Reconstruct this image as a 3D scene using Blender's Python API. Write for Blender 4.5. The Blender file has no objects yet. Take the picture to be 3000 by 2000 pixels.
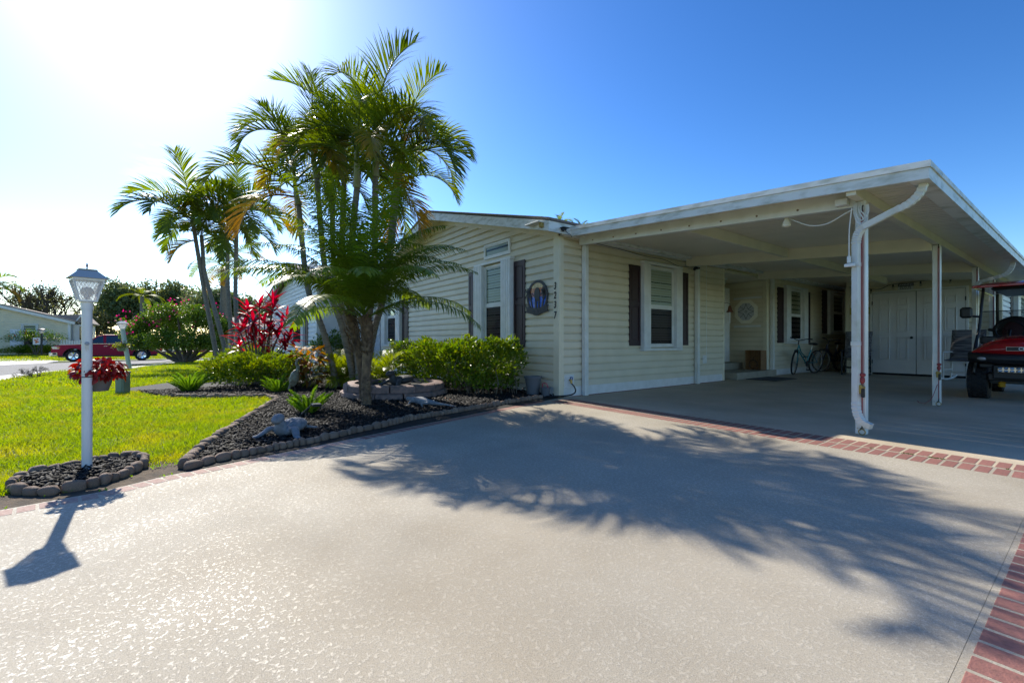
import bpy, bmesh, math, random
import numpy as np
from mathutils import Vector, Matrix, Euler
random.seed(7); rng = np.random.default_rng(7)
S = bpy.context.scene; C = S.collection; R = math.radians

# ---------------------------------------------------------------- camera
F = 1295.; HC = .9; PSI = R(53.3)
cd = bpy.data.cameras.new('camera'); cd.lens = F/3000*36; cd.sensor_width = 36
cd.clip_start = .05; cd.clip_end = 3000
cam = bpy.data.objects.new('camera', cd); C.objects.link(cam)
cam.location = (0, 0, HC); cam.rotation_euler = (R(90), 0, PSI)
S.camera = cam
S.render.resolution_x = 1024; S.render.resolution_y = 682

# ---------------------------------------------------------------- sky, sun, exposure
SUN_EL = R(38.3); SUN_AZ = R(182.8)          # math angle, ccw from +X
sundir = Vector((math.cos(SUN_AZ)*math.cos(SUN_EL), math.sin(SUN_AZ)*math.cos(SUN_EL), math.sin(SUN_EL)))
W = bpy.data.worlds.new('World'); S.world = W; W.use_nodes = True
nt = W.node_tree; nt.nodes.clear()
wo = nt.nodes.new('ShaderNodeOutputWorld'); bg = nt.nodes.new('ShaderNodeBackground')
sk = nt.nodes.new('ShaderNodeTexSky'); sk.sky_type = 'NISHITA'; sk.sun_disc = False
sk.sun_elevation = SUN_EL; sk.sun_rotation = math.pi/2 - SUN_AZ
sk.air_density = 1.0; sk.dust_density = .42; sk.ozone_density = 3.0; sk.altitude = 0
hs = nt.nodes.new('ShaderNodeHueSaturation'); hs.inputs['Saturation'].default_value = 1.14; hs.inputs['Hue'].default_value = .502
# contrast of the sky: ((c*k)**g)/k
SKY_K = .125; SKY_G = 1.4
v1 = nt.nodes.new('ShaderNodeVectorMath'); v1.operation = 'SCALE'; v1.inputs['Scale'].default_value = SKY_K
ga = nt.nodes.new('ShaderNodeGamma'); ga.inputs[1].default_value = SKY_G
v2 = nt.nodes.new('ShaderNodeVectorMath'); v2.operation = 'SCALE'; v2.inputs['Scale'].default_value = 1/SKY_K
nt.links.new(sk.outputs[0], v1.inputs[0]); nt.links.new(v1.outputs[0], ga.inputs[0]); nt.links.new(ga.outputs[0], v2.inputs[0]); nt.links.new(v2.outputs[0], hs.inputs['Color'])
# a few thin clouds
tc = nt.nodes.new('ShaderNodeTexCoord'); mp = nt.nodes.new('ShaderNodeMapping'); mp.inputs['Scale'].default_value = (1.6, 1.6, 7.)
cn = nt.nodes.new('ShaderNodeTexNoise'); cn.inputs['Scale'].default_value = 1.9; cn.inputs['Detail'].default_value = 9; cn.inputs['Roughness'].default_value = .62
cm = nt.nodes.new('ShaderNodeMapRange'); cm.inputs[1].default_value = .45; cm.inputs[2].default_value = .75; cm.inputs[4].default_value = .8
cx = nt.nodes.new('ShaderNodeMix'); cx.data_type = 'RGBA'; cx.inputs[7].default_value = (7.5, 7.6, 8., 1)
nt.links.new(tc.outputs['Generated'], mp.inputs[0]); nt.links.new(mp.outputs[0], cn.inputs['Vector']); nt.links.new(cn.outputs['Fac'], cm.inputs[0]); 
_d = Vector((-math.sin(PSI), math.cos(PSI), 0))+Vector((math.cos(PSI), math.sin(PSI), 0))*((495-1500)/F)+Vector((0, 0, (1000-525)/F)); _d.normalize()
dp = nt.nodes.new('ShaderNodeVectorMath'); dp.operation = 'DOT_PRODUCT'; dp.inputs[1].default_value = _d
dm = nt.nodes.new('ShaderNodeMapRange'); dm.interpolation_type = 'SMOOTHSTEP'; dm.inputs[1].default_value = .9975; dm.inputs[2].default_value = 1.
cmul = nt.nodes.new('ShaderNodeMath'); cmul.operation = 'MULTIPLY'
nt.links.new(tc.outputs['Generated'], dp.inputs[0]); nt.links.new(dp.outputs['Value'], dm.inputs[0]); nt.links.new(dm.outputs[0], cmul.inputs[0]); nt.links.new(cm.outputs[0], cmul.inputs[1]); nt.links.new(cmul.outputs[0], cx.inputs[0])
nt.links.new(hs.outputs[0], cx.inputs[6]); nt.links.new(cx.outputs[2], bg.inputs[0]); nt.links.new(bg.outputs[0], wo.inputs[0])
bg.inputs[1].default_value = .15
sl = bpy.data.lights.new('sun', 'SUN'); sl.energy = 4.6; sl.angle = R(.53); sl.color = (1, .94, .82)
so = bpy.data.objects.new('sun', sl); C.objects.link(so); so.location = (-40, 3, 40)
so.rotation_euler = sundir.to_track_quat('Z', 'Y').to_euler()
S.view_settings.view_transform = 'Standard'; S.view_settings.look = 'None'
S.view_settings.exposure = .75; S.view_settings.gamma = 1

# ---------------------------------------------------------------- pixel -> place
V3 = np.array([-math.sin(PSI), math.cos(PSI), 0]); R3 = np.array([math.cos(PSI), math.sin(PSI), 0])
O3 = np.array([0, 0, HC])
def gz(x):
    if x > -9: return 0.
    if x > -44: return -.0145*(-x-9)
    if x > -46.5: return -.5075
    return min(-.5075+.06*(-46.5-x), -.3)
def gzv(x):
    x = np.asarray(x)
    return np.where(x > -9, 0, np.where(x > -44, -.0145*(-x-9), np.where(x > -46.5, -.5075, np.minimum(-.5075+.06*(-46.5-x), -.3))))
def ray(x, y):
    d = V3+R3*(x-1500)/F; return np.array([d[0], d[1], (1000-y)/F])
def G(x, y, dz=0):
    d = ray(x, y); z = dz
    for i in range(60):
        p = O3+d*((z-HC)/d[2]); z = .5*z+.5*(gz(p[0])+dz)
    return Vector(p)
def PX(x, y, X): d = ray(x, y); return Vector(O3+d*(X/d[0]))
def PY(x, y, Y): d = ray(x, y); return Vector(O3+d*(Y/d[1]))
def PD(x, y, D): return Vector(O3+ray(x, y)*D)
def base(x, D):
    p = PD(x, 1000, D); p.z = gz(p.x); return p

# ---------------------------------------------------------------- materials
MATS = {}
def nd(nt, t, **k):
    n = nt.nodes.new('ShaderNode'+t)
    for a, b in k.items(): setattr(n, a, b)
    return n
def mat(name, col, rough=.6, metal=0., col2=None, scale=8., bump=0., bscale=60., spec=.5, rnd=0., detail=4., coat=0., trans=0., stretch=None, lo=.35, hi=.65, emit=None, alpha=None):
    if name in MATS: return MATS[name]
    m = bpy.data.materials.new(name); m.use_nodes = True; MATS[name] = m
    nt = m.node_tree; b = nt.nodes['Principled BSDF']; out = nt.nodes['Material Output']
    c4 = lambda c: (c[0], c[1], c[2], 1)
    b.inputs['Base Color'].default_value = c4(col); b.inputs['Roughness'].default_value = rough
    b.inputs['Metallic'].default_value = metal; b.inputs['Specular IOR Level'].default_value = spec
    b.inputs['Coat Weight'].default_value = coat
    tco = nd(nt, 'TexCoord'); vec = tco.outputs['Object']
    if stretch:
        mp = nd(nt, 'Mapping'); mp.inputs['Scale'].default_value = stretch
        nt.links.new(vec, mp.inputs[0]); vec = mp.outputs[0]
    last = None
    if col2 is not None:
        n = nd(nt, 'TexNoise'); n.inputs['Scale'].default_value = scale; n.inputs['Detail'].default_value = detail
        nt.links.new(vec, n.inputs['Vector'])
        mr = nd(nt, 'MapRange'); mr.inputs[1].default_value = lo; mr.inputs[2].default_value = hi
        nt.links.new(n.outputs['Fac'], mr.inputs[0])
        mx = nd(nt, 'Mix', data_type='RGBA'); mx.inputs[6].default_value = c4(col); mx.inputs[7].default_value = c4(col2)
        nt.links.new(mr.outputs[0], mx.inputs[0]); last = mx.outputs[2]
    if rnd:
        oi = nd(nt, 'ObjectInfo'); h = nd(nt, 'HueSaturation')
        mr = nd(nt, 'MapRange'); mr.inputs[3].default_value = 1-rnd; mr.inputs[4].default_value = 1+rnd
        nt.links.new(oi.outputs['Random'], mr.inputs[0]); nt.links.new(mr.outputs[0], h.inputs['Value'])
        if last is None: h.inputs['Color'].default_value = c4(col)
        else: nt.links.new(last, h.inputs['Color'])
        last = h.outputs[0]
    if last is not None: nt.links.new(last, b.inputs['Base Color'])
    if bump:
        n = nd(nt, 'TexNoise'); n.inputs['Scale'].default_value = bscale; n.inputs['Detail'].default_value = 5
        nt.links.new(vec, n.inputs['Vector'])
        bp = nd(nt, 'Bump'); bp.inputs['Strength'].default_value = bump; bp.inputs['Distance'].default_value = .02
        nt.links.new(n.outputs['Fac'], bp.inputs['Height']); nt.links.new(bp.outputs[0], b.inputs['Normal'])
    if trans:
        t = nd(nt, 'BsdfTranslucent'); ms = nd(nt, 'MixShader'); ms.inputs[0].default_value = trans
        hv = nd(nt, 'HueSaturation'); hv.inputs['Value'].default_value = 1.5; hv.inputs['Saturation'].default_value = 1.15
        if last is not None: nt.links.new(last, hv.inputs['Color'])
        else: hv.inputs['Color'].default_value = c4(col)
        nt.links.new(hv.outputs[0], t.inputs[0])
        nt.links.new(b.outputs[0], ms.inputs[1]); nt.links.new(t.outputs[0], ms.inputs[2]); nt.links.new(ms.outputs[0], out.inputs[0])
    if emit: b.inputs['Emission Color'].default_value = c4(emit[:3]); b.inputs['Emission Strength'].default_value = emit[3]
    if alpha is not None: b.inputs['Alpha'].default_value = alpha
    return m

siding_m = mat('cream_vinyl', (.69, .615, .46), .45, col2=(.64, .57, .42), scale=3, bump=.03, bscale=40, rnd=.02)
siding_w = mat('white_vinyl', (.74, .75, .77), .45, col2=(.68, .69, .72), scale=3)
siding_t = mat('tan_vinyl', (.74, .65, .46), .5, col2=(.68, .6, .42), scale=2)
trim_m = mat('cream_trim', (.74, .67, .50), .4, col2=(.68, .62, .46), scale=6)
white_m = mat('white_paint', (.74, .74, .72), .4, col2=(.66, .66, .63), scale=7, bump=.03)
alu_m = mat('aged_white_aluminium', (.72, .72, .68), .38, col2=(.60, .60, .54), scale=5, detail=8, lo=.4, hi=.75)
fascia_m = mat('weathered_fascia', (.72, .72, .69), .4, col2=(.42, .42, .34), scale=5, detail=10, lo=.46, hi=.72, stretch=(1, 1, 3))
pan_m = mat('pan_roof', (.76, .69, .55), .35, col2=(.70, .635, .505), scale=2)
beam_m = mat('cream_beam', (.74, .68, .52), .4, col2=(.68, .625, .48), scale=4)
maroon_m = mat('maroon_shutter', (.030, .009, .013), .5, col2=(.024, .007, .010), scale=20)
black_m = mat('black_plastic', (.012, .012, .014), .45)
blackmet = mat('black_metal', (.02, .02, .022), .4, metal=.3)
dark_m = mat('dark_interior', (.012, .013, .014), .9)
door_m = mat('grey_white_door', (.70, .69, .68), .4, col2=(.66, .65, .64), scale=4)
blind_m = mat('blind_slats', (.60, .60, .57), .55)
glass_m = bpy.data.materials.new('window_glass'); glass_m.use_nodes = True
def _glass(m, tint, refl, k=1.):
    nt = m.node_tree; nt.nodes.clear()
    o = nd(nt, 'OutputMaterial'); t = nd(nt, 'BsdfTransparent'); g = nd(nt, 'BsdfGlossy'); mx = nd(nt, 'MixShader'); fr = nd(nt, 'Fresnel')
    t.inputs[0].default_value = (*tint, 1); g.inputs['Roughness'].default_value = .02; fr.inputs[0].default_value = 1.14; hs.inputs['Hue'].default_value = .502
    mu = nd(nt, 'Math', operation='MULTIPLY'); mu.inputs[1].default_value = k; nt.links.new(fr.outputs[0], mu.inputs[0]); nt.links.new(mu.outputs[0], mx.inputs[0]); nt.links.new(t.outputs[0], mx.inputs[1]); nt.links.new(g.outputs[0], mx.inputs[2]); nt.links.new(mx.outputs[0], o.inputs[0])
_glass(glass_m, (.84, .88, .87), .55, .5)
screen_m = bpy.data.materials.new('insect_screen'); screen_m.use_nodes = True; _glass(screen_m, (.5, .5, .52), .5, .15)
lamp_glass = bpy.data.materials.new('lamp_glass'); lamp_glass.use_nodes = True
def _lampglass(m):
    nt = m.node_tree; nt.nodes.clear()
    o = nd(nt, 'OutputMaterial'); t = nd(nt, 'BsdfTransparent'); g = nd(nt, 'BsdfTranslucent'); mx = nd(nt, 'MixShader')
    d = nd(nt, 'BsdfDiffuse'); m2 = nd(nt, 'MixShader')
    t.inputs[0].default_value = (.95, .95, .97, 1); g.inputs[0].default_value = (.9, .9, .92, 1); d.inputs[0].default_value = (.6, .6, .63, 1)
    mx.inputs[0].default_value = .45; m2.inputs[0].default_value = .25
    nt.links.new(t.outputs[0], mx.inputs[1]); nt.links.new(g.outputs[0], mx.inputs[2]); nt.links.new(mx.outputs[0], m2.inputs[1]); nt.links.new(d.outputs[0], m2.inputs[2]); nt.links.new(m2.outputs[0], o.inputs[0])
_lampglass(lamp_glass)
chrome_m = mat('chrome', (.7, .7, .72), .12, metal=1)
steel_m = mat('steel', (.45, .44, .42), .35, metal=1)
brass_m = mat('brass', (.40, .28, .10), .4, metal=1)
rubber_m = mat('tyre_rubber', (.014, .014, .015), .8, bump=.2, bscale=120)
wood_m = mat('crate_wood', (.30, .16, .06), .6, col2=(.20, .10, .04), scale=6, stretch=(1, 1, 8), bump=.1)
truck_red = mat('truck_red', (.30, .003, .03), .5, spec=.25)
cart_red = mat('cart_red', (.42, .008, .012), .25, coat=.8)
strap_m = mat('red_strap', (.30, .045, .045), .7, bump=.2, bscale=300)
blind_m = mat('blind_white', (.78, .76, .70), .55)
cord_w = mat('white_cord', (.7, .7, .68), .5)

# concrete with a knock-down texture
def concrete(name, c1, c2, hi_scale, rough):
    m = bpy.data.materials.new(name); m.use_nodes = True; MATS[name] = m
    nt = m.node_tree; b = nt.nodes['Principled BSDF']; L = nt.links.new
    t = nd(nt, 'TexCoord')
    n1 = nd(nt, 'TexNoise'); n1.inputs['Scale'].default_value = hi_scale; n1.inputs['Detail'].default_value = 6; n1.inputs['Roughness'].default_value = .72; n1.inputs['Distortion'].default_value = .6
    L(t.outputs['Object'], n1.inputs['Vector'])
    mr = nd(nt, 'MapRange', interpolation_type='SMOOTHSTEP'); mr.inputs[1].default_value = .50; mr.inputs[2].default_value = .57
    L(n1.outputs['Fac'], mr.inputs[0])
    n2 = nd(nt, 'TexNoise'); n2.inputs['Scale'].default_value = 1.3; n2.inputs['Detail'].default_value = 6; L(t.outputs['Object'], n2.inputs['Vector'])
    n3 = nd(nt, 'TexNoise'); n3.inputs['Scale'].default_value = 260; n3.inputs['Detail'].default_value = 2; L(t.outputs['Object'], n3.inputs['Vector'])
    mx = nd(nt, 'Mix', data_type='RGBA'); mx.inputs[6].default_value = (*c1, 1); mx.inputs[7].default_value = (*c2, 1); L(mr.outputs[0], mx.inputs[0])
    hv = nd(nt, 'HueSaturation'); L(mx.outputs[2], hv.inputs['Color'])
    m3 = nd(nt, 'MapRange'); m3.inputs[1].default_value = .25; m3.inputs[2].default_value = .75; m3.inputs[3].default_value = .84; m3.inputs[4].default_value = 1.12; L(n2.outputs['Fac'], m3.inputs[0])
    m4 = nd(nt, 'MapRange'); m4.inputs[1].default_value = .3; m4.inputs[2].default_value = .6; m4.inputs[3].default_value = .72; m4.inputs[4].default_value = 1.08; L(n3.outputs['Fac'], m4.inputs[0])
    mu = nd(nt, 'Math', operation='MULTIPLY'); L(m3.outputs[0], mu.inputs[0]); L(m4.outputs[0], mu.inputs[1]); L(mu.outputs[0], hv.inputs['Value'])
    n5 = nd(nt, 'TexNoise'); n5.inputs['Scale'].default_value = .55; n5.inputs['Detail'].default_value = 7; n5.inputs['Roughness'].default_value = .65; L(t.outputs['Object'], n5.inputs['Vector'])
    m5 = nd(nt, 'MapRange'); m5.inputs[1].default_value = .42; m5.inputs[2].default_value = .66; m5.inputs[4].default_value = .8; L(n5.outputs['Fac'], m5.inputs[0])
    x5 = nd(nt, 'Mix', data_type='RGBA', blend_type='MULTIPLY'); x5.inputs[7].default_value = (.80, .75, .68, 1); L(m5.outputs[0], x5.inputs[0]); L(hv.outputs[0], x5.inputs[6])
    L(x5.outputs[2], b.inputs['Base Color']); b.inputs['Specular IOR Level'].default_value = .35
    fm = nd(nt, 'MapRange', interpolation_type='SMOOTHSTEP'); fm.inputs[1].default_value = .36; fm.inputs[2].default_value = .66; fm.inputs[3].default_value = .15; fm.inputs[4].default_value = 1; L(n2.outputs['Fac'], fm.inputs[0])
    fx = nd(nt, 'Math', operation='MULTIPLY'); L(mr.outputs[0], fx.inputs[0]); L(fm.outputs[0], fx.inputs[1])
    rr = nd(nt, 'MapRange'); rr.inputs[3].default_value = .75; rr.inputs[4].default_value = rough; L(fx.outputs[0], rr.inputs[0]); L(rr.outputs[0], b.inputs['Roughness'])
    ad = nd(nt, 'Math', operation='MULTIPLY_ADD'); ad.inputs[1].default_value = .25; L(n3.outputs['Fac'], ad.inputs[0]); L(mr.outputs[0], ad.inputs[2])
    bp = nd(nt, 'Bump'); bp.inputs['Strength'].default_value = .4; bp.inputs['Distance'].default_value = .004; L(ad.outputs[0], bp.inputs['Height']); L(bp.outputs[0], b.inputs['Normal'])
    return m
conc_m = concrete('driveway_concrete', (.395, .35, .275), (.48, .43, .345), 62, .42)
slab_m = concrete('carport_concrete', (.52, .435, .32), (.56, .47, .35), 40, .75)
walk_m = mat('sidewalk_concrete', (.50, .49, .46), .8, col2=(.42, .41, .39), scale=3)
brick_m = mat('stamped_brick', (.28, .12, .095), .7, col2=(.20, .09, .072), scale=38, detail=5, lo=.42, hi=.66, bump=.25, bscale=160, rnd=.10)
brick_l = mat('stamped_brick_worn', (.45, .32, .27), .8, spec=.2, col2=(.36, .235, .195), scale=45, lo=.4, hi=.65, bump=.3, bscale=120, rnd=.10)
stone_m = mat('edging_stone', (.30, .205, .145), .8, spec=.3, col2=(.15, .115, .095), scale=14, bump=.35, bscale=70, rnd=.22)
block_m = mat('planter_block', (.30, .19, .16), .8, col2=(.15, .11, .10), scale=12, bump=.5, bscale=40, rnd=.12)
mulch_m = mat('black_mulch', (.008, .0075, .0075), .75, spec=.3, col2=(.02, .017, .016), scale=40, bump=.4, bscale=90)
soil_m = mat('mulch_ground', (.010, .009, .008), .9, bump=.6, bscale=60)
lawn_m = mat('lawn_soil', (.085, .13, .014), .9, col2=(.13, .16, .03), scale=3.5, bump=.6, bscale=70)
blade_m = mat('grass_blades', (.24, .32, .008), .5, col2=(.42, .37, .05), scale=2.2, detail=9, lo=.45, hi=.75, trans=.5)
asphalt_m = mat('asphalt', (.14, .14, .145), .85, col2=(.11, .11, .115), scale=2, bump=.3, bscale=200)
shingle_m = mat('roof_shingle', (.20, .17, .15), .9, col2=(.12, .10, .09), scale=16, bump=.6, bscale=30)
shingle_t = mat('tan_shingle', (.34, .28, .24), .9, col2=(.26, .21, .18), scale=3, stretch=(1, 4, 4), bump=.4, bscale=20)
pot_m = mat('grey_pot', (.13, .12, .12), .6)
trunk_m = mat('palm_trunk', (.24, .215, .18), .85, col2=(.13, .115, .095), scale=9, stretch=(1, 1, 4), bump=.5, bscale=30)
boot_m = mat('palm_boots', (.20, .13, .075), .9, col2=(.08, .05, .033), scale=14, bump=.8, bscale=40, rnd=.35)
bark_m = mat('bark', (.12, .095, .07), .9, col2=(.06, .05, .04), scale=10, stretch=(1, 1, 3), bump=.7, bscale=30)
shaft_m = mat('crownshaft', (.26, .28, .11), .5, col2=(.25, .20, .10), scale=5)
frond_g = mat('frond_green', (.095, .145, .014), .4, col2=(.12, .15, .018), scale=1.5, trans=.42, rnd=.25)
frond_l = mat('frond_bright', (.15, .21, .012), .4, col2=(.20, .23, .015), scale=1.5, trans=.5, rnd=.2)
frond_y = mat('frond_yellowed', (.36, .17, .015), .45, col2=(.18, .17, .015), scale=1.4, trans=.4, rnd=.2)
frond_b = mat('frond_brown', (.16, .08, .03), .6, col2=(.07, .05, .02), scale=2, trans=.2, rnd=.2)
pygmy_m = mat('pygmy_frond', (.13, .19, .022), .36, col2=(.17, .22, .025), scale=2, trans=.5, rnd=.2)
rachis_m = mat('rachis', (.20, .22, .06), .5)
hedge_m = mat('hedge_leaf', (.085, .155, .012), .34, col2=(.15, .215, .015), scale=3, trans=.4)
hedge_y = mat('hedge_leaf_yellow', (.22, .25, .012), .35, col2=(.13, .185, .012), scale=4, trans=.4)
twig_m = mat('twigs', (.13, .11, .085), .85)
areca_m = mat('areca_leaf', (.16, .215, .010), .55, spec=.3, col2=(.22, .24, .015), scale=3, trans=.42, rnd=.2)
cord_m = mat('cordyline_leaf', (.40, .012, .022), .3, col2=(.13, .006, .022), scale=2.5, trans=.5, rnd=.45)
croton_m = mat('croton_leaf', (.15, .050, .014), .6, spec=.25, col2=(.20, .12, .010), scale=6, trans=.35, rnd=.4)
coleus_m = mat('coleus_leaf', (.36, .016, .012), .4, col2=(.10, .010, .010), scale=18, trans=.35, rnd=.3)
fern_m = mat('foxtail_fern', (.20, .32, .035), .5, trans=.45, rnd=.15)
boug_m = mat('bougainvillea_leaf', (.09, .165, .016), .4, col2=(.14, .20, .018), scale=1.5, trans=.35)
pink_m = mat('bougainvillea_bract', (.58, .015, .17), .5, trans=.4)
oak_m = mat('oak_leaf', (.13, .17, .06), .5, col2=(.17, .19, .07), scale=.6, trans=.35)
olive_m = mat('sparse_leaf', (.13, .13, .04), .5, trans=.3)
statue_m = mat('grey_cast_stone', (.24, .255, .28), .75, col2=(.15, .16, .18), scale=16, bump=.3, bscale=60)
statue_d = mat('dark_cast_stone', (.030, .034, .040), .6, col2=(.05, .05, .05), scale=14, bump=.4, bscale=40)
verd_m = mat('verdigris_metal', (.20, .22, .19), .55, metal=.3, col2=(.12, .10, .075), scale=22, bump=.3)

# ---------------------------------------------------------------- mesh helpers
ORG = {}
class MB:
    def __init__(s, T=None): s.v = []; s.f = []; s.T = T
    def add(s, vs, fs):
        o = len(s.v)
        s.v += [tuple(s.T(p)) if s.T else tuple(p) for p in vs]; s.f += [tuple(i+o for i in f) for f in fs]; return s
    def box(s, x0, x1, y0, y1, z0, z1):
        return s.add([(x0, y0, z0), (x1, y0, z0), (x1, y1, z0), (x0, y1, z0), (x0, y0, z1), (x1, y0, z1), (x1, y1, z1), (x0, y1, z1)],
                     [(0, 3, 2, 1), (4, 5, 6, 7), (0, 1, 5, 4), (1, 2, 6, 5), (2, 3, 7, 6), (3, 0, 4, 7)])
    def cbox(s, x0, x1, y0, y1, z0, z1, c=.006):   # chamfered box
        bm = bmesh.new(); bmesh.ops.create_cube(bm, size=1)
        for v in bm.verts: v.co = Vector(((x0+x1)/2+v.co.x*(x1-x0), (y0+y1)/2+v.co.y*(y1-y0), (z0+z1)/2+v.co.z*(z1-z0)))
        bmesh.ops.bevel(bm, geom=bm.edges[:], offset=c, segments=1, affect='EDGES')
        bm.verts.index_update()
        s.add([v.co[:] for v in bm.verts], [[v.index for v in f.verts] for f in bm.faces]); bm.free(); return s
    def prism(s, poly, a0, a1, axis=1):     # polygon in the two other axes, extruded along axis
        n = len(poly)
        def pt(p, a):
            q = list(p); q.insert(axis, a); return q
        vs = [pt(p, a0) for p in poly]+[pt(p, a1) for p in poly]
        return s.add(vs, [tuple(range(n))[::-1], tuple(range(n, 2*n))]+[(i, (i+1) % n, (i+1) % n+n, i+n) for i in range(n)])
    def tube(s, pts, rad, n=8, cap=True, flat=1., ph=0.):
        pts = [Vector(p) for p in pts]
        if not hasattr(rad, '__len__'): rad = [rad]*len(pts)
        vs = []; up = None
        for i, p in enumerate(pts):
            d = (pts[min(i+1, len(pts)-1)]-pts[max(i-1, 0)])
            d = d.normalized() if d.length > 1e-9 else Vector((0, 0, 1))
            if up is None:
                up = Vector((0, 0, 1)) if abs(d.z) < .9 else Vector((1, 0, 0))
            a = d.cross(up)
            if a.length < 1e-6: a = d.orthogonal()
            a.normalize(); b = a.cross(d).normalized(); up = b
            for k in range(n):
                t = 2*math.pi*k/n+ph; vs.append(p+a*math.cos(t)*rad[i]+b*math.sin(t)*rad[i]*flat)
        m = len(pts)
        fs = [(i*n+k, i*n+(k+1) % n, (i+1)*n+(k+1) % n, (i+1)*n+k) for i in range(m-1) for k in range(n)]
        if cap: fs += [tuple(range(n))[::-1], tuple((m-1)*n+k for k in range(n))]
        return s.add(vs, fs)
    def lathe(s, prof, c=(0, 0, 0), n=24, axis='z', cap=True):
        vs = []
        for r, z in prof:
            for k in range(n):
                t = 2*math.pi*k/n; a, b = r*math.cos(t), r*math.sin(t)
                q = (a, b, z) if axis == 'z' else ((z, a, b) if axis == 'x' else (b, z, a))
                vs.append((c[0]+q[0], c[1]+q[1], c[2]+q[2]))
        m = len(prof)
        fs = [(i*n+k, i*n+(k+1) % n, (i+1)*n+(k+1) % n, (i+1)*n+k) for i in range(m-1) for k in range(n)]
        if cap: fs += [tuple(range(n))[::-1], tuple((m-1)*n+k for k in range(n))]
        return s.add(vs, fs)
    def ell(s, c, r, n=12, m=8, rot=None):
        vs = []
        for i in range(m+1):
            t = math.pi*i/m
            for k in range(n):
                p = Vector((r[0]*math.sin(t)*math.cos(2*math.pi*k/n), r[1]*math.sin(t)*math.sin(2*math.pi*k/n), r[2]*math.cos(t)))
                if rot: p = Euler(rot).to_matrix() @ p
                vs.append(p+Vector(c))
        return s.add(vs, [(i*n+k, (i+1)*n+k, (i+1)*n+(k+1) % n, i*n+(k+1) % n) for i in range(m) for k in range(n)])
    def grid(s, fn, nu, nv):
        vs = [fn(i/nu, j/nv) for j in range(nv+1) for i in range(nu+1)]
        return s.add(vs, [(j*(nu+1)+i, j*(nu+1)+i+1, (j+1)*(nu+1)+i+1, (j+1)*(nu+1)+i) for j in range(nv) for i in range(nu)])
    def mesh(s, name, m=None, smooth=False, org=(0, 0, 0)):
        me = bpy.data.meshes.new(name)
        me.from_pydata([(p[0]-org[0], p[1]-org[1], p[2]-org[2]) for p in s.v], [], s.f)
        me.validate()
        if s.T or True:
            bm = bmesh.new(); bm.from_mesh(me); bmesh.ops.recalc_face_normals(bm, faces=bm.faces); bm.to_mesh(me); bm.free()
        if m: me.materials.append(m)
        if smooth:
            me.polygons.foreach_set('use_smooth', [True]*len(me.polygons))
            if smooth != 'all': me.set_sharp_from_angle(angle=R(40))
        return me
    def build(s, name, m, parent=None, smooth=False):
        org = ORG.get(parent.name, (0, 0, 0)) if parent else (0, 0, 0)
        o = bpy.data.objects.new(name, s.mesh(name, m, smooth, org)); C.objects.link(o)
        if parent: o.parent = parent; ORG[o.name] = org
        return o
    def solo(s, name, m, label, cat, loc, group=None, smooth=False, kind=None):   # a one-mesh thing whose origin is loc
        o = bpy.data.objects.new(name, s.mesh(name, m, smooth, loc)); C.objects.link(o); o.location = loc
        tag(o, label, cat, group, kind); ORG[o.name] = tuple(loc); return o
def tag(o, label=None, cat=None, group=None, kind=None):
    if label: o['label'] = label
    if cat: o['category'] = cat
    if group: o['group'] = group
    if kind: o['kind'] = kind
    return o
def thing(name, label, cat, loc, rz=0, group=None, local=False):
    o = bpy.data.objects.new(name, None); C.objects.link(o); o.location = loc; o.rotation_euler = (0, 0, rz)
    o.empty_display_size = .1
    ORG[o.name] = (0, 0, 0) if local else tuple(loc)
    return tag(o, label, cat, group)
def struct(name, mb, m, smooth=False):
    return tag(mb.build(name, m, None, smooth), kind='structure')
def inst(name, me, parent, M, m=None):      # an object sharing mesh data, M in the thing's space
    o = bpy.data.objects.new(name, me); C.objects.link(o)
    if parent: o.parent = parent
    o.matrix_basis = M
    if m: o.material_slots[0].link = 'OBJECT'; o.material_slots[0].material = m
    return o
def relM(parent, p, rz=0, s=1., rx=0, ry=0):
    q = Vector(p)-Vector(ORG[parent.name])
    sc = s if hasattr(s, '__len__') else (s, s, s)
    return Matrix.Translation(q) @ Euler((rx, ry, rz)).to_matrix().to_4x4() @ Matrix.Diagonal((*sc, 1))
def copy_tree(o, parent=None):
    c = o.copy(); C.objects.link(c); c.parent = parent
    ORG[c.name] = ORG.get(o.name, (0, 0, 0))
    for ch in list(o.children): copy_tree(ch, c)
    return c
def text(body, size, ext=.002, shear=0., align='CENTER'):
    cu = bpy.data.curves.new('text', 'FONT'); cu.body = body; cu.size = size; cu.extrude = ext; cu.shear = shear; cu.align_x = align; cu.align_y = 'CENTER'; cu.offset = size*.012
    cu.resolution_u = 3
    o = bpy.data.objects.new('text', cu); C.objects.link(o); bpy.context.view_layer.update()
    dg = bpy.context.evaluated_depsgraph_get(); me = bpy.data.meshes.new_from_object(o.evaluated_get(dg)); bpy.data.objects.remove(o); return me
def textmb(mb, body, size, at, axes, ext=.002, shear=0., off=0.):
    me = text(body, size, ext, shear); a, b, c = [Vector(x) for x in axes]
    mb.add([Vector(at)+a*v.co.x+b*v.co.y+c*(v.co.z+off) for v in me.vertices], [tuple(p.vertices) for p in me.polygons]); return mb
def sub(parent, name, m, build, T=None, smooth=False):
    mb = MB(T); build(mb); return mb.build(name, m, parent, smooth)
def pip(px, py, poly):      # numpy point in polygon
    px = np.asarray(px); py = np.asarray(py); ins = np.zeros(px.shape, bool); n = len(poly)
    for i in range(n):
        x1, y1 = poly[i][:2]; x2, y2 = poly[(i+1) % n][:2]
        if y1 == y2: continue
        c = ((y1 > py) != (y2 > py)) & (px < (x2-x1)*(py-y1)/(y2-y1)+x1); ins ^= c
    return ins
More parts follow.
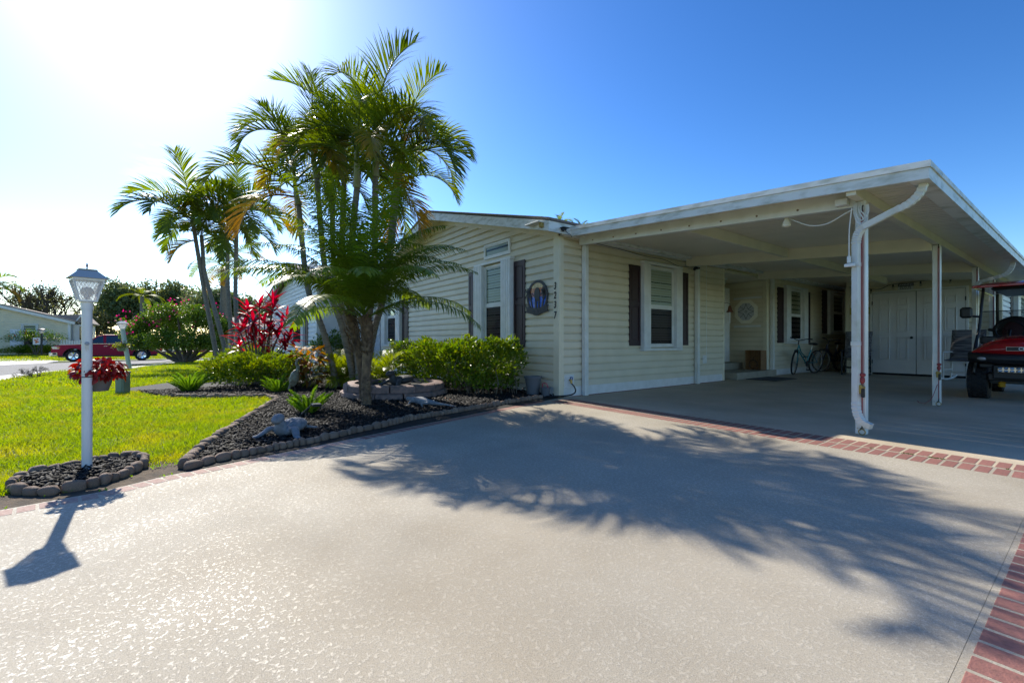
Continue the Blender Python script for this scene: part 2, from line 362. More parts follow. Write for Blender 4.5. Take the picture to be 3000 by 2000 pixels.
def fast(name, verts, faces, m, parent=None, kind=None, n=3):
    me = bpy.data.meshes.new(name); nv = len(verts); nf = len(faces)
    me.vertices.add(nv); me.vertices.foreach_set('co', np.ascontiguousarray(verts, np.float32).ravel())
    me.loops.add(nf*n); me.loops.foreach_set('vertex_index', np.ascontiguousarray(faces, np.int32).ravel())
    me.polygons.add(nf); me.polygons.foreach_set('loop_start', np.arange(nf, dtype=np.int32)*n)
    me.update(calc_edges=True); me.materials.append(m)
    o = bpy.data.objects.new(name, me); C.objects.link(o)
    if parent: o.parent = parent; ORG[o.name] = ORG.get(parent.name, (0, 0, 0))
    if kind: o['kind'] = kind
    return o
def leaves(name, pts, dirs, L, Wd, m, parent=None, kind=None, fold=.25, nrm=None):
    """many small folded leaves: base at pts, pointing along dirs"""
    pts = np.asarray(pts, float); d = np.asarray(dirs, float); N = len(pts)
    if parent is not None: pts = pts-np.array(ORG[parent.name])
    d = d/np.linalg.norm(d, axis=1, keepdims=True)
    rn = rng.normal(size=(N, 3)) if nrm is None else nrm
    s = np.cross(d, rn); s /= np.linalg.norm(s, axis=1, keepdims=True)+1e-9
    u = np.cross(s, d)
    L = np.broadcast_to(np.asarray(L, float), (N,))[:, None]; Wd = np.broadcast_to(np.asarray(Wd, float), (N,))[:, None]
    b = pts; t = pts+d*L-u*L*.12; mid = pts+d*L*.5
    l = mid+s*Wd*.5+u*Wd*fold; r = mid-s*Wd*.5+u*Wd*fold
    v = np.stack([b, l, t, r, mid], 1).reshape(-1, 3)
    o = (np.arange(N)*5)[:, None, None]
    f = (np.array([[0, 4, 1], [1, 4, 2], [2, 4, 3], [3, 4, 0]])[None]+o).reshape(-1, 3)
    return fast(name, v, f, m, parent, kind)
def rdir(N, up=0.):
    d = rng.normal(size=(N, 3)); d /= np.linalg.norm(d, axis=1, keepdims=True); d[:, 2] += up; return d
# ================================================================ THE SETTING
# ground sheet
mb = MB(); xs = [-1500, -200, -50, -46.5, -44, -30, -9, 0, 60, 1500]
ys = [-1500, -40, -10, 0, 10, 40, 1500]
mb.add([(x, y, gz(x)-.02) for y in ys for x in xs], [(j*len(xs)+i, j*len(xs)+i+1, (j+1)*len(xs)+i+1, (j+1)*len(xs)+i) for j in range(len(ys)-1) for i in range(len(xs)-1)])
struct('ground', mb, lawn_m)
INN = [(-3.05, -2.6), (-3.39, -.76), (-3.46, -.36), (-3.62, -.06), (-5.0, 4.38)]      # driveway's west edge, inside the bricks
def off(poly, d):
    out = []
    for i, p in enumerate(poly):
        a = Vector(poly[max(i-1, 0)]); b = Vector(poly[min(i+1, len(poly)-1)]); t = (b-a).normalized()
        out.append((p[0]-t.y*d, p[1]+t.x*d))
    return out
OUTR = off(INN, .13)
def xin(y): return np.interp(y, [p[1] for p in INN], [p[0] for p in INN])
def xout(y): return np.interp(y, [p[1] for p in OUTR], [p[0] for p in OUTR])
def slab(name, poly, m, z=0, th=.12):
    mb = MB(); mb.prism(poly, z-th, z, axis=2); return struct(name, mb, m)
OUT2 = [(p[0]-.012, p[1]) for p in OUTR]
drive = slab('driveway', OUT2+[(-5.27, 4.655), (-.2486, 4.655), (-.2486, -2.6)], conc_m)
apron = slab('driveway_apron', [(-.2474, -2.6), (-.2474, 4.655), (1.4, 4.655), (1.4, -2.6)], conc_m)
slab_o = slab('carport_floor', [(-8, 4.664), (1.4, 4.664), (1.4, 23), (-8, 23)], slab_m)
def brickmesh(name, lx, ly, m):
    b = MB(); b.cbox(-lx/2, lx/2, -ly/2, ly/2, -.012, .0014, .0012); return b.mesh(name, m)
bk_a = brickmesh('brick_band', .069, .215, brick_m); bk_r = brickmesh('brick_side', .225, .081, brick_m); bk_l = brickmesh('brick_left', .112, .068, brick_l)
bk_w = brickmesh('brick_wall', .095, .088, brick_m)
def put(me, parent, x, y, rz=0, m=None):
    o = inst('brick', me, parent, Matrix.Translation((x+random.uniform(-.001, .001), y, random.uniform(-.0004, .0006))) @ Matrix.Rotation(rz+random.gauss(0, .004), 4, 'Z'), m); return o
for i in range(64):
    x = -5.0+.0855*(i+.5)
    if x < .35:
        put(bk_a, drive if x < -.25 else apron, x, 4.529); put(bk_a, slab_o, x-.012, 4.787)
for i in range(44): put(bk_r, apron, -.115, .20+.0985*i)
L = 0; P = [Vector(p) for p in off(INN, .065)]
seg = [(P[i], P[i+1]) for i in range(len(P)-1)]
tot = sum((b-a).length for a, b in seg); d = .06
while d < tot-.05:
    q = d
    for a, b in seg:
        l = (b-a).length
        if q <= l: break
        q -= l
    t = (b-a).normalized(); p = a+t*q
    if p.y > -1.6: put(bk_l, drive, p.x, p.y, math.atan2(t.y, t.x)-math.pi/2, brick_m if p.y > 1.35 else None)
    d += .083
for i in range(49): put(bk_w, slab_o, -5.222, 5.16+.1*i)

# planting beds -------------------------------------------------------------------
LEFT = [G(x, y) for x, y in [(536, 1371), (574, 1330), (634, 1285), (708, 1240), (768, 1202), (812, 1175), (806, 1168), (783, 1163.5), (679, 1164.6), (500, 1164.6)]]
RIGHT = [G(x, y) for x, y in [(542, 1378), (619, 1356), (768, 1324), (917, 1297), (1036, 1268), (1125, 1250), (1200, 1231), (1440, 1190), (1589, 1165)]]
RIGHT = [Vector((min(p.x, xout(p.y)-.06), p.y, 0)) for p in RIGHT]
BED = [(p.x, p.y) for p in LEFT[::-1]]+[(xout(p.y)-.01, p.y) for p in RIGHT]+[(-5.2, 4.95), (-16, 4.95), (-16, 1.2), (-11.5, -1.0)]
LB = [G(x, y) for x, y in [(27, 1433), (61, 1402.6), (126, 1387), (191, 1372), (306, 1351), (383, 1341), (425, 1349), (421, 1368), (364, 1395), (306, 1414), (230, 1433), (153, 1447), (107, 1448.5), (50, 1443)]]
LBED = [(p.x, p.y) for p in LB]
def sheet(name, poly, m, z):
    mb = MB(); mb.add([(x, y, gz(x)+z) for x, y in poly], [tuple(range(len(poly)))]); return struct(name, mb, m)
sheet('mulch_bed', BED, soil_m, .004); sheet('lamp_mulch_bed', LBED, soil_m, .004)
dirt_m = mat('bare_dirt', (.12, .085, .055), .95, col2=(.06, .045, .03), scale=12, bump=.8, bscale=60)
sheet('bare_soil', [(xout(y), y) for y in np.linspace(-1.5, .05, 8)]+[(-3.95, .12), (-4.3, -.02), (-4.25, -.2), (-4.0, -.62), (-3.86, -.98), (-3.66, -1.5)], dirt_m, -.004)

# stones: each its own object
def stone_mesh(k):
    r = np.random.default_rng(k); bm = bmesh.new(); bmesh.ops.create_icosphere(bm, subdivisions=2, radius=1)
    ph = r.uniform(0, 6, 6)
    for v in bm.verts:
        n = v.co.copy(); c = 1+.10*math.sin(3*n.x+ph[0])*math.sin(2.5*n.y+ph[1])+.07*math.sin(5*n.z+ph[2]+3*n.x)
        q = [math.copysign(abs(a)**.72, a) for a in n]
        v.co = Vector((q[0]*c, q[1]*c*.9, q[2]*c))
    me = bpy.data.meshes.new('stone'); bm.to_mesh(me); bm.free(); me.materials.append(stone_m)
    me.polygons.foreach_set('use_smooth', [True]*len(me.polygons)); return me
SM = [stone_mesh(k) for k in range(7)]
def stones(parent, line, lo=.055, hi=.13, wid=.075, hgt=.05, closed=False):
    line = [Vector((p[0], p[1])) for p in line]
    if closed: line.append(line[0])
    seg = [(line[i], line[i+1]) for i in range(len(line)-1)]; tot = sum((b-a).length for a, b in seg); d = 0
    while d < tot-.03:
        ln = random.choice([lo, lo*1.15, lo*1.3, lo*1.5, hi*.9, hi]); q = d+ln/2
        for a, b in seg:
            l = (b-a).length
            if q <= l: break
            q -= l
        t = (b-a).normalized(); p = a+t*min(q, (b-a).length); h = hgt*random.uniform(.85, 1.2)
        inst('stone', random.choice(SM), parent, relM(parent, (p.x, p.y, gz(p.x)+h*.45), math.atan2(t.y, t.x)+random.gauss(0, .08), (ln*.53, wid*.5*random.uniform(.9, 1.15), h*.75), rx=random.gauss(0, .08)))
        d += ln
e1 = thing('stone_edging', 'row of rounded brown stones between black mulch and the driveway', 'edging', (RIGHT[3].x, RIGHT[3].y, 0))
stones(e1, RIGHT, lo=.05, hi=.115, wid=.065)
e2 = thing('stone_edging', 'curving row of rounded stones between black mulch and the lawn', 'edging', (LEFT[4].x, LEFT[4].y, 0))
stones(e2, LEFT, wid=.085)
e3 = thing('stone_edging', 'oval ring of rounded stones around the white lamp post', 'edging', (-4.2, -.53, 0))
stones(e3, LBED, closed=True, wid=.06, hgt=.045, lo=.05, hi=.11)

# mulch chips
EDGES = [LEFT, RIGHT, LB+[LB[0]]]
def chips(name, poly, N, label, box, s=1.):
    x = rng.uniform(box[0], box[1], N); y = rng.uniform(box[2], box[3], N); k = pip(x, y, poly)
    for ln in EDGES:
        for a, b in zip(ln[:-1], ln[1:]):
            ax_, ay_ = a[0], a[1]; dx, dy = b[0]-ax_, b[1]-ay_; t_ = np.clip(((x-ax_)*dx+(y-ay_)*dy)/(dx*dx+dy*dy+1e-9), 0, 1); k &= np.hypot(x-ax_-t_*dx, y-ay_-t_*dy) > .045
    k &= (x < np.interp(y, [p[1] for p in RIGHT], [p[0] for p in RIGHT])) | (len(poly) == len(LBED))
    x, y = x[k], y[k]; n = len(x)
    z = gzv(x)+.006+rng.random(n)**2*.035; yaw = rng.uniform(0, 6.28, n); pit = rng.normal(0, .35, n)
    l = rng.uniform(.012, .038, n)*s; w = rng.uniform(.004, .011, n)*s; h = rng.uniform(.002, .005, n)*s
    ax = np.stack([np.cos(yaw)*np.cos(pit), np.sin(yaw)*np.cos(pit), np.sin(pit)], 1)
    ay = np.stack([-np.sin(yaw), np.cos(yaw), rng.normal(0, .4, n)], 1); ay /= np.linalg.norm(ay, axis=1, keepdims=True); az = np.cross(ax, ay)
    c = np.stack([x, y, z], 1); vs = []
    for sx, sy, sz in [(-1, -1, 0), (1, -.6, 0), (1.05, .7, 0), (-.9, 1, 0), (-.8, -.8, 1), (.9, -.5, 1), (.9, .6, 1), (-.8, .8, 1)]:
        vs.append(c+ax*(l*sx)[:, None]+ay*(w*sy)[:, None]+az*(h*2*sz)[:, None])
    v = np.stack(vs, 1).reshape(-1, 3); o = (np.arange(n)*8)[:, None, None]
    f = (np.array([[4, 5, 6, 7], [0, 1, 5, 4], [1, 2, 6, 5], [2, 3, 7, 6], [3, 0, 4, 7]])[None]+o).reshape(-1, 4)
    return tag(fast(name, v, f, mulch_m, kind='stuff', n=4), label, 'mulch')
chips('mulch', BED, 90000, 'black shredded wood mulch covering the large planting bed', (-10.5, -3.7, -1, 4.9))
chips('mulch', LBED, 5200, 'black shredded wood mulch inside the stone ring of the lamp post', (-4.8, -3.5, -1.3, .2))

# road, pavement, far drive (ribbons draped on the ground)
def ribbon(name, a, b, m, z, n=40):
    def res(l):
        l = [np.array(G(*p)) for p in l]; s = np.cumsum([0]+[np.linalg.norm(l[i+1]-l[i]) for i in range(len(l)-1)]); t = np.linspace(0, s[-1], n+1)
        return np.stack([np.interp(t, s, [p[k] for p in l]) for k in range(3)], 1)
    A, B = res(a), res(b); mb = MB()
    mb.grid(lambda u, v: ((lambda p: (p[0], p[1], gz(p[0])+z))(A[int(round(u*n))]*(1-v)+B[int(round(u*n))]*v)), n, 6)
    return struct(name, mb, m)
L1 = [(-700, 1260), (-250, 1165), (0, 1115), (172, 1088), (373, 1082), (480, 1069), (574, 1057.5), (640, 1053)]
L2 = [(-700, 1230), (-250, 1146), (0, 1101), (100, 1090), (172, 1084.5), (373, 1076), (480, 1064), (574, 1054.5), (640, 1051)]
L3 = [(-700, 1230), (-250, 1146), (0, 1101), (100, 1090), (172, 1084), (300, 1074), (373, 1069.5), (480, 1061), (574, 1053), (640, 1050)]
L4 = [(-700, 1105), (-250, 1082), (0, 1071), (130, 1065), (300, 1056.5), (400, 1054.5), (560, 1050.5), (640, 1048.5)]
ribbon('road', L3, L4, asphalt_m, .004); ribbon('sidewalk', L1, L2, walk_m, .008)
ribbon('far_driveway', [(-400, 1088), (0, 1070.5), (130, 1064.5), (170, 1060)], [(-400, 1060), (0, 1050), (140, 1052), (170, 1057)], walk_m, .006)
# vegetable-brown verge beyond the road
# ---------------------------------------------------------------- grass blades
near_side = [np.array(G(*p))[:2] for p in L1]
LAWN = [tuple(p) for p in near_side]+[(-33, 3), (-24, 3.5), (-16, 1.2), (-11.5, -1.0)]+[(p.x, p.y) for p in LEFT[::-1]]+[(xout(y)-.03, y) for y in (.0, -.3, -.7, -1.2, -2.0, -2.6)]+[(-3.2, -9)]
def grass(name, box, N, hgt, wid, label, poly=LAWN, keep=None):
    x = rng.uniform(box[0], box[1], N); y = rng.uniform(box[2], box[3], N)
    if poly is not None: k = pip(x, y, poly) & ~pip(x, y, LBED) & ~pip(x, y, BED)
    else: k = np.ones(N, bool)
    dep = x*V3[0]+y*V3[1]; lat = x*R3[0]+y*R3[1]
    k &= (dep > .3) & (np.abs(lat) < dep*1.35+1.5)
    if keep is not None: k &= keep(x, y)
    x, y = x[k], y[k]; n = len(x)
    patch = .5+.5*np.sin(x*2.1+1.3*np.sin(y*1.7))*np.sin(y*2.6+x)
    h = hgt*rng.uniform(.45, 1.35, n)*(.75+.5*patch); w = wid*rng.uniform(.7, 1.3, n); a = rng.uniform(0, 6.28, n); ln = rng.normal(0, .55, (n, 2))
    b = np.stack([x, y, gzv(x)-.018], 1); s = np.stack([np.cos(a), np.sin(a), 0*a], 1)*w[:, None]
    m1 = b+np.concatenate([ln*h[:, None]*.3, (h*.6)[:, None]], 1); t = b+np.concatenate([ln*h[:, None], (h*.95)[:, None]], 1)
    v = np.stack([b-s, b+s, m1+s*.8, m1-s*.8, t], 1).reshape(-1, 3); o = (np.arange(n)*5)[:, None, None]
    f = (np.array([[0, 1, 2], [0, 2, 3], [3, 2, 4]])[None]+o).reshape(-1, 3)
    return tag(fast(name, v, f, blade_m, kind='stuff'), label, 'grass')
dirtpoly = [(xout(y), y) for y in np.linspace(-1.5, .05, 8)]+[(-3.9, .08), (-4.15, -.05), (-4.12, -.2), (-3.95, -.62), (-3.8, -.98), (-3.6, -1.5)]
grass('lawn_grass', (-7, -3.2, -4.5, 1.2), 170000, .050, .0028, 'short bright green lawn grass beside the lamp post and driveway', keep=lambda x, y: ~pip(x, y, dirtpoly) & (rng.random(len(x)) < .35+.9*(.5+.5*np.sin(x*5.1+2*np.sin(y*3.3))*np.sin(y*6.3+x*2))))
grass('lawn_grass', (-13, -7, -8, 1.5), 170000, .055, .0042, 'sunny bright green lawn grass in the middle of the yard')
grass('lawn_grass', (-36, -13, -12, 4), 150000, .09, .010, 'lawn grass stretching back to the pale sidewalk')
def fark(x, y): return (x < -46.3)
grass('verge_grass', (-60, -46.3, -16, 4), 40000, .10, .02, 'green verge grass across the road behind the red truck', poly=None)
# small weeds on the bare strip
x = rng.uniform(-4.2, -3.45, 700); y = rng.uniform(-1.3, .1, 700); k = pip(x, y, dirtpoly) & (np.sin(x*19)*np.sin(y*13) > .35); x, y = x[k], y[k]
tag(leaves('weeds', np.stack([x, y, 0*x], 1), rdir(len(x), 1.2), .022, .012, fern_m, kind='stuff'), 'tiny green weeds on the bare strip beside the driveway bricks', 'weeds')
x = rng.uniform(-1.2, -.4, 500); y = 4.66+rng.normal(0, .006, 500); k = np.sin(x*31)+np.sin(x*13) > .5; x, y = x[k], y[k]
moss_m = mat('moss', (.10, .13, .02), .8, trans=.2)
tag(leaves('moss', np.stack([x, y, 0*x-.002], 1), rdir(len(x), .8), .012, .007, moss_m, kind='stuff'), 'green moss growing in the joint of the brick band', 'moss')
# ================================================================ THE HOUSE
WX = -5.27; GY = 4.88; PITCH = .1275
RX = -9.23; HALF = 4.16                                   # ridge and half width of the gable roof
house = thing('mobile_home', 'cream sided mobile home with maroon shutters and a low gable roof', 'house', (WX, GY, 0))
def south(x0, Y): return lambda p: (x0+p[0], Y+p[1], p[2])          # local: x right, y inward, z up
def east(X, y0): return lambda p: (X-p[1], y0+p[0], p[2])
def siding(parent, T, u0, u1, z0, z1, m, pitch=PITCH, clip=None):
    z = z0
    while z < z1-.01:
        t = min(pitch, z1-z)
        prof = [(0, -.027), (.70*t, -.022), (.84*t, -.005), (t, .0)]
        mb = MB(T); vs = []
        for h, y in prof:
            a, b = (u0, u1) if clip is None else clip(z+h)
            if b-a < .02: b = a+.02
            vs += [(a, y, z+h), (b, y, z+h)]
        a, b = (u0, u1) if clip is None else clip(z)
        vs += [(a, .004, z), (b, .004, z), (vs[6][0], .004, z+t), (vs[7][0], .004, z+t)]
        mb.add(vs, [(0, 1, 3, 2), (2, 3, 5, 4), (4, 5, 7, 6), (8, 9, 1, 0), (6, 7, 11, 10), (0, 2, 4, 6, 10, 8), (1, 9, 11, 7, 5, 3)])
        mb.build('siding_plank', m, parent); z += t
def wall(parent, name, T, poly, th, m):
    mb = MB(T); mb.prism(poly, .003, th, axis=1); return mb.build(name, m, parent)
def ridge_z(x, e=2.60): return e+(HALF-abs(x-RX))*.261    # underside of the rake
XW = 2*RX-WX                                              # west wall
gw = wall(house, 'wall', south(0, GY), [(XW, 0), (WX, 0), (WX, 2.58), (RX, 2.6+4.0*.261), (XW, 2.58)], .15, siding_m)
def gclip(z):
    if z <= 2.62: return (XW, WX-.0)
    k = (z-2.60)/.261; return (XW+k-.2, WX-k+.2)
siding(house, south(0, GY), XW, WX, .16, 3.60, siding_m, clip=gclip)
sub(house, 'skirting', white_m, lambda b: b.box(XW, WX+.004, -.012, .0, 0, .158), south(0, GY))
# side wall: first stretch, alcove, second stretch
AY0, AY1, AX = 10.02, 12.18, -6.38
wall(house, 'wall', east(WX, 0), [(GY+.15, 0), (AY0, 0), (AY0, 2.62), (GY+.15, 2.62)], .14, siding_m)
siding(house, east(WX, 0), GY+.06, AY0-.06, .16, 2.64, siding_m)
wall(house, 'wall', east(WX, 0), [(AY1, 0), (22, 0), (22, 2.62), (AY1, 2.62)], .14, siding_m)
siding(house, east(WX, 0), AY1+.08, 22, .16, 2.64, siding_m)
wall(house, 'wall', south(0, AY1), [(AX, 0), (WX-.143, 0), (WX-.143, 2.62), (AX, 2.62)], .14, siding_m)
siding(house, south(0, AY1), AX, WX-.06, .16, 2.5, siding_m)
wall(house, 'wall', east(AX, 0), [(AY0-.5, 0), (AY1+.14, 0), (AY1+.14, 2.62), (AY0-.5, 2.62)], .14, siding_m)
sub(house, 'wall', siding_m, lambda b: b.box(AX, WX-.143, AY0-.14, AY0, 0, 2.62))
sub(house, 'alcove_ceiling', pan_m, lambda b: b.box(AX, WX-.01, AY0, AY1, 2.5, 2.56))
sub(house, 'alcove_header', trim_m, lambda b: b.box(AX, WX-.07, AY1-.03, AY1-.014, 2.36, 2.48))
for T, u0, u1 in ((east(WX, 0), GY+.07, AY0-.07), (east(WX, 0), AY1+.09, 22)):
    sub(house, 'skirting', white_m, lambda b: b.box(u0, u1, -.016, .0, 0, .158), T)
# trims
def trim(x0, x1, y0, y1, z0, z1, m=trim_m, nm='corner_trim'): return sub(house, nm, m, lambda b: b.cbox(x0, x1, y0, y1, z0, z1, .004))
trim(WX-.11, WX+.029, GY-.03, GY-.002, .004, 2.6); trim(WX, WX+.0295, GY-.0015, GY+.075, .004, 2.6)
trim(WX-.01, WX+.03, AY0-.07, AY0, 0, 2.6); trim(WX-.06, WX+.03, AY1-.03, AY1+.08, .15, 2.6)
# roof
ROF = .40
def rake(s):   # one slope of the gable roof: slab with fascia
    x0, x1 = RX, RX+s*HALF
    z0, z1 = 3.863, 2.776
    sub(house, 'roof', shingle_m, lambda b: b.add([(x0, GY-ROF-.02, z0+.02), (x1+s*.02, GY-ROF-.02, z1+.015), (x1+s*.02, 22.3, z1+.015), (x0, 22.3, z0+.02), (x0, GY-ROF-.02, z0-.02), (x1+s*.02, GY-ROF-.02, z1-.025), (x1+s*.02, 22.3, z1-.025), (x0, 22.3, z0-.02)], [(0, 1, 2, 3), (4, 7, 6, 5), (0, 4, 5, 1), (1, 5, 6, 2), (2, 6, 7, 3), (3, 7, 4, 0)]))
    h = .16
    sub(house, 'rake_fascia', fascia_m, lambda b: b.prism([(x0, z0-.025), (x1, z1-.03), (x1, z1-.03-h), (x0, z0-.025-h)], GY-ROF, GY-ROF+.03, axis=1))
    sub(house, 'soffit', beam_m, lambda b: b.add([(x0, GY-ROF+.031, z0-.14), (x1-s*.03, GY-ROF+.031, z1-.14), (x1-s*.03, GY+.02, z1-.14), (x0, GY+.02, z0-.14), (x0, GY-ROF+.031, z0-.13), (x1-s*.03, GY-ROF+.031, z1-.13), (x1-s*.03, GY+.02, z1-.13), (x0, GY+.02, z0-.13)], [(3, 2, 1, 0), (4, 5, 6, 7), (0, 1, 5, 4), (1, 2, 6, 5), (2, 3, 7, 6), (3, 0, 4, 7)]))
    # frieze board against the siding
    sub(house, 'frieze_board', trim_m, lambda b: b.prism([(x0, z0-.142), (x1-s*.2, z1+.2*.261-.142), (x1-s*.2, z1+.2*.261-.24), (x0, z0-.24)], GY-.032, GY-.015, axis=1))
    sub(house, 'eave_fascia', fascia_m, lambda b: b.box(min(x1, x1-s*.028), max(x1, x1-s*.028), GY-ROF+.031, 22.2, z1-.19, z1-.03))
rake(1); rake(-1)
# a few visible shingle butts along the gable edge
for i in range(27):
    x = RX+.08+i*.15; z = 3.863-(x-RX)*.2613+.021
    sub(house, 'shingle', shingle_m, lambda b: b.add([(x-.07, GY-ROF-.035, z+.018), (x+.07, GY-ROF-.035, z+.018-.14*.2613), (x+.07, GY-ROF+.25, z+.018-.14*.2613), (x-.07, GY-ROF+.25, z+.018), (x-.07, GY-ROF-.035, z+.002), (x+.07, GY-ROF-.035, z+.004-.14*.2613), (x+.07, GY-ROF+.25, z+.004-.14*.2613), (x-.07, GY-ROF+.25, z+.002)], [(0, 1, 2, 3), (4, 7, 6, 5), (0, 4, 5, 1), (1, 5, 6, 2), (2, 6, 7, 3), (3, 7, 4, 0)]))
# ---- windows
def window(parent, T, u0, u1, z0, z1, acc=.2, blind=True, split=.5, full=True, mullion=0):
    """double-hung window in a white frame between folded accordion storm shutters"""
    g0, g1 = u0+acc, u1-acc; fz0, fz1 = z0+.05, z1-.05
    mb = MB(T)
    for a, b, c, d in ((g0, g0+.035, fz0, fz1), (g1-.035, g1, fz0, fz1), (g0+.035, g1-.035, fz1-.04, fz1), (g0+.035, g1-.035, fz0, fz0+.045)): mb.cbox(a, b, -.055, -.0135, c, d, .004)
    w = mb.build('window', white_m, parent)
    zm = fz0+(fz1-fz0)*split
    if full: sub(w, 'meeting_rail', white_m, lambda b: b.cbox(g0+.036, g1-.036, -.05, -.024, zm-.02, zm+.02, .004), T)
    mb = MB(T)
    for s0, s1 in (((fz0+.046, zm-.021), (zm+.021, fz1-.041)) if full else ((fz0+.046, fz1-.041),)):
        for a, b, c, d in ((g0+.036, g0+.056, s0, s1), (g1-.056, g1-.036, s0, s1), (g0+.056, g1-.056, s1-.018, s1), (g0+.056, g1-.056, s0, s0+.02)): mb.box(a, b, -.046, -.026, c, d)
    mb.build('sash', white_m, w)
    for s0, s1 in (((fz0+.046, zm-.021), (zm+.021, fz1-.041)) if full else ((fz0+.046, fz1-.041),)):
        sub(w, 'pane', screen_m if full and s0 < zm else glass_m, lambda b: b.box(g0+.05, g1-.05, -.037, -.034, s0+.01, s1-.01), T)
    if mullion:
        sub(w, 'glazing_bar', white_m, lambda b: [b.box((g0+g1)/2-.008, (g0+g1)/2+.008, -.043, -.038, zm+.03, fz1-.05), b.box(g0+.056, g1-.056, -.0425, -.0385, (zm+fz1)/2-.008, (zm+fz1)/2+.008)], T)
    sub(w, 'dark_room_panel', dark_m, lambda b: b.box(g0+.036, g1-.036, -.017, -.0136, fz0+.046, fz1-.041), T)  # near-black panel over the siding, paints in the unlit room behind the glass
    if blind:
        mb = MB(T); z = fz0+.07; 
        while z < fz1-.07:
            mb.add([(g0+.06, -.026, z), (g1-.06, -.026, z), (g1-.06, -.032, z+.034), (g0+.06, -.032, z+.034)], [(0, 1, 2, 3)]); z += .052
        mb.build('blind', blind_m, w)
        sub(w, 'blind_cord', blind_m, lambda b: b.box((g0+g1)/2-.003, (g0+g1)/2+.003, -.0325, -.0312, fz0+.06, fz1-.05), T)
    if acc:
        for a, b in ((u0, g0-.004), (g1+.004, u1)):
            mb = MB(T); n = 5; st = (b-a)/n
            for k in range(n): mb.cbox(a+k*st, a+(k+.82)*st, -.125, -.02, z0+.03, z1-.03, .005)
            mb.cbox(a+.004, b-.004, -.112, -.03, z0+.035, z1-.035, .004)
            mb.build('storm_shutter', white_m, w)
        for zc in (z1-.004, z0+.004): sub(w, 'shutter_track', white_m, lambda b: b.cbox(u0-.01, u1+.01, -.115, -.0138, zc-.024, zc+.024, .004), T)
    return w
def shutter(parent, T, u0, u1, z0, z1):
    mb = MB(T); f = .05 if u1-u0 > .2 else .03; zm = z0+(z1-z0)*.52
    mb.cbox(u0, u1, -.03, -.0134, z0, z1, .003)
    for a, b, c, d in ((u0, u0+f, z0, z1), (u1-f, u1, z0, z1), (u0+f, u1-f, z0, z0+.09), (u0+f, u1-f, z1-.09, z1), (u0+f, u1-f, zm-.04, zm+.04)): mb.box(a, b, -.041, -.0305, c, d)
    for c, d in ((z0+.12, zm-.07), (zm+.07, z1-.12)): mb.cbox(u0+f+.02, u1-f-.02, -.038, -.0306, c, d, .005)
    return mb.build('shutter', maroon_m, parent)
T = south(0, GY)
window(house, T, -7.70, -6.45, .78, 2.43, acc=.30)
shutter(house, T, -6.44, -6.12, .80, 2.35); shutter(house, T, -8.03, -7.71, .80, 2.35)
# transom window over it
w = window(house, T, -7.42, -6.55, 2.47, 2.86, acc=0, blind=False, full=False)
window(house, T, -12.95, -11.55, .78, 2.43, acc=.30); shutter(house, T, -11.54, -11.16, .80, 2.35)
T = east(WX, 0)
window(house, T, 6.93, 8.19, .74, 2.40, acc=.21); shutter(house, T, 6.60, 6.92, .82, 2.32); shutter(house, T, 8.2, 8.52, .82, 2.33)
window(house, T, 13.14, 14.58, .86, 2.41, acc=.28, blind=False); shutter(house, T, 12.77, 13.13, .86, 2.36); shutter(house, T, 14.59, 14.95, .86, 2.36)
window(house, T, 16.3, 18.0, 1.15, 2.5, acc=.3, blind=False); shutter(house, T, 15.9, 16.29, 1.15, 2.5)
# ---- entry alcove
T = east(AX, 0)
dr = sub(house, 'entry_door', white_m, lambda b: b.cbox(10.5, 11.86, -.06, .0, .345, 2.36, .006), T)
sub(dr, 'storm_shutter', white_m, lambda b: [b.cbox(11.62+k*.07, 11.68+k*.07, -.30, -.065, .35, 2.34, .005) for k in range(4)], T)
sub(dr, 'door_handle', brass_m, lambda b: b.tube([(11.5, -.065, 1.25), (11.5, -.11, 1.25), (11.42, -.11, 1.25)], .012), T)
# octagonal leaded window
T = south(0, AY1); oc = (-5.772, 1.70)
def octa(r, c=oc): return [(c[0]+r*math.cos(R(22.5+45*k)), c[1]+r*math.sin(R(22.5+45*k))*1.04) for k in range(8)]
mb = MB(T); A, B_, D_ = octa(.325), octa(.285), octa(.235)
for k in range(8):
    j = (k+1) % 8
    for P1, P2, y0 in ((A, B_, -.035), (B_, D_, -.05)):
        q = [P1[k], P1[j], P2[j], P2[k]]; mb.add([(x, y0, z) for x, z in q]+[(x, -.0135, z) for x, z in q], [(0, 1, 2, 3), (4, 7, 6, 5), (0, 4, 5, 1), (1, 5, 6, 2), (2, 6, 7, 3), (3, 7, 4, 0)])
ow = mb.build('octagon_window', mat('cream_white', (.85, .81, .68), .4), house)
frost = mat('frosted_glass', (.62, .63, .66), .2, col2=(.5, .51, .55), scale=30, bump=.3, bscale=60)
sub(ow, 'pane', frost, lambda b: b.prism(octa(.236), -.03, -.014, axis=1), T)
mb = MB(T); cx, cz = oc
def lead(a, b): mb.tube([(cx+a[0], -.033, cz+a[1]), (cx+b[0], -.033, cz+b[1])], .0045, 5)
for k in range(4):
    t = math.pi/2*k; tip = (.2*math.cos(t), .2*math.sin(t))
    for s in (-1, 1): q = (.085*math.cos(t+s*R(45)), .085*math.sin(t+s*R(45))); lead(tip, q)
    q = (.085*math.cos(t+R(45)), .085*math.sin(t+R(45))); lead(q, (.225*math.cos(t+R(45)), .225*math.sin(t+R(45)))); lead((.03*math.cos(t), .03*math.sin(t)), (.03*math.cos(t+R(90)), .03*math.sin(t+R(90))))
lead((0, -.2), (0, -.23)); lead((.2, 0), (.23, 0)); lead((-.2, 0), (-.23, 0)); lead((0, .2), (0, .235))
mb.build('leading', blackmet, ow)
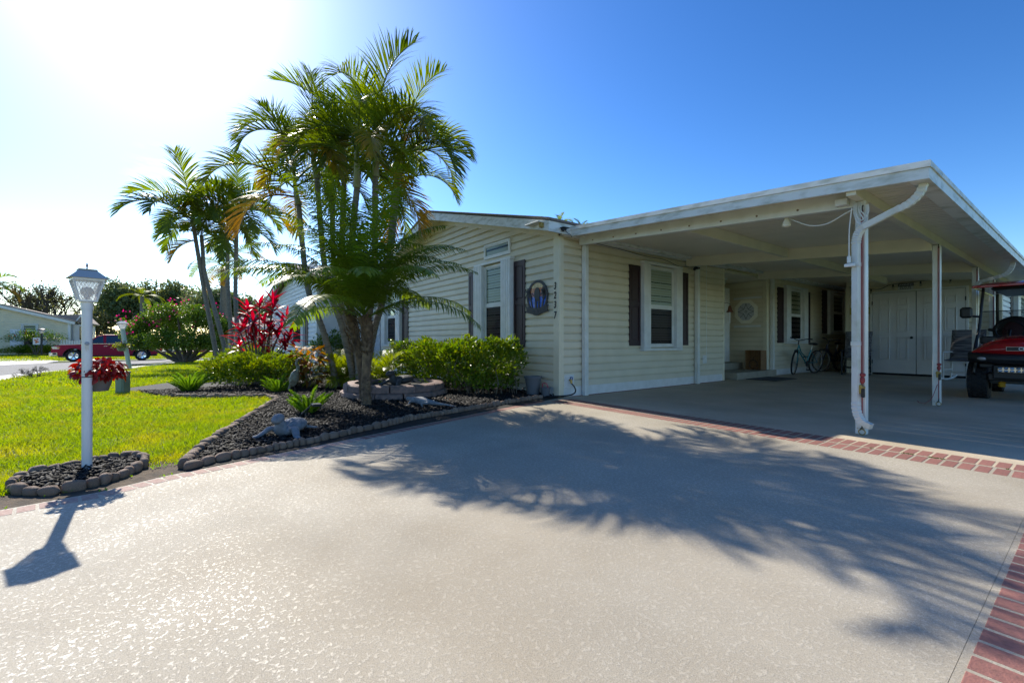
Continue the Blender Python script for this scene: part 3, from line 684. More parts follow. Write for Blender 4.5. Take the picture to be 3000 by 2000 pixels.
sub(house, 'shutter_rail', white_m, lambda b: b.cbox(-6.10, -5.37, -.05, -.0136, 2.035, 2.09, .004), T)
sub(house, 'shutter_rail', white_m, lambda b: b.cbox(-6.10, -5.39, -.04, -.0136, 1.28, 1.335, .004), T)
step_m = mat('painted_step', (.34, .31, .24), .8, col2=(.28, .255, .2), scale=5)
st = sub(house, 'entry_step', step_m, lambda b: b.cbox(AX+.004, -5.12, AY0+.35, AY1+.25, .002, .165, .008))
sub(house, 'entry_step', step_m, lambda b: b.cbox(AX+.006, -5.86, AY0+.45, AY1-.02, .167, .335, .008))
# ---- storage room at the end of the carport
SY = 15.3; SX0, SX1 = -4.44, -1.45
shed = thing('storage_room', 'cream sided storage room with grey double doors at the end of the carport', 'shed', (SX0, SY, 0))
wall(shed, 'wall', south(0, SY), [(SX0, 0), (SX1, 0), (SX1, 2.45), (SX0, 2.6)], .14, siding_m)
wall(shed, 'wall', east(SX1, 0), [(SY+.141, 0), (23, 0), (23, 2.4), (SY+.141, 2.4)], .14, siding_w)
wall(shed, 'wall', lambda p: (SX0+p[1], p[0], p[2]), [(SY+.141, 0), (22, 0), (22, 2.55), (SY+.141, 2.55)], .14, siding_m)
sub(shed, 'wall', siding_m, lambda b: b.box(WX+.004, SX0-.002, 20.0, 20.14, .01, 2.6))
siding(shed, south(0, SY), SX0+.06, SX1-.05, .10, 2.44, siding_m)
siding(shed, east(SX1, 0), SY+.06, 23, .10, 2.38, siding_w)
for a, b, c, d in ((SX0-.02, SX0+.09, SY-.02, SY+.1), (SX1-.07, SX1+.02, SY-.02, SY+.08)): sub(shed, 'corner_trim', trim_m, lambda q: q.cbox(a, b, c, d, .002, 2.44, .004))
T = south(0, SY); D0, D1 = -3.84, -2.02; DM = (D0+D1)/2
sub(shed, 'door_frame', white_m, lambda b: [b.cbox(D0-.05, D0, -.045, -.0136, .002, 2.215, .004), b.cbox(D1, D1+.05, -.045, -.0136, .002, 2.215, .004), b.cbox(D0-.05, D1+.05, -.046, -.0136, 2.216, 2.262, .004)], T)
sub(shed, 'door_sill', dark_m, lambda b: b.box(D0, D1, -.04, -.0137, .001, .05), T)
sub(shed, 'door_backing', dark_m, lambda b: b.box(D0+.001, D1-.001, -.0285, -.0139, .051, 2.214), T)
for k, (a, b_) in enumerate(((D0+.006, DM-.007), (DM+.007, D1-.006))):
    dr = sub(shed, 'door', door_m, lambda b: b.cbox(a, b_, -.036, -.0287, .055, 2.208, .003), T)
    w = (b_-a); 
    for i in range(2):
        for z0, z1 in ((.42, 1.03), (1.16, 1.76), (1.86, 2.06)):
            x0 = a+.15+i*(w-.30-.22)*1.0; x1 = x0+.22
            mb = MB(T)
            for q in ((x0, x1, z0, z0+.02), (x0, x1, z1-.02, z1), (x0, x0+.02, z0+.021, z1-.021), (x1-.02, x1, z0+.021, z1-.021)): mb.cbox(q[0], q[1], -.054, -.0365, q[2], q[3], .005)
            mb.cbox(x0+.045, x1-.045, -.047, -.0365, z0+.045, z1-.045, .008)
            mb.build('panel', door_m, dr)
    for z in (.35, 1.12, 1.95):
        hx = a-.004 if k == 0 else b_+.004
        sub(dr, 'hinge', blackmet, lambda b: b.tube([(hx, -.05, z-.05), (hx, -.05, z+.05)], .011, 8), T)
    if k == 0: sub(dr, 'knob', blackmet, lambda b: [b.lathe([(.012, -.037), (.012, -.06), (.03, -.068), (.034, -.082), (.026, -.095), (.0, -.098)], (b_-.075, 0, 1.0), 16, 'y')], T)
T = east(SX1, 0)
window(shed, T, 17.2, 20.6, .9, 2.25, acc=.5, blind=False); shutter(shed, T, 16.75, 17.15, .9, 2.2)
# ================================================================ CARPORT
def zf(X): return 2.254+(-.92-X)*.0765
def zu(X): return zf(X)+.065
CY0, CY1 = 4.95, 22.; CXL, CXR = -5.055, -.87
cp = thing('carport', 'open white aluminium carport with flat pan roof, beams and posts', 'carport', (-1.42, 5.29, 0))
def slopebox(b, x0, x1, y0, y1, lo, hi):     # box whose top and bottom follow the roof slope; lo/hi: offsets over zf
    b.add([(x0, y0, zf(x0)+lo), (x1, y0, zf(x1)+lo), (x1, y1, zf(x1)+lo), (x0, y1, zf(x0)+lo), (x0, y0, zf(x0)+hi), (x1, y0, zf(x1)+hi), (x1, y1, zf(x1)+hi), (x0, y1, zf(x0)+hi)],
          [(0, 3, 2, 1), (4, 5, 6, 7), (0, 1, 5, 4), (1, 2, 6, 5), (2, 3, 7, 6), (3, 0, 4, 7)])
y = CY0+.032; pw = .305
while y < CY1-.1:
    mb = MB(); prof = [(0, .064)]
    for k in range(3): prof += [(k*pw/3+.004, .068), (k*pw/3+.009, .064), ((k+1)*pw/3-.001, .064)] if k else [(pw/3-.001, .064)]
    prof = [(0, .064), (.096, .064), (.098, .078), (.104, .078), (.106, .064), (.197, .064), (.199, .078), (.205, .078), (.207, .064), (.298, .064), (.298, .13), (0, .13)]
    n = len(prof)
    mb.add([(CXL, y+p, zf(CXL)+z) for p, z in prof]+[(CXR-.06, y+p, zf(CXR-.06)+z) for p, z in prof], [tuple(range(n)), tuple(range(2*n-1, n-1, -1))]+[(i, i+n, (i+1) % n+n, (i+1) % n) for i in range(n)])
    mb.build('roof_panel', pan_m, cp); y += pw
sub(cp, 'front_fascia', fascia_m, lambda b: slopebox(b, CXL-.02, CXR, CY0, CY0+.03, 0, .092))
sub(cp, 'fascia_cap', fascia_m, lambda b: slopebox(b, CXL-.02, CXR+.012, CY0-.014, CY0+.03, .094, .148))
sub(cp, 'gutter', fascia_m, lambda b: [slopebox(b, CXR-.028, CXR, CY0+.0305, CY1, 0, .10), slopebox(b, CXR-.13, CXR-.029, CY0+.031, CY1, .0, .012)])
sub(cp, 'gutter_lip', fascia_m, lambda b: slopebox(b, CXR-.03, CXR+.012, CY0+.0305, CY1, .102, .148))
for y in (5.30, 8.42, 11.60): sub(cp, 'cross_beam', beam_m if y > 6 else alu_m, lambda b: slopebox(b, -5.20, -1.455, y-.035, y+.035, -.125 if y > 6 else -.085, .0625))
ys = (4.985, 8.4, 11.5, 15.28)
sub(cp, 'side_beam', beam_m, lambda b: slopebox(b, -1.45, -1.375, 4.985, CY1, -.035, .0628))
for a, b_ in zip((5.336, 8.456, 11.636), (8.384, 11.564, 14.2)): sub(cp, 'middle_beam', beam_m, lambda b: slopebox(b, -3.34, -3.27, a, b_, -.085, .0624))
sub(cp, 'wall_ledger', white_m, lambda b: [b.box(-5.25, -5.19, 5.45, 10.1, 2.575, 2.63), b.box(-5.25, -5.19, 12.5, 20, 2.575, 2.63)])
sub(cp, 'eave_soffit', white_m, lambda b: b.box(-5.253, -5.10, GY, 20, 2.605, 2.615))
def post(x, y, z): return sub(cp, 'post', alu_m, lambda b: b.cbox(x-.042, x+.042, y-.042, y+.042, .001, z, .006))
p1 = post(-1.415, 5.30, zu(-1.41)-.10); p2 = post(-1.413, 8.5, 2.25); p3 = post(-1.413, 11.6, 2.25); p4 = post(-1.413, 13.6, 2.25)
for y in (5.40, 8.80, 12.36): post(-5.195, y, 2.575 if y > 6 else 2.50)
for p, (x, y) in ((p1, (-1.415, 5.30)), (p2, (-1.413, 8.5))):
    sub(p, 'bolt', steel_m, lambda b: [b.lathe([(.008, 0), (.008, .006), (.0, .007)], (x-.02, y-.049, .06), 6, 'y'), b.lathe([(.008, 0), (.008, .006), (0, .007)], (x+.02, y-.049, .06), 6, 'y')])
mb = MB()
for i in range(9):
    x = -4.9+i*.42; mb.lathe([(.0, -.004), (.012, -.004), (.012, .001)], (x, 5.264, zf(x)-.035), 6, 'y')
mb.build('beam_bolts', mat('rusty_bolt', (.20, .12, .06), .7), cp)
sub(cp, 'junction_box', white_m, lambda b: b.cbox(-1.60, -1.50, 5.18, 5.262, 2.235, 2.30, .004))
# downspouts
def spout(path, wx=.045, flat=.72, corr=()):
    """rectangular-ish pipe with crimped elbows: path of (point, crimp?)"""
    pts = []; rad = []
    for i in range(len(path)-1):
        a, b = Vector(path[i]), Vector(path[i+1]); n = 1
        for k in range(n): pts.append(a.lerp(b, k/n))
    pts.append(Vector(path[-1])); return pts
def bend(p0, p1, p2, n=14):
    p0, p1, p2 = Vector(p0), Vector(p1), Vector(p2); return [p0*(1-t)**2+p1*2*t*(1-t)+p2*t*t for t in [k/n for k in range(n+1)]]
def pipe(name, segs, parent, m, w=.0285):
    mb = MB(); pts = []; rad = []
    for kind, p in segs:
        for i, q in enumerate(p):
            pts.append(q); rad.append(w*(1.0 if kind == 's' else (1.13 if i % 2 else .96)))
    # square section
    mb.tube(pts, [q*1.3 for q in rad], 4, flat=1., ph=math.pi/4); return mb.build(name, m, parent, False)
gd = 'white crimped downspout'
ds_m = mat('stained_downspout', (.64, .64, .60), .45, col2=(.40, .40, .28), scale=5, detail=8, lo=.5, hi=.8)
pipe('downspout', [('e', bend((-.93, 5.12, 2.27), (-.95, 5.12, 2.12), (-1.12, 5.14, 2.08))), ('s', [Vector((-1.15, 5.145, 2.07)), Vector((-1.36, 5.165, 1.985))]), ('e', bend((-1.38, 5.18, 1.975), (-1.435, 5.215, 1.94), (-1.437, 5.218, 1.84))),
                   ('s', [Vector((-1.437, 5.219, 1.8)), Vector((-1.437, 5.219, .34))]), ('e', bend((-1.437, 5.219, .32), (-1.44, 5.21, .17), (-1.37, 5.195, .125))), ('s', [Vector((-1.36, 5.193, .12)), Vector((-1.31, 5.18, .10))])], cp, ds_m)
pipe('downspout', [('e', bend((-.94, 11.4, 2.26), (-.95, 11.4, 2.05), (-1.12, 11.42, 2.03))), ('s', [Vector((-1.15, 11.43, 2.02)), Vector((-1.3, 11.45, 1.98))]), ('e', bend((-1.32, 11.46, 1.97), (-1.40, 11.48, 1.95), (-1.41, 11.5, 1.82))), ('s', [Vector((-1.41, 11.505, 1.8)), Vector((-1.41, 11.505, .25))])], cp, ds_m, .030)
for z in (.86, 1.62): sub(cp, 'pipe_strap', ds_m, lambda b: b.box(-1.472, -1.402, 5.184, 5.256, z, z+.04))
# tie-down straps on the posts
purple = mat('purple_strap', (.16, .02, .07), .7)
def strap(x, y, z0, z1, lab, m=strap_m, tail=False, zr=.42):
    t = thing('tie_down_strap', lab, 'strap', (x, y, z0), group='ratchet straps on the carport posts')
    sub(t, 'webbing', m, lambda b: [b.box(x-.010, x-.003, y-.004, y, zr+.05, z1), b.box(x+.002, x+.009, y-.005, y-.001, zr+.05, z1), b.box(x-.005, x+.004, y-.006, y-.002, z0+.09, zr)])
    sub(t, 'bundle', m, lambda b: [b.ell((x+.004, y-.014, zr+.11), (.022, .014, .035), 10, 6), b.ell((x+.006, y-.014, zr+.16), (.026, .015, .02), 10, 6)], smooth=True)
    r = sub(t, 'ratchet', mat('worn_brass_ratchet', (.38, .27, .08), .5, metal=.6), lambda b: [b.cbox(x-.022, x+.006, y-.035, y-.007, zr-.02, zr+.065, .004), b.tube([(x-.026, y-.02, zr+.04), (x+.026, y-.02, zr+.04)], .014, 10)])
    sub(r, 'handle', black_m, lambda b: b.cbox(x-.002, x+.026, y-.04, y-.01, zr-.055, zr+.03, .006))
    sub(t, 'hook', black_m, lambda b: [b.tube([(x, y-.004, z0+.10), (x, y-.012, z0+.06), (x-.01, y-.012, z0+.045), (x-.012, y-.012, z0+.065)], .006, 6), b.tube([(x, y-.004, z1-.02), (x, y-.01, z1+.03), (x+.01, y-.01, z1+.045)], .006, 6)])
    sub(t, 'ring', brass_m, lambda b: b.tube([(x+.026*math.cos(a), y-.012, z0+.028+.026*math.sin(a)) for a in [k*math.pi/8 for k in range(17)]], .005, 6, cap=False), smooth=True)
    if tail: sub(t, 'loose_end', m, lambda b: b.tube([(x-.01, y-.02, z0+.30), (x-.05, y-.04, z0+.14), (x-.08, y-.05, z0+.07), (x-.14, y-.06, z0+.02), (x-.2, y-.05, z0+.03), (x-.215, y-.045, z0+.05)], .011, 6, flat=.3))
    return t
strap(-1.395, 5.243, .004, 2.16, 'red ratchet strap behind the downspout on the nearest carport post')
strap(-1.385, 8.452, .004, 2.22, 'red ratchet strap with loose tail on the second carport post', tail=True)
strap(-1.385, 11.552, .004, 2.2, 'red ratchet strap on the third carport post beside the golf cart')
strap(-1.385, 13.552, .004, 2.2, 'dark purple ratchet strap on the farthest carport post', purple)

# ---------------------------------------------------------------- small things on the house
_gy, GY = GY, GY-.012
sg = thing('oval_sign', 'oval black metal sign with palms over stained blue and orange glass', 'sign', (-5.76, GY-.015, 1.64))
c0 = (-5.775, 1.655)
def el(rx, rz, n=32, c=c0): return [(c[0]+rx*math.cos(2*math.pi*k/n), c[1]+rz*math.sin(2*math.pi*k/n)) for k in range(n)]
sign_blk = mat('sign_black', (.010, .014, .018), .5)
A, B_ = el(.275, .29), el(.232, .245); mb = MB()
for k in range(32):
    j = (k+1) % 32; q = [A[k], A[j], B_[j], B_[k]]; mb.add([(x, GY-.034, z) for x, z in q]+[(x, GY-.02, z) for x, z in q], [(0, 1, 2, 3), (4, 7, 6, 5), (0, 4, 5, 1), (2, 6, 7, 3)])
mb.build('frame', sign_blk, sg)
def gpanel(nm, col, poly): sub(sg, nm, mat('sign_'+nm, col, .2, col2=tuple(c*.55 for c in col), scale=18), lambda b: b.prism(poly, GY-.026, GY-.021, axis=1))
def half(z0, z1):
    P = []
    for s in (1, -1):
        for k in range(9):
            z = z0+(z1-z0)*k/8; z = z if s > 0 else z1-(z1-z0)*k/8
            w = .234*math.sqrt(max(0, 1-((z-c0[1])/.247)**2)); P.append((c0[0]+s*w, z))
    return P
gpanel('blue_glass', (.02, .16, .80), half(1.412, 1.66)); gpanel('mauve_glass', (.45, .16, .20), half(1.6605, 1.735)); gpanel('orange_glass', (.75, .22, .04), half(1.7355, 1.81)); gpanel('amber_glass', (.80, .55, .22), half(1.8105, 1.9))
mb = MB()
def flat(poly, y=GY-.036, d=.008): mb.prism(poly, y, y+d, axis=1)
flat(el(.075, .12, 20, (c0[0]-.0, 1.70)))                         # centre figure of the cut-out
flat([(-5.83, 1.62), (-5.79, 1.62), (-5.78, 1.45), (-5.825, 1.45)]); flat([(-5.74, 1.62), (-5.70, 1.62), (-5.715, 1.45), (-5.755, 1.45)])
for s in (-1, 1):
    bx = c0[0]+s*.20; P = [(bx-.014, 1.75), (bx+.014, 1.75), (c0[0]+s*.12+.02, 1.43), (c0[0]+s*.12-.02, 1.43)]; flat(P)
    for a in (200, 235, 270, 160, 20, -20, -55, 120, 60):
        t = R(a if s < 0 else 180-a); L_ = .12
        flat([(bx, 1.75), (bx+math.cos(t-.3)*L_*.5, 1.765+math.sin(t-.3)*L_*.5), (bx+math.cos(t)*L_, 1.75+math.sin(t)*L_-.03), (bx+math.cos(t+.3)*L_*.5, 1.735+math.sin(t+.3)*L_*.5)])
mb.build('palm_silhouette', sign_blk, sg)
mb = MB(); X0 = c0[0]
def bz(x, o): return 1.44+o-.03*math.cos((x-X0)*7)
P = [(X0-.30+.06*k, bz(X0-.30+.06*k, .06)) for k in range(11)]; Q = [(X0-.30+.06*k, bz(X0-.30+.06*k, -.05)) for k in range(11)]
mb.prism(P+[(X0+.27, 1.445)]+Q[::-1]+[(X0-.265, 1.445)], GY-.048, GY-.037, axis=1)
mb.prism(el(.13, .06, 16, (X0, 1.40)), GY-.046, GY-.0365, axis=1)
rb = mb.build('ribbon_banner', sign_blk, sg)
mb = MB()   # raised, unreadable lettering on the banner
for k, (a, b_) in enumerate(((-.10, .02), (-.055, -.02), (-.02, .012), (.025, .0), (.05, -.015), (.085, .015))): mb.tube([(X0+a, GY-.05, 1.385), (X0+a+b_, GY-.05, 1.435)], .004, 5)
mb.build('lettering', mat('sign_grey', (.09, .10, .11), .5), rb)
GY = _gy
for k, (ch, y) in enumerate(zip('3237', (838.5, 866, 893.5, 924))):
    z = PY(1627, y, GY-.02).z; lab = ['black house number 3 at the top of the column of digits', 'black house number 2, second digit down the corner trim', 'black house number 3 just above the 7', 'black house number 7 at the bottom of the column of digits'][k]
    mb = MB(); textmb(mb, ch, .165, (-5.335, GY-.036, z), ((.62, 0, 0), (0, 0, 1), (0, -1, 0)), ext=.005, shear=.18)
    mb.solo('house_number', sign_blk, lab, 'number', (-5.335, GY-.03, z), 'digits 3237 on the corner trim')
# hose bib with hose
hb = thing('hose_bib', 'brass garden tap with blue handle in a white wall plate', 'tap', (WX+.014, 5.08, .245))
sub(hb, 'plate', white_m, lambda b: [b.cbox(WX+.0145, WX+.03, 4.97, 5.19, .14, .355, .005), b.cbox(WX+.0305, WX+.036, 5.0, 5.16, .17, .325, .004)])
sub(hb, 'tap', brass_m, lambda b: [b.tube([(WX+.03, 5.07, .27), (WX+.09, 5.07, .27)], .014, 10), b.tube([(WX+.08, 5.07, .28), (WX+.085, 5.07, .22)], .018, 10)])
sub(hb, 'handle', mat('blue_handle', (.02, .07, .3), .5), lambda b: [b.tube([(WX+.075+.028*math.cos(a), 5.08+.0*a, .295+.028*math.sin(a)) for a in [k*math.pi/6 for k in range(13)]], .006, 6), b.tube([(WX+.047, 5.08, .295), (WX+.103, 5.08, .295)], .005, 6)])
hz = [(WX+.085, 5.07, .22), (WX+.14, 5.08, .17), (WX+.15, 5.10, .10), (WX+.13, 5.06, .05), (WX+.08, 4.95, .026), (-5.3, 4.72, .024), (-5.5, 4.6, .03), (-5.75, 4.55, .06), (-5.9, 4.62, .10), (-6.0, 4.75, .10)]
def smooth_path(P, n=6):
    P = [Vector(p) for p in P]; out = []
    for i in range(len(P)-1):
        a, b, c, d = P[max(i-1, 0)], P[i], P[i+1], P[min(i+2, len(P)-1)]
        for k in range(n):
            t = k/n; out.append(.5*((2*b)+(c-a)*t+(2*a-5*b+4*c-d)*t*t+(3*b-a-3*c+d)*t**3))
    return out+[P[-1]]
MB().tube(smooth_path(hz), .0115, 8).solo('garden_hose', black_m, 'black garden hose running from the tap round the house corner', 'hose', (WX+.1, 5.0, .03), smooth=True)
pl = thing('flower_pot', 'grey plastic flower pot behind the hedge at the house corner', 'pot', (-5.62, 4.62, .01))
sub(pl, 'pot', mat('grey_plastic_pot', (.10, .11, .125), .6), lambda b: b.lathe([(.0, .02), (.10, .02), (.135, .30), (.15, .30), (.15, .33), (.132, .33), (.12, .24), (0, .24)], (-5.62, 4.62, 0), 20, cap=False), smooth=True)
wc = thing('watering_can', 'small grey bucket tucked beside the flower pot by the corner trim', 'bucket', (-5.40, 4.70, .01))
sub(wc, 'bucket', mat('grey_plastic_pot', (.1, .1, .1)), lambda b: b.lathe([(0, .015), (.06, .015), (.08, .16), (.07, .16), (.055, .05), (0, .05)], (-5.40, 4.70, 0), 16, cap=False), smooth=True)
sub(wc, 'handle', mat('pink_plastic', (.5, .06, .1), .5), lambda b: b.tube(smooth_path([(-5.47, 4.70, .15), (-5.44, 4.68, .22), (-5.36, 4.68, .22), (-5.33, 4.70, .15)]), .008, 6))
ot = thing('outlet_box', 'white outdoor outlet cover low on the carport wall', 'outlet', (WX+.013, 9.17, .49))
sub(ot, 'cover', white_m, lambda b: [b.cbox(WX+.0135, WX+.035, 9.10, 9.24, .42, .60, .006), b.cbox(WX+.0355, WX+.05, 9.125, 9.215, .46, .565, .006)])
sub(ot, 'conduit', white_m, lambda b: b.tube([(WX+.022, 9.255, .43), (WX+.022, 9.255, 1.2), (WX+.022, 9.25, 2.57)], .007, 6))
ml = thing('motion_light', 'black motion sensor light at the beam end above the window', 'light', (-5.18, 8.72, 2.46))
sub(ml, 'housing', black_m, lambda b: [b.cbox(-5.17, -5.08, 8.62, 8.72, 2.42, 2.46, .01), b.tube([(-5.19, 8.75, 2.50), (-5.13, 8.68, 2.45)], .012, 8), b.ell((-5.15, 8.62, 2.42), (.03, .03, .03), 10, 6)])
sub(ml, 'panel', white_m, lambda b: b.cbox(-5.10, -5.02, 8.57, 8.66, 2.462, 2.475, .003))
MB().tube(smooth_path([(-5.15, 5.5, 2.56), (-5.17, 6.2, 2.545), (-5.16, 7.0, 2.50), (-5.17, 7.6, 2.50), (-5.16, 8.1, 2.42), (-5.17, 8.6, 2.48), (-5.16, 8.72, 2.47)]), .005, 5).solo('wall_cable', blackmet, 'thin dark cable sagging along the top of the carport wall', 'cable', (-5.16, 7.0, 2.5))
MB().tube(smooth_path([(-5.17, 5.45, 2.55), (-5.17, 6.3, 2.53), (-5.18, 7.4, 2.43), (-5.18, 8.2, 2.46), (-5.19, 8.7, 2.50)]), .004, 5).solo('wall_cable', cord_w, 'thin pale cable sagging along the top of the carport wall', 'cable', (-5.17, 7.0, 2.48))
cl = thing('ceiling_light', 'ribbed round ceiling light over the entry alcove', 'light', (-5.85, 11.0, 2.5))
sub(cl, 'base', white_m, lambda b: b.lathe([(0, 2.499), (.15, 2.499), (.15, 2.47), (.11, 2.46), (0, 2.46)], (-5.85, 11.0, 0), 20, cap=False), smooth=True)
sub(cl, 'shade', mat('ribbed_shade', (.42, .43, .36), .3), lambda b: b.lathe([(.12, 2.459), (.13, 2.44), (.125, 2.41), (.10, 2.375), (.06, 2.36), (0, 2.358)], (-5.85, 11.0, 0), 20, cap=False))
bl = thing('hanging_bell', 'small rusty bell hanging beside the entry alcove', 'bell', (-5.25, 10.06, 1.5))
rust = mat('rusty_iron', (.14, .05, .025), .8)
sub(bl, 'bracket', blackmet, lambda b: b.tube([(WX+.02, 10.0, 1.78), (-5.2, 10.05, 1.79), (-5.15, 10.08, 1.76), (-5.15, 10.08, 1.73)], .007, 6))
sub(bl, 'bell', rust, lambda b: b.lathe([(.0, 1.73), (.022, 1.72), (.035, 1.68), (.045, 1.62), (.075, 1.58), (.08, 1.57), (.06, 1.575), (0, 1.60)], (-5.15, 10.08, 0), 18, cap=False), smooth=True)
sub(bl, 'clapper_cord', cord_w, lambda b: b.tube([(-5.15, 10.08, 1.6), (-5.15, 10.08, 1.48), (-5.15, 10.08, 1.32)], .012, 6))
# floodlight under the front beam and its cord
fl = thing('floodlight', 'white bulb floodlight hanging under the front carport beam', 'light', (-2.10, 5.36, 2.27))
sub(fl, 'base', alu_m, lambda b: [b.lathe([(.05, 2.34), (.05, 2.30), (.03, 2.29), (0, 2.29)], (-2.12, 5.40, 0), 14), b.cbox(-2.2, -2.07, 5.36, 5.43, 2.27, 2.30, .006)])
sub(fl, 'bulb', mat('white_bulb', (.72, .68, .56), .3), lambda b: b.lathe([(.02, 2.285), (.024, 2.25), (.034, 2.225), (.043, 2.20), (.042, 2.175), (.025, 2.165), (0, 2.163)], (-2.11, 5.37, 0), 16, cap=False), smooth=True)
MB().tube(smooth_path([(-2.10, 5.40, 2.27), (-2.0, 5.36, 2.2), (-1.85, 5.33, 2.12), (-1.7, 5.31, 2.11), (-1.55, 5.29, 2.17), (-1.46, 5.27, 2.2)]), .006, 6).solo('extension_cord', cord_w, 'white cord swagging from the floodlight to the nearest post', 'cord', (-1.8, 5.33, 2.1), smooth=True)
pc = thing('cord_bundle', 'bundle of white cords looped at the top of the nearest post', 'cord', (-1.40, 5.22, 2.18))
for k, (dx, lo) in enumerate(((0, 2.02), (.02, 2.0), (.04, 2.06), (.055, 2.08), (.01, 2.05))):
    sub(pc, 'loop', cord_w, lambda b: b.tube(smooth_path([(-1.46+dx, 5.25, 2.24), (-1.45+dx, 5.20, 2.15), (-1.42+dx, 5.17, lo+.03), (-1.385+dx*.6, 5.17, lo), (-1.35+dx*.3, 5.19, lo+.05), (-1.36+dx*.3, 5.22, 2.2)]), .006, 6), smooth=True)
ps = thing('power_strip', 'white plug and outlet strip hanging on the nearest downspout', 'power strip', (-1.46, 5.165, 1.62))
sub(ps, 'cord', cord_w, lambda b: b.tube(smooth_path([(-1.455, 5.16, 2.18), (-1.475, 5.165, 2.0), (-1.48, 5.17, 1.85), (-1.48, 5.17, 1.72)]), .005, 6))
sub(ps, 'plug', white_m, lambda b: b.cbox(-1.495, -1.465, 5.155, 5.18, 1.655, 1.725, .006))
sub(ps, 'strip', white_m, lambda b: b.cbox(-1.515, -1.43, 5.148, 5.178, 1.62, 1.65, .004))
# string lights along the storage room
sl_ = thing('string_lights', 'string of clear bulbs on a black cable over the double doors', 'string lights', (-3, SY-.1, 2.4))
cab = [(-4.35, 2.44), (-3.95, 2.36), (-3.66, 2.32), (-3.42, 2.42), (-2.9, 2.45), (-2.3, 2.46), (-1.7, 2.44)]
sub(sl_, 'cable', blackmet, lambda b: b.tube(smooth_path([(x, SY-.10, z) for x, z in cab]), .007, 6))
bulb_g = mat('clear_bulb', (.45, .40, .30), .1, spec=.8)
for x in (-4.2, -3.85, -3.38, -2.83, -2.28, -1.8):
    z = np.interp(x, [c[0] for c in cab], [c[1] for c in cab])-.012
    s_ = sub(sl_, 'socket', black_m, lambda b: b.lathe([(.014, z+.01), (.02, z-.03), (.018, z-.06), (0, z-.061)], (x, SY-.10, 0), 10))
    sub(s_, 'bulb', bulb_g, lambda b: b.lathe([(.012, z-.0615), (.024, z-.085), (.024, z-.105), (.012, z-.122), (0, z-.125)], (x, SY-.10, 0), 10), smooth=True)
# signs on the storage room
_sy, SY = SY, SY-.012
ws = thing('warning_sign', 'black and white warning sign over the double doors', 'sign', (-3.13, SY-.02, 2.33))
sub(ws, 'plate', mat('sign_white', (.55, .55, .55), .5), lambda b: b.box(-3.29, -2.98, SY-.022, SY-.014, 2.262, 2.35))
sub(ws, 'header', black_m, lambda b: b.box(-3.29, -2.98, SY-.025, SY-.014, 2.352, 2.43))
mb = MB(); textmb(mb, 'WARNING', .058, (-3.135, SY-.0265, 2.39), ((1, 0, 0), (0, 0, 1), (0, -1, 0)), .0008); mb.build('lettering', white_m, ws)
mb = MB()
for z, n in ((2.335, 3), (2.31, 6), (2.285, 5)):
    for k in range(n): w = .24/n; mb.box(-3.255+k*w, -3.255+k*w+w*.75, SY-.0235, SY-.0222, z-.006, z+.006)
mb.build('small_print', black_m, ws)
SY = _sy
yc = PY(2521, 911, SY)
ys_ = thing('yellow_sign', 'small yellow wall sign with green painted design, half hidden by the post', 'sign', (yc.x, SY-.02, yc.z))
ylw = mat('sign_yellow', (.42, .36, .03), .6)
sub(ys_, 'board', ylw, lambda b: b.cbox(yc.x-.24, yc.x+.24, SY-.03, SY-.0145, yc.z-.10, yc.z+.10, .006))
sub(ys_, 'painted_design', mat('sign_green', (.03, .14, .05), .6), lambda b: [b.ell((yc.x-.1+k*.05, SY-.031, yc.z+.02*math.sin(k*2)), (.018, .003, .05), 8, 6, (0, .5*math.sin(k*3), 0)) for k in range(5)])
# crate with ornament, door mat
cr = thing('wooden_crate', 'brown wooden crate standing on the entry step', 'crate', (-5.42, 11.95, .167))
cx0, cx1, cy0, cy1, cz0, cz1 = -5.64, -5.24, 11.82, 12.14, .168, .67
for k in range(4): sub(cr, 'slat', wood_m, lambda b: b.cbox(cx0+.013+k*.094, cx0+.013+k*.094+.088, cy1-.014, cy1, cz0+.012, cz1-.012, .003))
for a in (cx0, cx1-.012):
    for k in range(3): sub(cr, 'slat', wood_m, lambda b: b.cbox(a, a+.012, cy0+.004+k*.105, cy0+.100+k*.105, cz0, cz1, .003))
for z in (cz0, cz1-.012): sub(cr, 'slat', wood_m, lambda b: b.cbox(cx0+.0125, cx1-.0125, cy0+.004, cy1-.015, z, z+.012, .003))
MB().tube([(-5.43+.10*math.cos(a)*(1+.1*math.sin(a)), 11.81, .31+.11*math.sin(a)) for a in [k*math.pi/12 for k in range(25)]]+[(-5.33, 11.81, .31)], .007, 6).tube([(-5.43, 11.81, .42), (-5.43, 11.81, .47), (-5.405, 11.81, .49), (-5.42, 11.81, .50)], .006, 6).tube([(-5.43, 11.81, .168), (-5.43, 11.81, .205)], .006, 6).solo('wire_ornament', black_m, 'black wire pumpkin shape leaning in front of the crate', 'ornament', (-5.43, 11.81, .168), smooth=True)
mm = thing('door_mat', 'dark flat door mat on the carport floor before the step', 'mat', (-4.75, 11.3, 0))
sub(mm, 'mat', mat('mat_grey', (.07, .075, .085), .95, bump=.5, bscale=200), lambda b: b.cbox(-5.08, -4.45, 10.75, 11.85, .002, .012, .003))
sub(mm, 'border', black_m, lambda b: [b.box(-5.10, -5.0802, 10.73, 11.87, .002, .014), b.box(-4.4498, -4.43, 10.73, 11.87, .002, .014), b.box(-5.08, -4.45, 10.73, 10.7498, .002, .014), b.box(-5.08, -4.45, 11.8502, 11.87, .002, .014)])

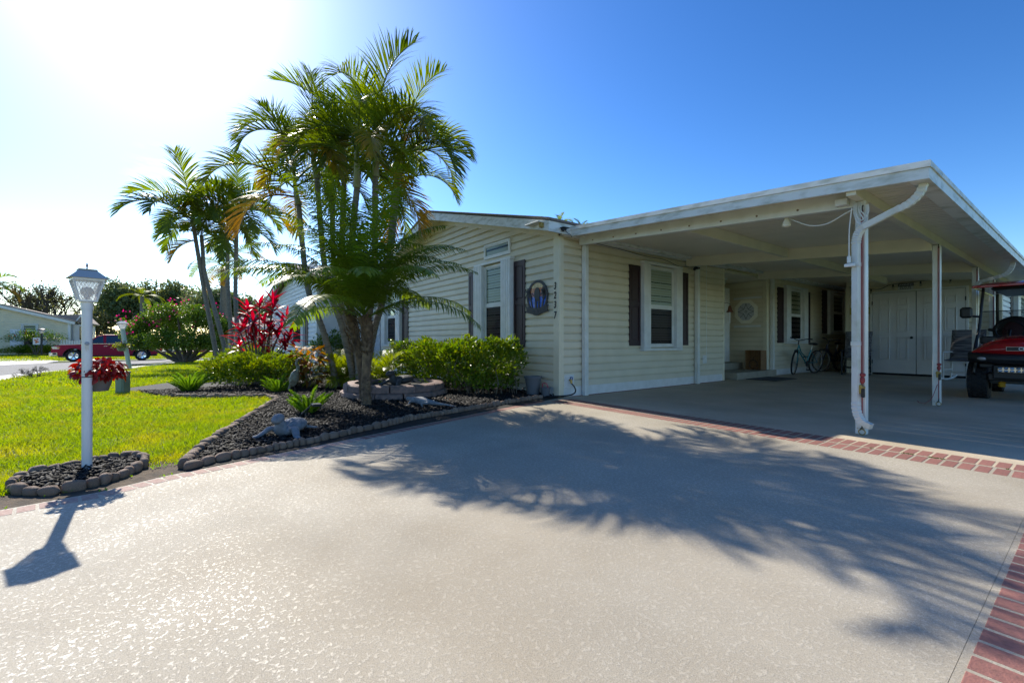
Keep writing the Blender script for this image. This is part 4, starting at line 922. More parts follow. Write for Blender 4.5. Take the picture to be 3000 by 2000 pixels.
# ---------------------------------------------------------------- bicycles
def bicycle(loc, rz, lean, col, lab, steer=.25, dark=False):
    t = thing('bicycle', lab, 'bicycle', loc, rz, 'bicycles leaning on the house wall', local=True); t.rotation_euler = (lean, 0, rz)
    fm = mat('bike_'+('dark' if dark else 'teal'), col, .3, metal=.4, coat=.5); r = .325; wb = .5
    def wheel(x, T=None):
        w = sub(t, 'wheel', rubber_m, lambda b: b.lathe([(r-.03, -.018), (r-.008, -.021), (r, -.008), (r, .008), (r-.008, .021), (r-.03, .018), (r-.03, -.018)], (x, 0, r), 28, 'y', cap=False), T, smooth=True)
        sub(w, 'rim', chrome_m, lambda b: b.lathe([(r-.031, -.012), (r-.048, -.010), (r-.048, .010), (r-.031, .012), (r-.031, -.012)], (x, 0, r), 28, 'y', cap=False), T, smooth=True)
        sub(w, 'spokes', steel_m, lambda b: [b.tube([(x, s*.025, r), (x+(r-.05)*math.cos(a), 0, r+(r-.05)*math.sin(a))], .0022, 4) for k in range(12) for s in (-1, 1) for a in [k*math.pi/6+s*.1]]+[b.tube([(x, -.04, r), (x, .04, r)], .016, 8)], T)
    ca, sa = math.cos(steer), math.sin(steer); hx = .40
    ST = lambda p: (hx+(p[0]-hx)*ca-p[1]*sa, (p[0]-hx)*sa+p[1]*ca, p[2])
    wheel(-wb); wheel(wb, ST)
    bb = (-.08, 0, .29); seat = (-.22, 0, .66); hd = (.34, 0, .80); hl = (.37, 0, .68)
    f = sub(t, 'frame', fm, lambda b: [b.tube([bb, seat], .016, 10), b.tube([hl, bb], .018, 10), b.tube(smooth_path([hd, (.2, 0, .60), (-.02, 0, .48), (-.16, 0, .48)]), .015, 10), b.tube([hd, hl], .02, 10)]+[b.tube([(-wb, s*.045, r), (bb[0], s*.03, bb[2])], .009, 8) for s in (-1, 1)]+[b.tube([(-wb, s*.045, r), (seat[0]+.01, s*.02, seat[2]-.06)], .008, 8) for s in (-1, 1)], smooth=True)
    sub(t, 'fork', fm, lambda b: [b.tube([(hl[0], 0, hl[2]), (.40, s*.05, .66), (wb, s*.05, r)], .012, 8) for s in (-1, 1)], ST)
    hb_ = sub(t, 'handlebar', black_m, lambda b: [b.tube([(.33, 0, .80), (.31, 0, .93)], .014, 8), b.tube(smooth_path([(.22, -.29, .98), (.27, -.17, .97), (.33, -.05, .93), (.33, .05, .93), (.27, .17, .97), (.22, .29, .98)]), .012, 8), b.tube([(.24, -.29, .98), (.28, -.19, .97)], .018, 8), b.tube([(.24, .29, .98), (.28, .19, .97)], .018, 8)], ST, smooth=True)
    sub(hb_, 'bell', chrome_m, lambda b: b.ell((.33, .07, .955), (.022, .022, .02), 10, 6), ST, smooth=True)
    sub(t, 'seat_post', steel_m, lambda b: b.tube([seat, (-.25, 0, .80)], .012, 8))
    sub(t, 'saddle', black_m, lambda b: [b.ell((-.32, 0, .825), (.11, .095, .035), 14, 8), b.ell((-.19, 0, .83), (.12, .035, .028), 12, 8)], smooth=True)
    c = sub(t, 'crank', black_m, lambda b: [b.lathe([(0, .03), (.085, .03), (.085, .036), (0, .036)], bb, 20, 'y'), b.tube([(bb[0], .045, bb[2]), (bb[0]+.03, .05, bb[2]-.16)], .009, 6), b.tube([(bb[0], -.045, bb[2]), (bb[0]-.03, -.05, bb[2]+.16)], .009, 6)])
    sub(c, 'pedal', black_m, lambda b: [b.cbox(bb[0]-.02, bb[0]+.08, .055, .14, bb[2]-.18, bb[2]-.155, .005), b.cbox(bb[0]-.08, bb[0]+.02, -.14, -.055, bb[2]+.15, bb[2]+.175, .005)])
    sub(t, 'fender', black_m, lambda b: b.tube([(wb+(r+.02)*math.cos(a), 0, r+(r+.02)*math.sin(a)) for a in [R(70)+k*R(10) for k in range(9)]], .02, 6, flat=.3), ST)
    return t
bicycle((-4.95, 13.65, .012), R(-101), -.12, (.05, .22, .24), 'teal step-through bicycle leaning under the carport window', steer=.35)
bicycle((-4.93, 15.55, .012), R(-98), -.12, (.012, .016, .05), 'dark blue bicycle behind the teal one in the shaded passage', steer=-.3, dark=True)

# ---------------------------------------------------------------- chairs
stripe = bpy.data.materials.new('striped_cushion'); stripe.use_nodes = True
def _st(m):
    nt = m.node_tree; b = nt.nodes['Principled BSDF']; b.inputs['Roughness'].default_value = .9; t = nd(nt, 'TexCoord'); mp = nd(nt, 'Mapping'); mp.inputs['Scale'].default_value = (2.5, 60, 60)
    n = nd(nt, 'TexNoise'); n.inputs['Scale'].default_value = 1; n.inputs['Detail'].default_value = 3; cr = nd(nt, 'ValToRGB')
    cr.color_ramp.elements[0].position = .38; cr.color_ramp.elements[0].color = (.035, .037, .05, 1); cr.color_ramp.elements[1].position = .62; cr.color_ramp.elements[1].color = (.26, .25, .26, 1)
    nt.links.new(t.outputs['Object'], mp.inputs[0]); nt.links.new(mp.outputs[0], n.inputs['Vector']); nt.links.new(n.outputs['Fac'], cr.inputs[0]); nt.links.new(cr.outputs[0], b.inputs['Base Color'])
_st(stripe)
def rocker(loc, rz, m, lab, lab2, rock=True):
    t = thing('rocking_chair' if rock else 'porch_chair', lab, 'chair', loc, rz, local=True)     # local: faces -y
    tilt = .22
    def bk(z, y0=.24): return y0+(z-.42)*tilt
    for s in (-1, 1):
        x = s*.27
        sub(t, 'front_leg', m, lambda b: b.tube([(x, -.24, .05), (x, -.25, .42), (x, -.25, .64)], .02, 8))
        sub(t, 'back_leg', m, lambda b: b.tube([(x, .22, .06), (x*.97, .24, .42), (x*.93, bk(1.12), 1.12)], .02, 8))
        sub(t, 'armrest', m, lambda b: b.cbox(x-.035, x+.035, -.30, .27, .645, .67, .008))
        if rock: sub(t, 'rocker', m, lambda b: b.tube([(x, -.42+.12*k, .028+.0022*(k-3.6)**2*1.6) for k in range(9)], .022, 6))
        else: sub(t, 'foot_rail', m, lambda b: b.tube([(x, -.26, .03), (x, .24, .03)], .024, 6))
        sub(t, 'side_rail', m, lambda b: b.tube([(x, -.24, .25), (x, .23, .25)], .012, 6))
    for k in range(6): sub(t, 'seat_slat', m, lambda b: b.cbox(-.27, .27, -.26+k*.085, -.185+k*.085, .415-.004*k, .432-.004*k, .004))
    for z in (.55, 1.08): sub(t, 'back_rail', m, lambda b: b.cbox(-.25, .25, bk(z)-.012, bk(z)+.012, z-.03, z+.03, .005))
    for k in range(6): sub(t, 'back_slat', m, lambda b: b.tube([(-.2+.08*k, bk(.55)+.005, .55), (-.2+.08*k, bk(1.08)+.005, 1.08)], .010, 6))
    sub(t, 'stretcher', m, lambda b: [b.tube([(-.27, -.24, .2), (.27, -.24, .2)], .012, 6), b.tube([(-.27, .22, .2), (.27, .22, .2)], .012, 6)])
    c = thing('chair_cushion', lab2, 'cushion', loc, rz, 'striped chair cushions', local=True)
    def pad(fn, nu, nv, th):
        mb = MB()
        top = lambda u, v: fn(u, v, 1); 
        mb.grid(lambda u, v: fn(u, v, 1-max(abs(2*u-1), abs(2*v-1))**6), nu, nv); mb.grid(lambda u, v: fn(u, v, -.6*(1-max(abs(2*u-1), abs(2*v-1))**6)), nu, nv); return mb
    pad(lambda u, v, s: (-.26+.52*u+.0*v, -.25+.46*v, .47+.035*s), 12, 12, .07).build('seat_pad', stripe, c, 'all')
    pad(lambda u, v, s: (-.29+.58*u, bk(.47+.7*v)-.055-.035*s, .47+.70*v), 14, 14, .07).build('back_pad', stripe, c, 'all')
    return t
rocker((-1.93, 14.25, 0), R(-8), white_m, 'white wooden rocking chair before the grey double doors', 'grey striped cushion on the white rocking chair')
rocker((-3.98, 14.45, 0), R(6), mat('dark_green_chair', (.012, .02, .022), .5), 'dark painted porch chair left of the double doors', 'grey striped cushion on the dark porch chair', rock=False)

# ---------------------------------------------------------------- golf cart
ct = thing('golf_cart', 'red golf cart with black roof struts parked beyond the carport posts', 'golf cart', (-.67, 10.25, 0), 0, local=True)   # local: front toward -y
def cwheel(x, y):
    s = -1 if x < 0 else 1
    w = sub(ct, 'wheel', rubber_m, lambda b: b.lathe([(.14, -.115), (.25, -.115), (.278, -.09), (.283, 0), (.278, .09), (.25, .115), (.14, .115), (.14, -.115)], (x, y, .284), 32, 'x', cap=False), smooth=True)
    mb = MB()
    for k in range(26):
        a = 2*math.pi*k/26
        for q, off_ in ((-.085, 0), (-.028, .5), (.028, 0), (.085, .5)):
            A = a+off_*2*math.pi/26; T = (lambda p, A=A: (x+p[0], y+p[1]*math.cos(A)-p[2]*math.sin(A), .284+p[1]*math.sin(A)+p[2]*math.cos(A)))
            m2 = MB(T); m2.box(q-.022, q+.022, -.022, .022, .270, .294); mb.v += m2.v; o = len(mb.v)-8; mb.f += [tuple(i+o for i in f) for f in m2.f]
    mb.build('tread', rubber_m, w)
    sub(w, 'rim', steel_m, lambda b: b.lathe([(.0, s*.02), (.05, s*.03), (.10, s*.02), (.135, s*.07), (.142, s*.10), (.139, s*.11), (.12, s*.06)], (x, y, .284), 24, 'x', cap=False), smooth=True)
for x in (-.535, .535):
    for y in (0, 1.65): cwheel(x, y)
# cowl: grid surface
def cowl(u, v):
    x = -.58+1.16*u; e = abs(2*u-1)
    top = .99-.22*e**3.2; prof = [(-.40, .70), (-.455, .78), (-.42, .87), (-.30, .94), (-.10, .985), (.12, 1.0)]
    k = v*(len(prof)-1); i = min(int(k), len(prof)-2); f = k-i; y = prof[i][0]*(1-f)+prof[i+1][0]*f; z = prof[i][1]*(1-f)+prof[i+1][1]*f
    z = .70+(z-.70)*(top-.70)/.29; y = y+.12*e**4*(1-v)+.03*e**2
    return (x, y, z)
cw = MB().grid(cowl, 24, 20).build('cowl', cart_red, ct, 'all')
sub(cw, 'side_panel', cart_red, lambda b: [b.prism([(-.28, .70), (.12, .70), (.12, .77), (.0, .775), (-.2, .76)], s*.565-.01, s*.565+.01, axis=0) for s in (-1, 1)])
bd = sub(ct, 'badge', black_m, lambda b: b.cbox(-.20, .20, -.478, -.462, .765, .815, .003))
sub(bd, 'badge_trim', steel_m, lambda b: [b.box(-.204, .204, -.480, -.464, .8155, .819), b.box(-.204, .204, -.480, -.464, .761, .7645), b.box(-.204, -.2005, -.48, -.464, .7645, .8155), b.box(.2005, .204, -.48, -.464, .7645, .8155)])
mb = MB(); textmb(mb, 'Club Car', .062, (.03, -.480, .79), ((1, 0, 0), (0, 0, 1), (0, -1, 0)), .001); mb.build('lettering', mat('letter_white', (.8, .8, .8), .4), bd)
def valance(u, v):
    x = -.62+1.24*u; e = abs(2*u-1); prof = [(-.30, .55), (-.46, .57), (-.50, .63), (-.48, .69), (-.40, .715)]
    k = v*4; i = min(int(k), 3); f = k-i; return (x, prof[i][0]*(1-f)+prof[i+1][0]*f+.14*e**4, prof[i][1]*(1-f)+prof[i+1][1]*f+.03*e**3)
MB().grid(valance, 20, 12).build('bumper', black_m, ct, 'all')
sub(ct, 'chassis', black_m, lambda b: [b.cbox(-.42, .42, -.30, 2.1, .30, .42, .02), b.cbox(-.36, .36, -.36, -.30, .33, .55, .02), b.cbox(-.6, .6, .35, 1.2, .40, .46, .02), b.cbox(-.5, .5, -.32, -.27, .50, .56, .01)])
lb = sub(ct, 'light_bar', chrome_m, lambda b: b.cbox(-.30, .30, -.42, -.36, .435, .52, .008))
sub(lb, 'led_lens', mat('led_lens', (.6, .62, .64), .1, metal=.7, col2=(.2, .2, .22), scale=40), lambda b: [b.ell((-.27+.06*k, -.421, z), (.026, .012, .018), 8, 6) for k in range(10) for z in (.458, .498)])
sub(ct, 'suspension', steel_m, lambda b: [b.tube([(-.42, 0, .284), (.42, 0, .284)], .03, 8), b.tube([(-.3, -.02, .28), (-.2, 0, .5)], .02, 8), b.tube([(.3, -.02, .28), (.2, 0, .5)], .02, 8), b.tube([(-.4, -.1, .26), (.4, -.1, .26)], .012, 6)])
sub(ct, 'shock_spring', mat('spring_yellow', (.5, .28, .02), .5), lambda b: [b.lathe([(.035, .2), (.045, .22), (.035, .24), (.045, .26), (.035, .28)], (s*.28, -.12, 0), 12) for s in (-1, 1)])
for s in (-1, 1): sub(ct, 'fender', black_m, lambda b: b.tube([(s*.55, .34*math.cos(a), .30+.36*math.sin(a)) for a in [R(15)+k*R(15) for k in range(11)]], .09, 8, flat=.15))
sub(ct, 'seat', mat('seat_black', (.02, .02, .022), .6), lambda b: [b.cbox(-.52, .52, .85, 1.35, .72, .86, .04)])
sb_ = sub(ct, 'seat_back', mat('seat_black', (.02, .02, .022), .6), lambda b: [b.ell((s*.27, 1.42, 1.08), (.27, .07, .27), 18, 12, (-.15, 0, 0)) for s in (-1, 1)], smooth=True)
sub(sb_, 'inset', mat('seat_maroon', (.05, .01, .015), .6), lambda b: [b.ell((s*.27, 1.36, 1.07), (.15, .03, .2), 14, 10, (-.15, 0, 0)) for s in (-1, 1)], smooth=True)
sub(ct, 'armrest', black_m, lambda b: [b.cbox(s*.5-.06, s*.5+.06, 1.05, 1.4, 1.08, 1.13, .015) for s in (-1, 1)])
sub(ct, 'rear_body', cart_red, lambda b: b.cbox(-.58, .58, 1.35, 2.15, .55, .90, .06))
for s in (-1, 1):
    sub(ct, 'front_strut', black_m, lambda b: b.tube(smooth_path([(s*.575, -.16, .72), (s*.56, -.05, .92), (s*.545, .06, 1.1), (s*.53, .16, 1.45), (s*.52, .26, 1.76)]), .02, 8), smooth=True)
    sub(ct, 'rear_strut', black_m, lambda b: b.tube(smooth_path([(s*.5, 1.75, .85), (s*.5, 1.68, 1.3), (s*.5, 1.62, 1.76)]), .022, 8), smooth=True)
    mr_ = sub(ct, 'mirror', black_m, lambda b: [b.cbox(s*.69-.075, s*.69+.075, .02, .09, 1.28, 1.46, .03), b.tube([(s*.62, .08, 1.31), (s*.545, .13, 1.30)], .018, 8)])
def roof(u, v):
    x = -.60+1.2*u; y = -.08+2.1*v; e = max(abs(2*u-1)**6, abs(2*v-1)**8); return (x, y, 1.85-.075*e+.02*math.sin(u*math.pi)*math.sin(v*math.pi))
rf = MB().grid(roof, 24, 24).grid(lambda u, v: (lambda p: (p[0]*.97, p[1], 1.765))(roof(u, v)), 2, 2).build('roof', cart_red, ct, 'all')
sub(rf, 'roof_rim', cart_red, lambda b: [b.cbox(-.61, .61, -.09, -.06, 1.75, 1.79, .01), b.cbox(-.61, -.585, -.0595, 2.02, 1.75, 1.79, .01), b.cbox(.585, .61, -.0595, 2.02, 1.75, 1.79, .01)])
sub(ct, 'roof_lining', black_m, lambda b: b.cbox(-.42, .42, .1, 1.8, 1.715, 1.764, .02))
clearp = bpy.data.materials.new('windscreen_plastic'); clearp.use_nodes = True; _glass(clearp, (.62, .62, .62), .3)
wsn = sub(ct, 'windscreen', clearp, lambda b: [b.add([(-.53, .06, 1.0), (.53, .06, 1.0), (.52, .15, 1.38), (-.52, .15, 1.38)], [(0, 1, 2, 3)])])
sub(wsn, 'top_edge', black_m, lambda b: b.tube([(-.53, .15, 1.383), (.53, .15, 1.383)], .007, 6))
sub(ct, 'steering_wheel', black_m, lambda b: [b.tube([(-.25+.16*math.cos(a), .45+.05*math.sin(a), 1.08+.15*math.sin(a)) for a in [k*math.pi/8 for k in range(17)]], .014, 8, cap=False), b.tube([(-.25, .2, .9), (-.25, .45, 1.08)], .02, 8)])
sub(ct, 'dashboard', black_m, lambda b: b.cbox(-.54, .54, .10, .26, .86, .985, .02))
sub(ct, 'headlight', mat('headlight', (.5, .5, .52), .1, metal=.5), lambda b: [b.ell((s*.44, -.425, .64), (.075, .05, .032), 12, 8) for s in (-1, 1)], smooth=True)

# small fittings on the eave corner
es = thing('solar_light', 'small black solar light on the eave corner above the house number', 'light', (-5.05, 4.75, 2.66))
sub(es, 'housing', black_m, lambda b: [b.cbox(-5.064, -5.01, 4.72, 4.80, 2.63, 2.66, .006), b.ell((-5.03, 4.74, 2.62), (.02, .02, .018), 10, 6)])
sub(es, 'panel', blackmet, lambda b: b.cbox(-5.064, -4.98, 4.70, 4.84, 2.662, 2.67, .002))
sub(es, 'wire', blackmet, lambda b: b.tube(smooth_path([(-5.05, 4.80, 2.64), (-5.05, 4.86, 2.60), (-5.05, 4.92, 2.585), (-5.05, 4.945, 2.55)]), .004, 5))
an = thing('eave_antenna', 'flat white antenna plate fixed to the gable end of the eave', 'light', (-5.30, 4.42, 2.72))  # flat antenna plate on a bracket, not a lamp
sub(an, 'panel', white_m, lambda b: b.cbox(-5.52, -5.18, 4.36, 4.475, 2.735, 2.75, .004))
sub(an, 'bracket', mat('worn_brass_ratchet', (.38, .27, .08)), lambda b: b.cbox(-5.24, -5.18, 4.42, 4.478, 2.66, 2.733, .006))
# ================================================================ FRONT GARDEN
# lamp post
LP = G(255, 1381); lx, ly = LP.x, LP.y
lamp = thing('lamp_post', 'white lamp post with lantern and a hanging flower pot', 'lamp post', (lx, ly, 0))
def post_m():
    return mat('lamp_white', (.74, .74, .75), .35, col2=(.66, .66, .66), scale=5)
sub(lamp, 'pole', post_m(), lambda b: b.lathe([(.028, .0), (.028, 1.12)], (lx, ly, 0), 28), smooth=True)
sub(lamp, 'collar', post_m(), lambda b: b.lathe([(.028, 1.121), (.032, 1.121), (.033, 1.172), (.0, 1.172)], (lx, ly, 0), 28, cap=False), smooth=True)
rot = math.atan2(-ly, -lx)+R(90)+R(8)
def LT(p): c, s = .74*math.cos(rot), .74*math.sin(rot); return (lx+p[0]*c-p[1]*s, ly+p[0]*s+p[1]*c, p[2])
def frus(b, w0, z0, w1, z1, open_=False):
    v = [(sx*w0, sy*w0, z0) for sx, sy in ((-1, -1), (1, -1), (1, 1), (-1, 1))]+[(sx*w1, sy*w1, z1) for sx, sy in ((-1, -1), (1, -1), (1, 1), (-1, 1))]
    f = [(0, 1, 5, 4), (1, 2, 6, 5), (2, 3, 7, 6), (3, 0, 4, 7)]; b.add(v, f if open_ else f+[(3, 2, 1, 0), (4, 5, 6, 7)])
lan = sub(lamp, 'lantern_frame', post_m(), lambda b: [frus(b, .064, 1.173, .066, 1.185), frus(b, .108, 1.318, .109, 1.331)]+[b.tube([(sx*.061, sy*.061, 1.184), (sx*.105, sy*.105, 1.32)], .0075, 4) for sx in (-1, 1) for sy in (-1, 1)], LT)
for k in range(4):
    c, s = [(1, 0), (0, 1), (-1, 0), (0, -1)][k]
    TT = lambda p, c=c, s=s: LT((p[0]*c-p[1]*s, p[0]*s+p[1]*c, p[2]))
    pn = sub(lan, 'pane', lamp_glass, lambda b: b.add([(-.054, -.060, 1.186), (.054, -.060, 1.186), (.097, -.1035, 1.318), (-.097, -.1035, 1.318)], [(0, 1, 2, 3)]), TT)
    mb = MB(TT)
    for d_ in (-1, 1):
        for j in range(-4, 5):
            P = []
            for i in range(9):
                v = i/8; w = .052+.044*v; x = j*.026+d_*(v-.5)*.085
                if abs(x) < w: P.append((x, -.0612-.0435*v, 1.186+.132*v))
            if len(P) > 1: mb.tube(P, .0013, 4)
    mb.build('lattice', mat('lattice_grey', (.42, .43, .46), .4), pn)
roofm = mat('lamp_roof', (.42, .43, .45), .45)
lr = sub(lamp, 'lantern_roof', roofm, lambda b: [frus(b, .135, 1.332, .065, 1.386)], LT)
sub(lr, 'cap_plate', mat('cap_tan', (.45, .40, .30), .6), lambda b: frus(b, .066, 1.388, .063, 1.397), LT)
sub(lr, 'finial', mat('finial_dark', (.10, .03, .06), .4), lambda b: b.lathe([(.004, 1.398), (.004, 1.415), (.008, 1.42), (.004, 1.427), (.007, 1.433), (0, 1.442)], (lx, ly, 0), 10))
sub(lamp, 'bulb', mat('bulb_glass', (.8, .78, .74), .3, trans=.4), lambda b: b.lathe([(.014, 1.19), (.016, 1.205), (.034, 1.23), (.036, 1.25), (.026, 1.27), (0, 1.278)], (lx, ly, 0), 16, cap=False), smooth=True)
pd = Vector((-lx, -ly)).normalized(); px_, py_ = pd.x*.037, pd.y*.037
sub(lamp, 'photo_cell', mat('cell_grey', (.30, .32, .36), .4), lambda b: b.lathe([(.013, 0), (.013, .006), (.006, .009), (0, .009)], (0, 0, 0), 12), lambda p: (lx+pd.x*(.027+p[2])-pd.y*p[0], ly+pd.y*(.027+p[2])+pd.x*p[0], .885+p[1]))
sub(lamp, 'rust_stain', mat('rust_stain', (.60, .50, .36), .6), lambda b: [b.box(-.010+.004*k, -.0085+.004*k, -.04-.007*(k % 3), -.012, .0281, .0284) for k in range(5)], lambda p: (lx+pd.x*p[2]-pd.y*p[0], ly+pd.y*p[2]+pd.x*p[0], .885+p[1]))
# pot hung on the lamp post, red coleus in it
rr = Vector((R3[0], R3[1])); vv = Vector((V3[0], V3[1]))
pc_ = Vector((lx, ly))+vv*.12-rr*.03
pot = thing('hanging_pot', 'grey plastic pot hung behind the white lamp post', 'pot', (pc_.x, pc_.y, .545))
sub(pot, 'pot', pot_m, lambda b: b.lathe([(0, .545), (.052, .545), (.07, .60), (.08, .665), (.085, .667), (.085, .678), (.074, .678), (.066, .62), (0, .62)], (pc_.x, pc_.y, 0), 24, cap=False), smooth=True)
sub(pot, 'bracket', blackmet, lambda b: [b.tube([(lx+vv.x*.03, ly+vv.y*.03, .66), (pc_.x-vv.x*.075, pc_.y-vv.y*.075, .67)], .006, 6), b.tube([(lx+.03*math.cos(a), ly+.03*math.sin(a), .655) for a in [k*math.pi/8 for k in range(17)]], .003, 5)])
def leaf_mesh(name, L, Wd, m, n=4, curl=.3, fold=.2, tip=1.0):
    mb = MB(); vs = []
    for i in range(n+1):
        t = i/n; w = Wd*.5*max(.03, math.sin(math.pi*min(1, t**.8*.96+.02))**.8); z = -curl*L*t*t
        vs += [(t*L, -w, z+w*fold), (t*L, 0, z), (t*L, w, z+w*fold)]
    mb.add(vs, [(i*3+k, i*3+k+1, (i+1)*3+k+1, (i+1)*3+k) for i in range(n) for k in (0, 1)])
    return mb.mesh(name, m, 'all')
cl_plant = thing('coleus_plant', 'dark red coleus plant spilling from the pot on the lamp post', 'plant', (pc_.x, pc_.y, .63))
CLM = [leaf_mesh('coleus_leaf', .042, .03, coleus_m, 4, .35, .15), leaf_mesh('coleus_leaf', .04, .03, coleus_m, 4, .6, .2)]
for i in range(290):
    a = random.uniform(0, 6.28); ph = math.acos(random.uniform(-.55, 1)); rr_ = random.uniform(.65, 1)
    rx = .145*rr_*math.sin(ph); z = .695+.105*rr_*math.cos(ph)
    p = (pc_.x+rx*math.cos(a), pc_.y+rx*math.sin(a), z)
    inst('leaf', random.choice(CLM), cl_plant, relM(cl_plant, p, a+random.gauss(0, .6), random.uniform(.7, 1.25), rx=random.gauss(0, .4), ry=random.uniform(-.2, .9)))
mb = MB()
for k in range(14):
    a = k*.45; mb.tube([(pc_.x, pc_.y, .60), (pc_.x+.05*math.cos(a), pc_.y+.05*math.sin(a), .70), (pc_.x+.10*math.cos(a), pc_.y+.10*math.sin(a), .72+.03*math.sin(k*7))], .003, 5)
mb.build('stems', mat('coleus_stem', (.10, .03, .03), .6), cl_plant)
sub(pot, 'soil', soil_m, lambda b: b.lathe([(0, .655), (.074, .655), (.074, .65), (0, .65)], (pc_.x, pc_.y, 0), 16))
# utility pedestal
ub = G(360, 1152)
ut = thing('utility_pedestal', 'small pale green utility box standing on the lawn', 'utility box', (ub.x, ub.y, ub.z))
util_m = mat('utility_green', (.22, .27, .20), .6, col2=(.18, .22, .165), scale=5); ua = R(48)
UT = lambda p: (ub.x+p[0]*math.cos(ua)-p[1]*math.sin(ua), ub.y+p[0]*math.sin(ua)+p[1]*math.cos(ua), ub.z+p[2])
sub(ut, 'cabinet', util_m, lambda b: b.cbox(-.08, .08, -.07, .07, -.02, .35, .008), UT)
sub(ut, 'cover', util_m, lambda b: b.cbox(-.087, .087, -.077, .077, .352, .39, .01), UT)
sub(ut, 'door_panel', util_m, lambda b: b.cbox(-.06, .06, -.078, -.0702, .03, .32, .006), UT)

# ---------------------------------------------------------------- statues
def sculpt(name, label, loc, m, blobs, voxel, cat='statue'):
    mb = MB(); blobs(mb); o = mb.solo(name, m, label, cat, loc, smooth='all')
    md = o.modifiers.new('remesh', 'REMESH'); md.mode = 'VOXEL'; md.voxel_size = voxel; md.use_smooth_shade = True
    sm = o.modifiers.new('smooth', 'SMOOTH'); sm.factor = .6; sm.iterations = 4
    return o
def loc_T(loc, rz, s=1.):
    c, si = math.cos(rz), math.sin(rz); return lambda p: (loc[0]+s*(p[0]*c-p[1]*si), loc[1]+s*(p[0]*si+p[1]*c), loc[2]+s*p[2])
def turtle_parts(mb):
    mb.ell((-.17, 0, .105), (.215, .165, .085), 20, 12, (0, .13, 0)); mb.ell((.0, 0, .07), (.12, .13, .07), 16, 10)
    for k in range(-2, 3): mb.tube([(-.34, .05*k, .12), (-.17, .06*k, .195-.01*k*k), (.0, .05*k, .165-.008*k*k)], .008, 6)
    mb.tube(smooth_path([(.0, 0, .06), (.075, 0, .10), (.10, .0, .165), (.115, 0, .205)]), [.085+.0*k-.0015*k for k in range(19)], 12)
    mb.ell((.15, 0, .245), (.095, .066, .060), 16, 10, (0, .22, 0)); mb.ell((.21, 0, .228), (.042, .042, .036), 10, 8)
    for s in (-1, 1):
        mb.tube(smooth_path([(.0, s*.09, .085), (.06, s*.16, .10), (.12, s*.21, .055), (.17, s*.25, .026), (.19, s*.30, .02)]), [.062-.0014*k for k in range(25)], 10, flat=.6)
        mb.tube(smooth_path([(-.33, s*.09, .06), (-.40, s*.15, .04), (-.47, s*.20, .022)]), [.045-.002*k for k in range(13)], 8, flat=.5)
        mb.ell((.17, s*.045, .25), (.016, .012, .014), 8, 6)
tp = G(835, 1283); tl = (tp.x, tp.y, .02)
td = math.atan2(-1.2, .6)
def mk_turtle(mb): mb.T = loc_T(tl, R(-40), .74); turtle_parts(mb)
sculpt('turtle_statue', 'large grey stone sea turtle statue on the black mulch', tl, statue_m, mk_turtle, .006)
# stone ring planter, two courses of blocks
pcx, pcy = -7.12, 2.86
pr = thing('stone_planter', 'low oval planter ring of reddish stone blocks behind the short palm', 'planter', (pcx, pcy, 0))
bmesh_cache = {}
def blockm(w, n, k):
    key = (w, n, k)
    mb = MB(); r1, r0 = .86-k*.05, .69-k*.05; a0, a1 = -math.pi/n*.96, math.pi/n*.96; q = 4
    vs = []
    for i in range(q+1):
        a = a0+(a1-a0)*i/q; e = 1
        for r, z in ((r1, .005), (r1+.006, .05), (r1, .095), (r1-.025, .112), (r0, .112), (r0, .005)): vs.append((r*math.cos(a), r*math.sin(a), z+random.uniform(-.003, .003)))
    fs = [(i*6+j, (i+1)*6+j, (i+1)*6+(j+1) % 6, i*6+(j+1) % 6) for i in range(q) for j in range(6)]+[tuple(range(6)), tuple(q*6+j for j in range(5, -1, -1))]
    mb.add(vs, fs); return mb.mesh('planter_block', block_m, True)
for k in range(2):
    n = 13; ms = [blockm(0, n, k) for _ in range(3)]
    for i in range(n):
        inst('block', ms[i % 3], pr, Matrix.Translation((random.uniform(-.006, .006), random.uniform(-.006, .006), k*.114)) @ Matrix.Rotation(2*math.pi*(i+.5*k)/n, 4, 'Z'))
sub(pr, 'soil', soil_m, lambda b: b.lathe([(0, .17), (.63, .17), (.63, .16), (0, .16)], (pcx, pcy, 0), 24))
x = rng.normal(0, .3, 2500); y = rng.normal(0, .3, 2500); k = x*x+y*y < .38
tl2 = (pcx+.12, pcy-.02, .172)
def mk_turtle2(mb): mb.T = loc_T(tl2, R(-75), .85); turtle_parts(mb)
sculpt('turtle_statue', 'dark stone turtle statue sitting inside the stone ring planter', tl2, statue_d, mk_turtle2, .009)
# iguana
ig = G(1240, 1192); il = (ig.x, ig.y, .015)
def mk_ig(mb):
    mb.T = loc_T(il, R(200), .95)
    mb.tube(smooth_path([(.30, .0, .075), (.22, 0, .085), (.14, 0, .075), (.0, 0, .07), (-.14, .0, .06), (-.28, -.03, .05), (-.42, -.08, .035), (-.60, -.10, .015)]), [.028, .03, .033, .034, .034, .032, .03, .03, .032, .036, .04, .045, .05, .055, .058, .06, .061, .061, .06, .058, .055, .05, .046, .042, .038, .034, .031, .028, .026, .024, .022, .02, .018, .017, .016, .015, .014, .013, .012, .011, .01, .009, .008][:43], 10)
    mb.ell((.30, 0, .085), (.055, .032, .03), 12, 8)
    for s in (-1, 1):
        mb.tube([(.12, s*.04, .06), (.14, s*.12, .07), (.18, s*.13, .01), (.23, s*.13, .005)], [.02, .018, .013, .012], 8)
        mb.tube([(-.12, s*.04, .05), (-.08, s*.13, .065), (-.14, s*.15, .01), (-.09, s*.16, .005)], [.024, .02, .014, .012], 8)
    for k in range(14): mb.ell((.2-.035*k, 0, .115-.002*k), (.012, .004, .016), 6, 5)
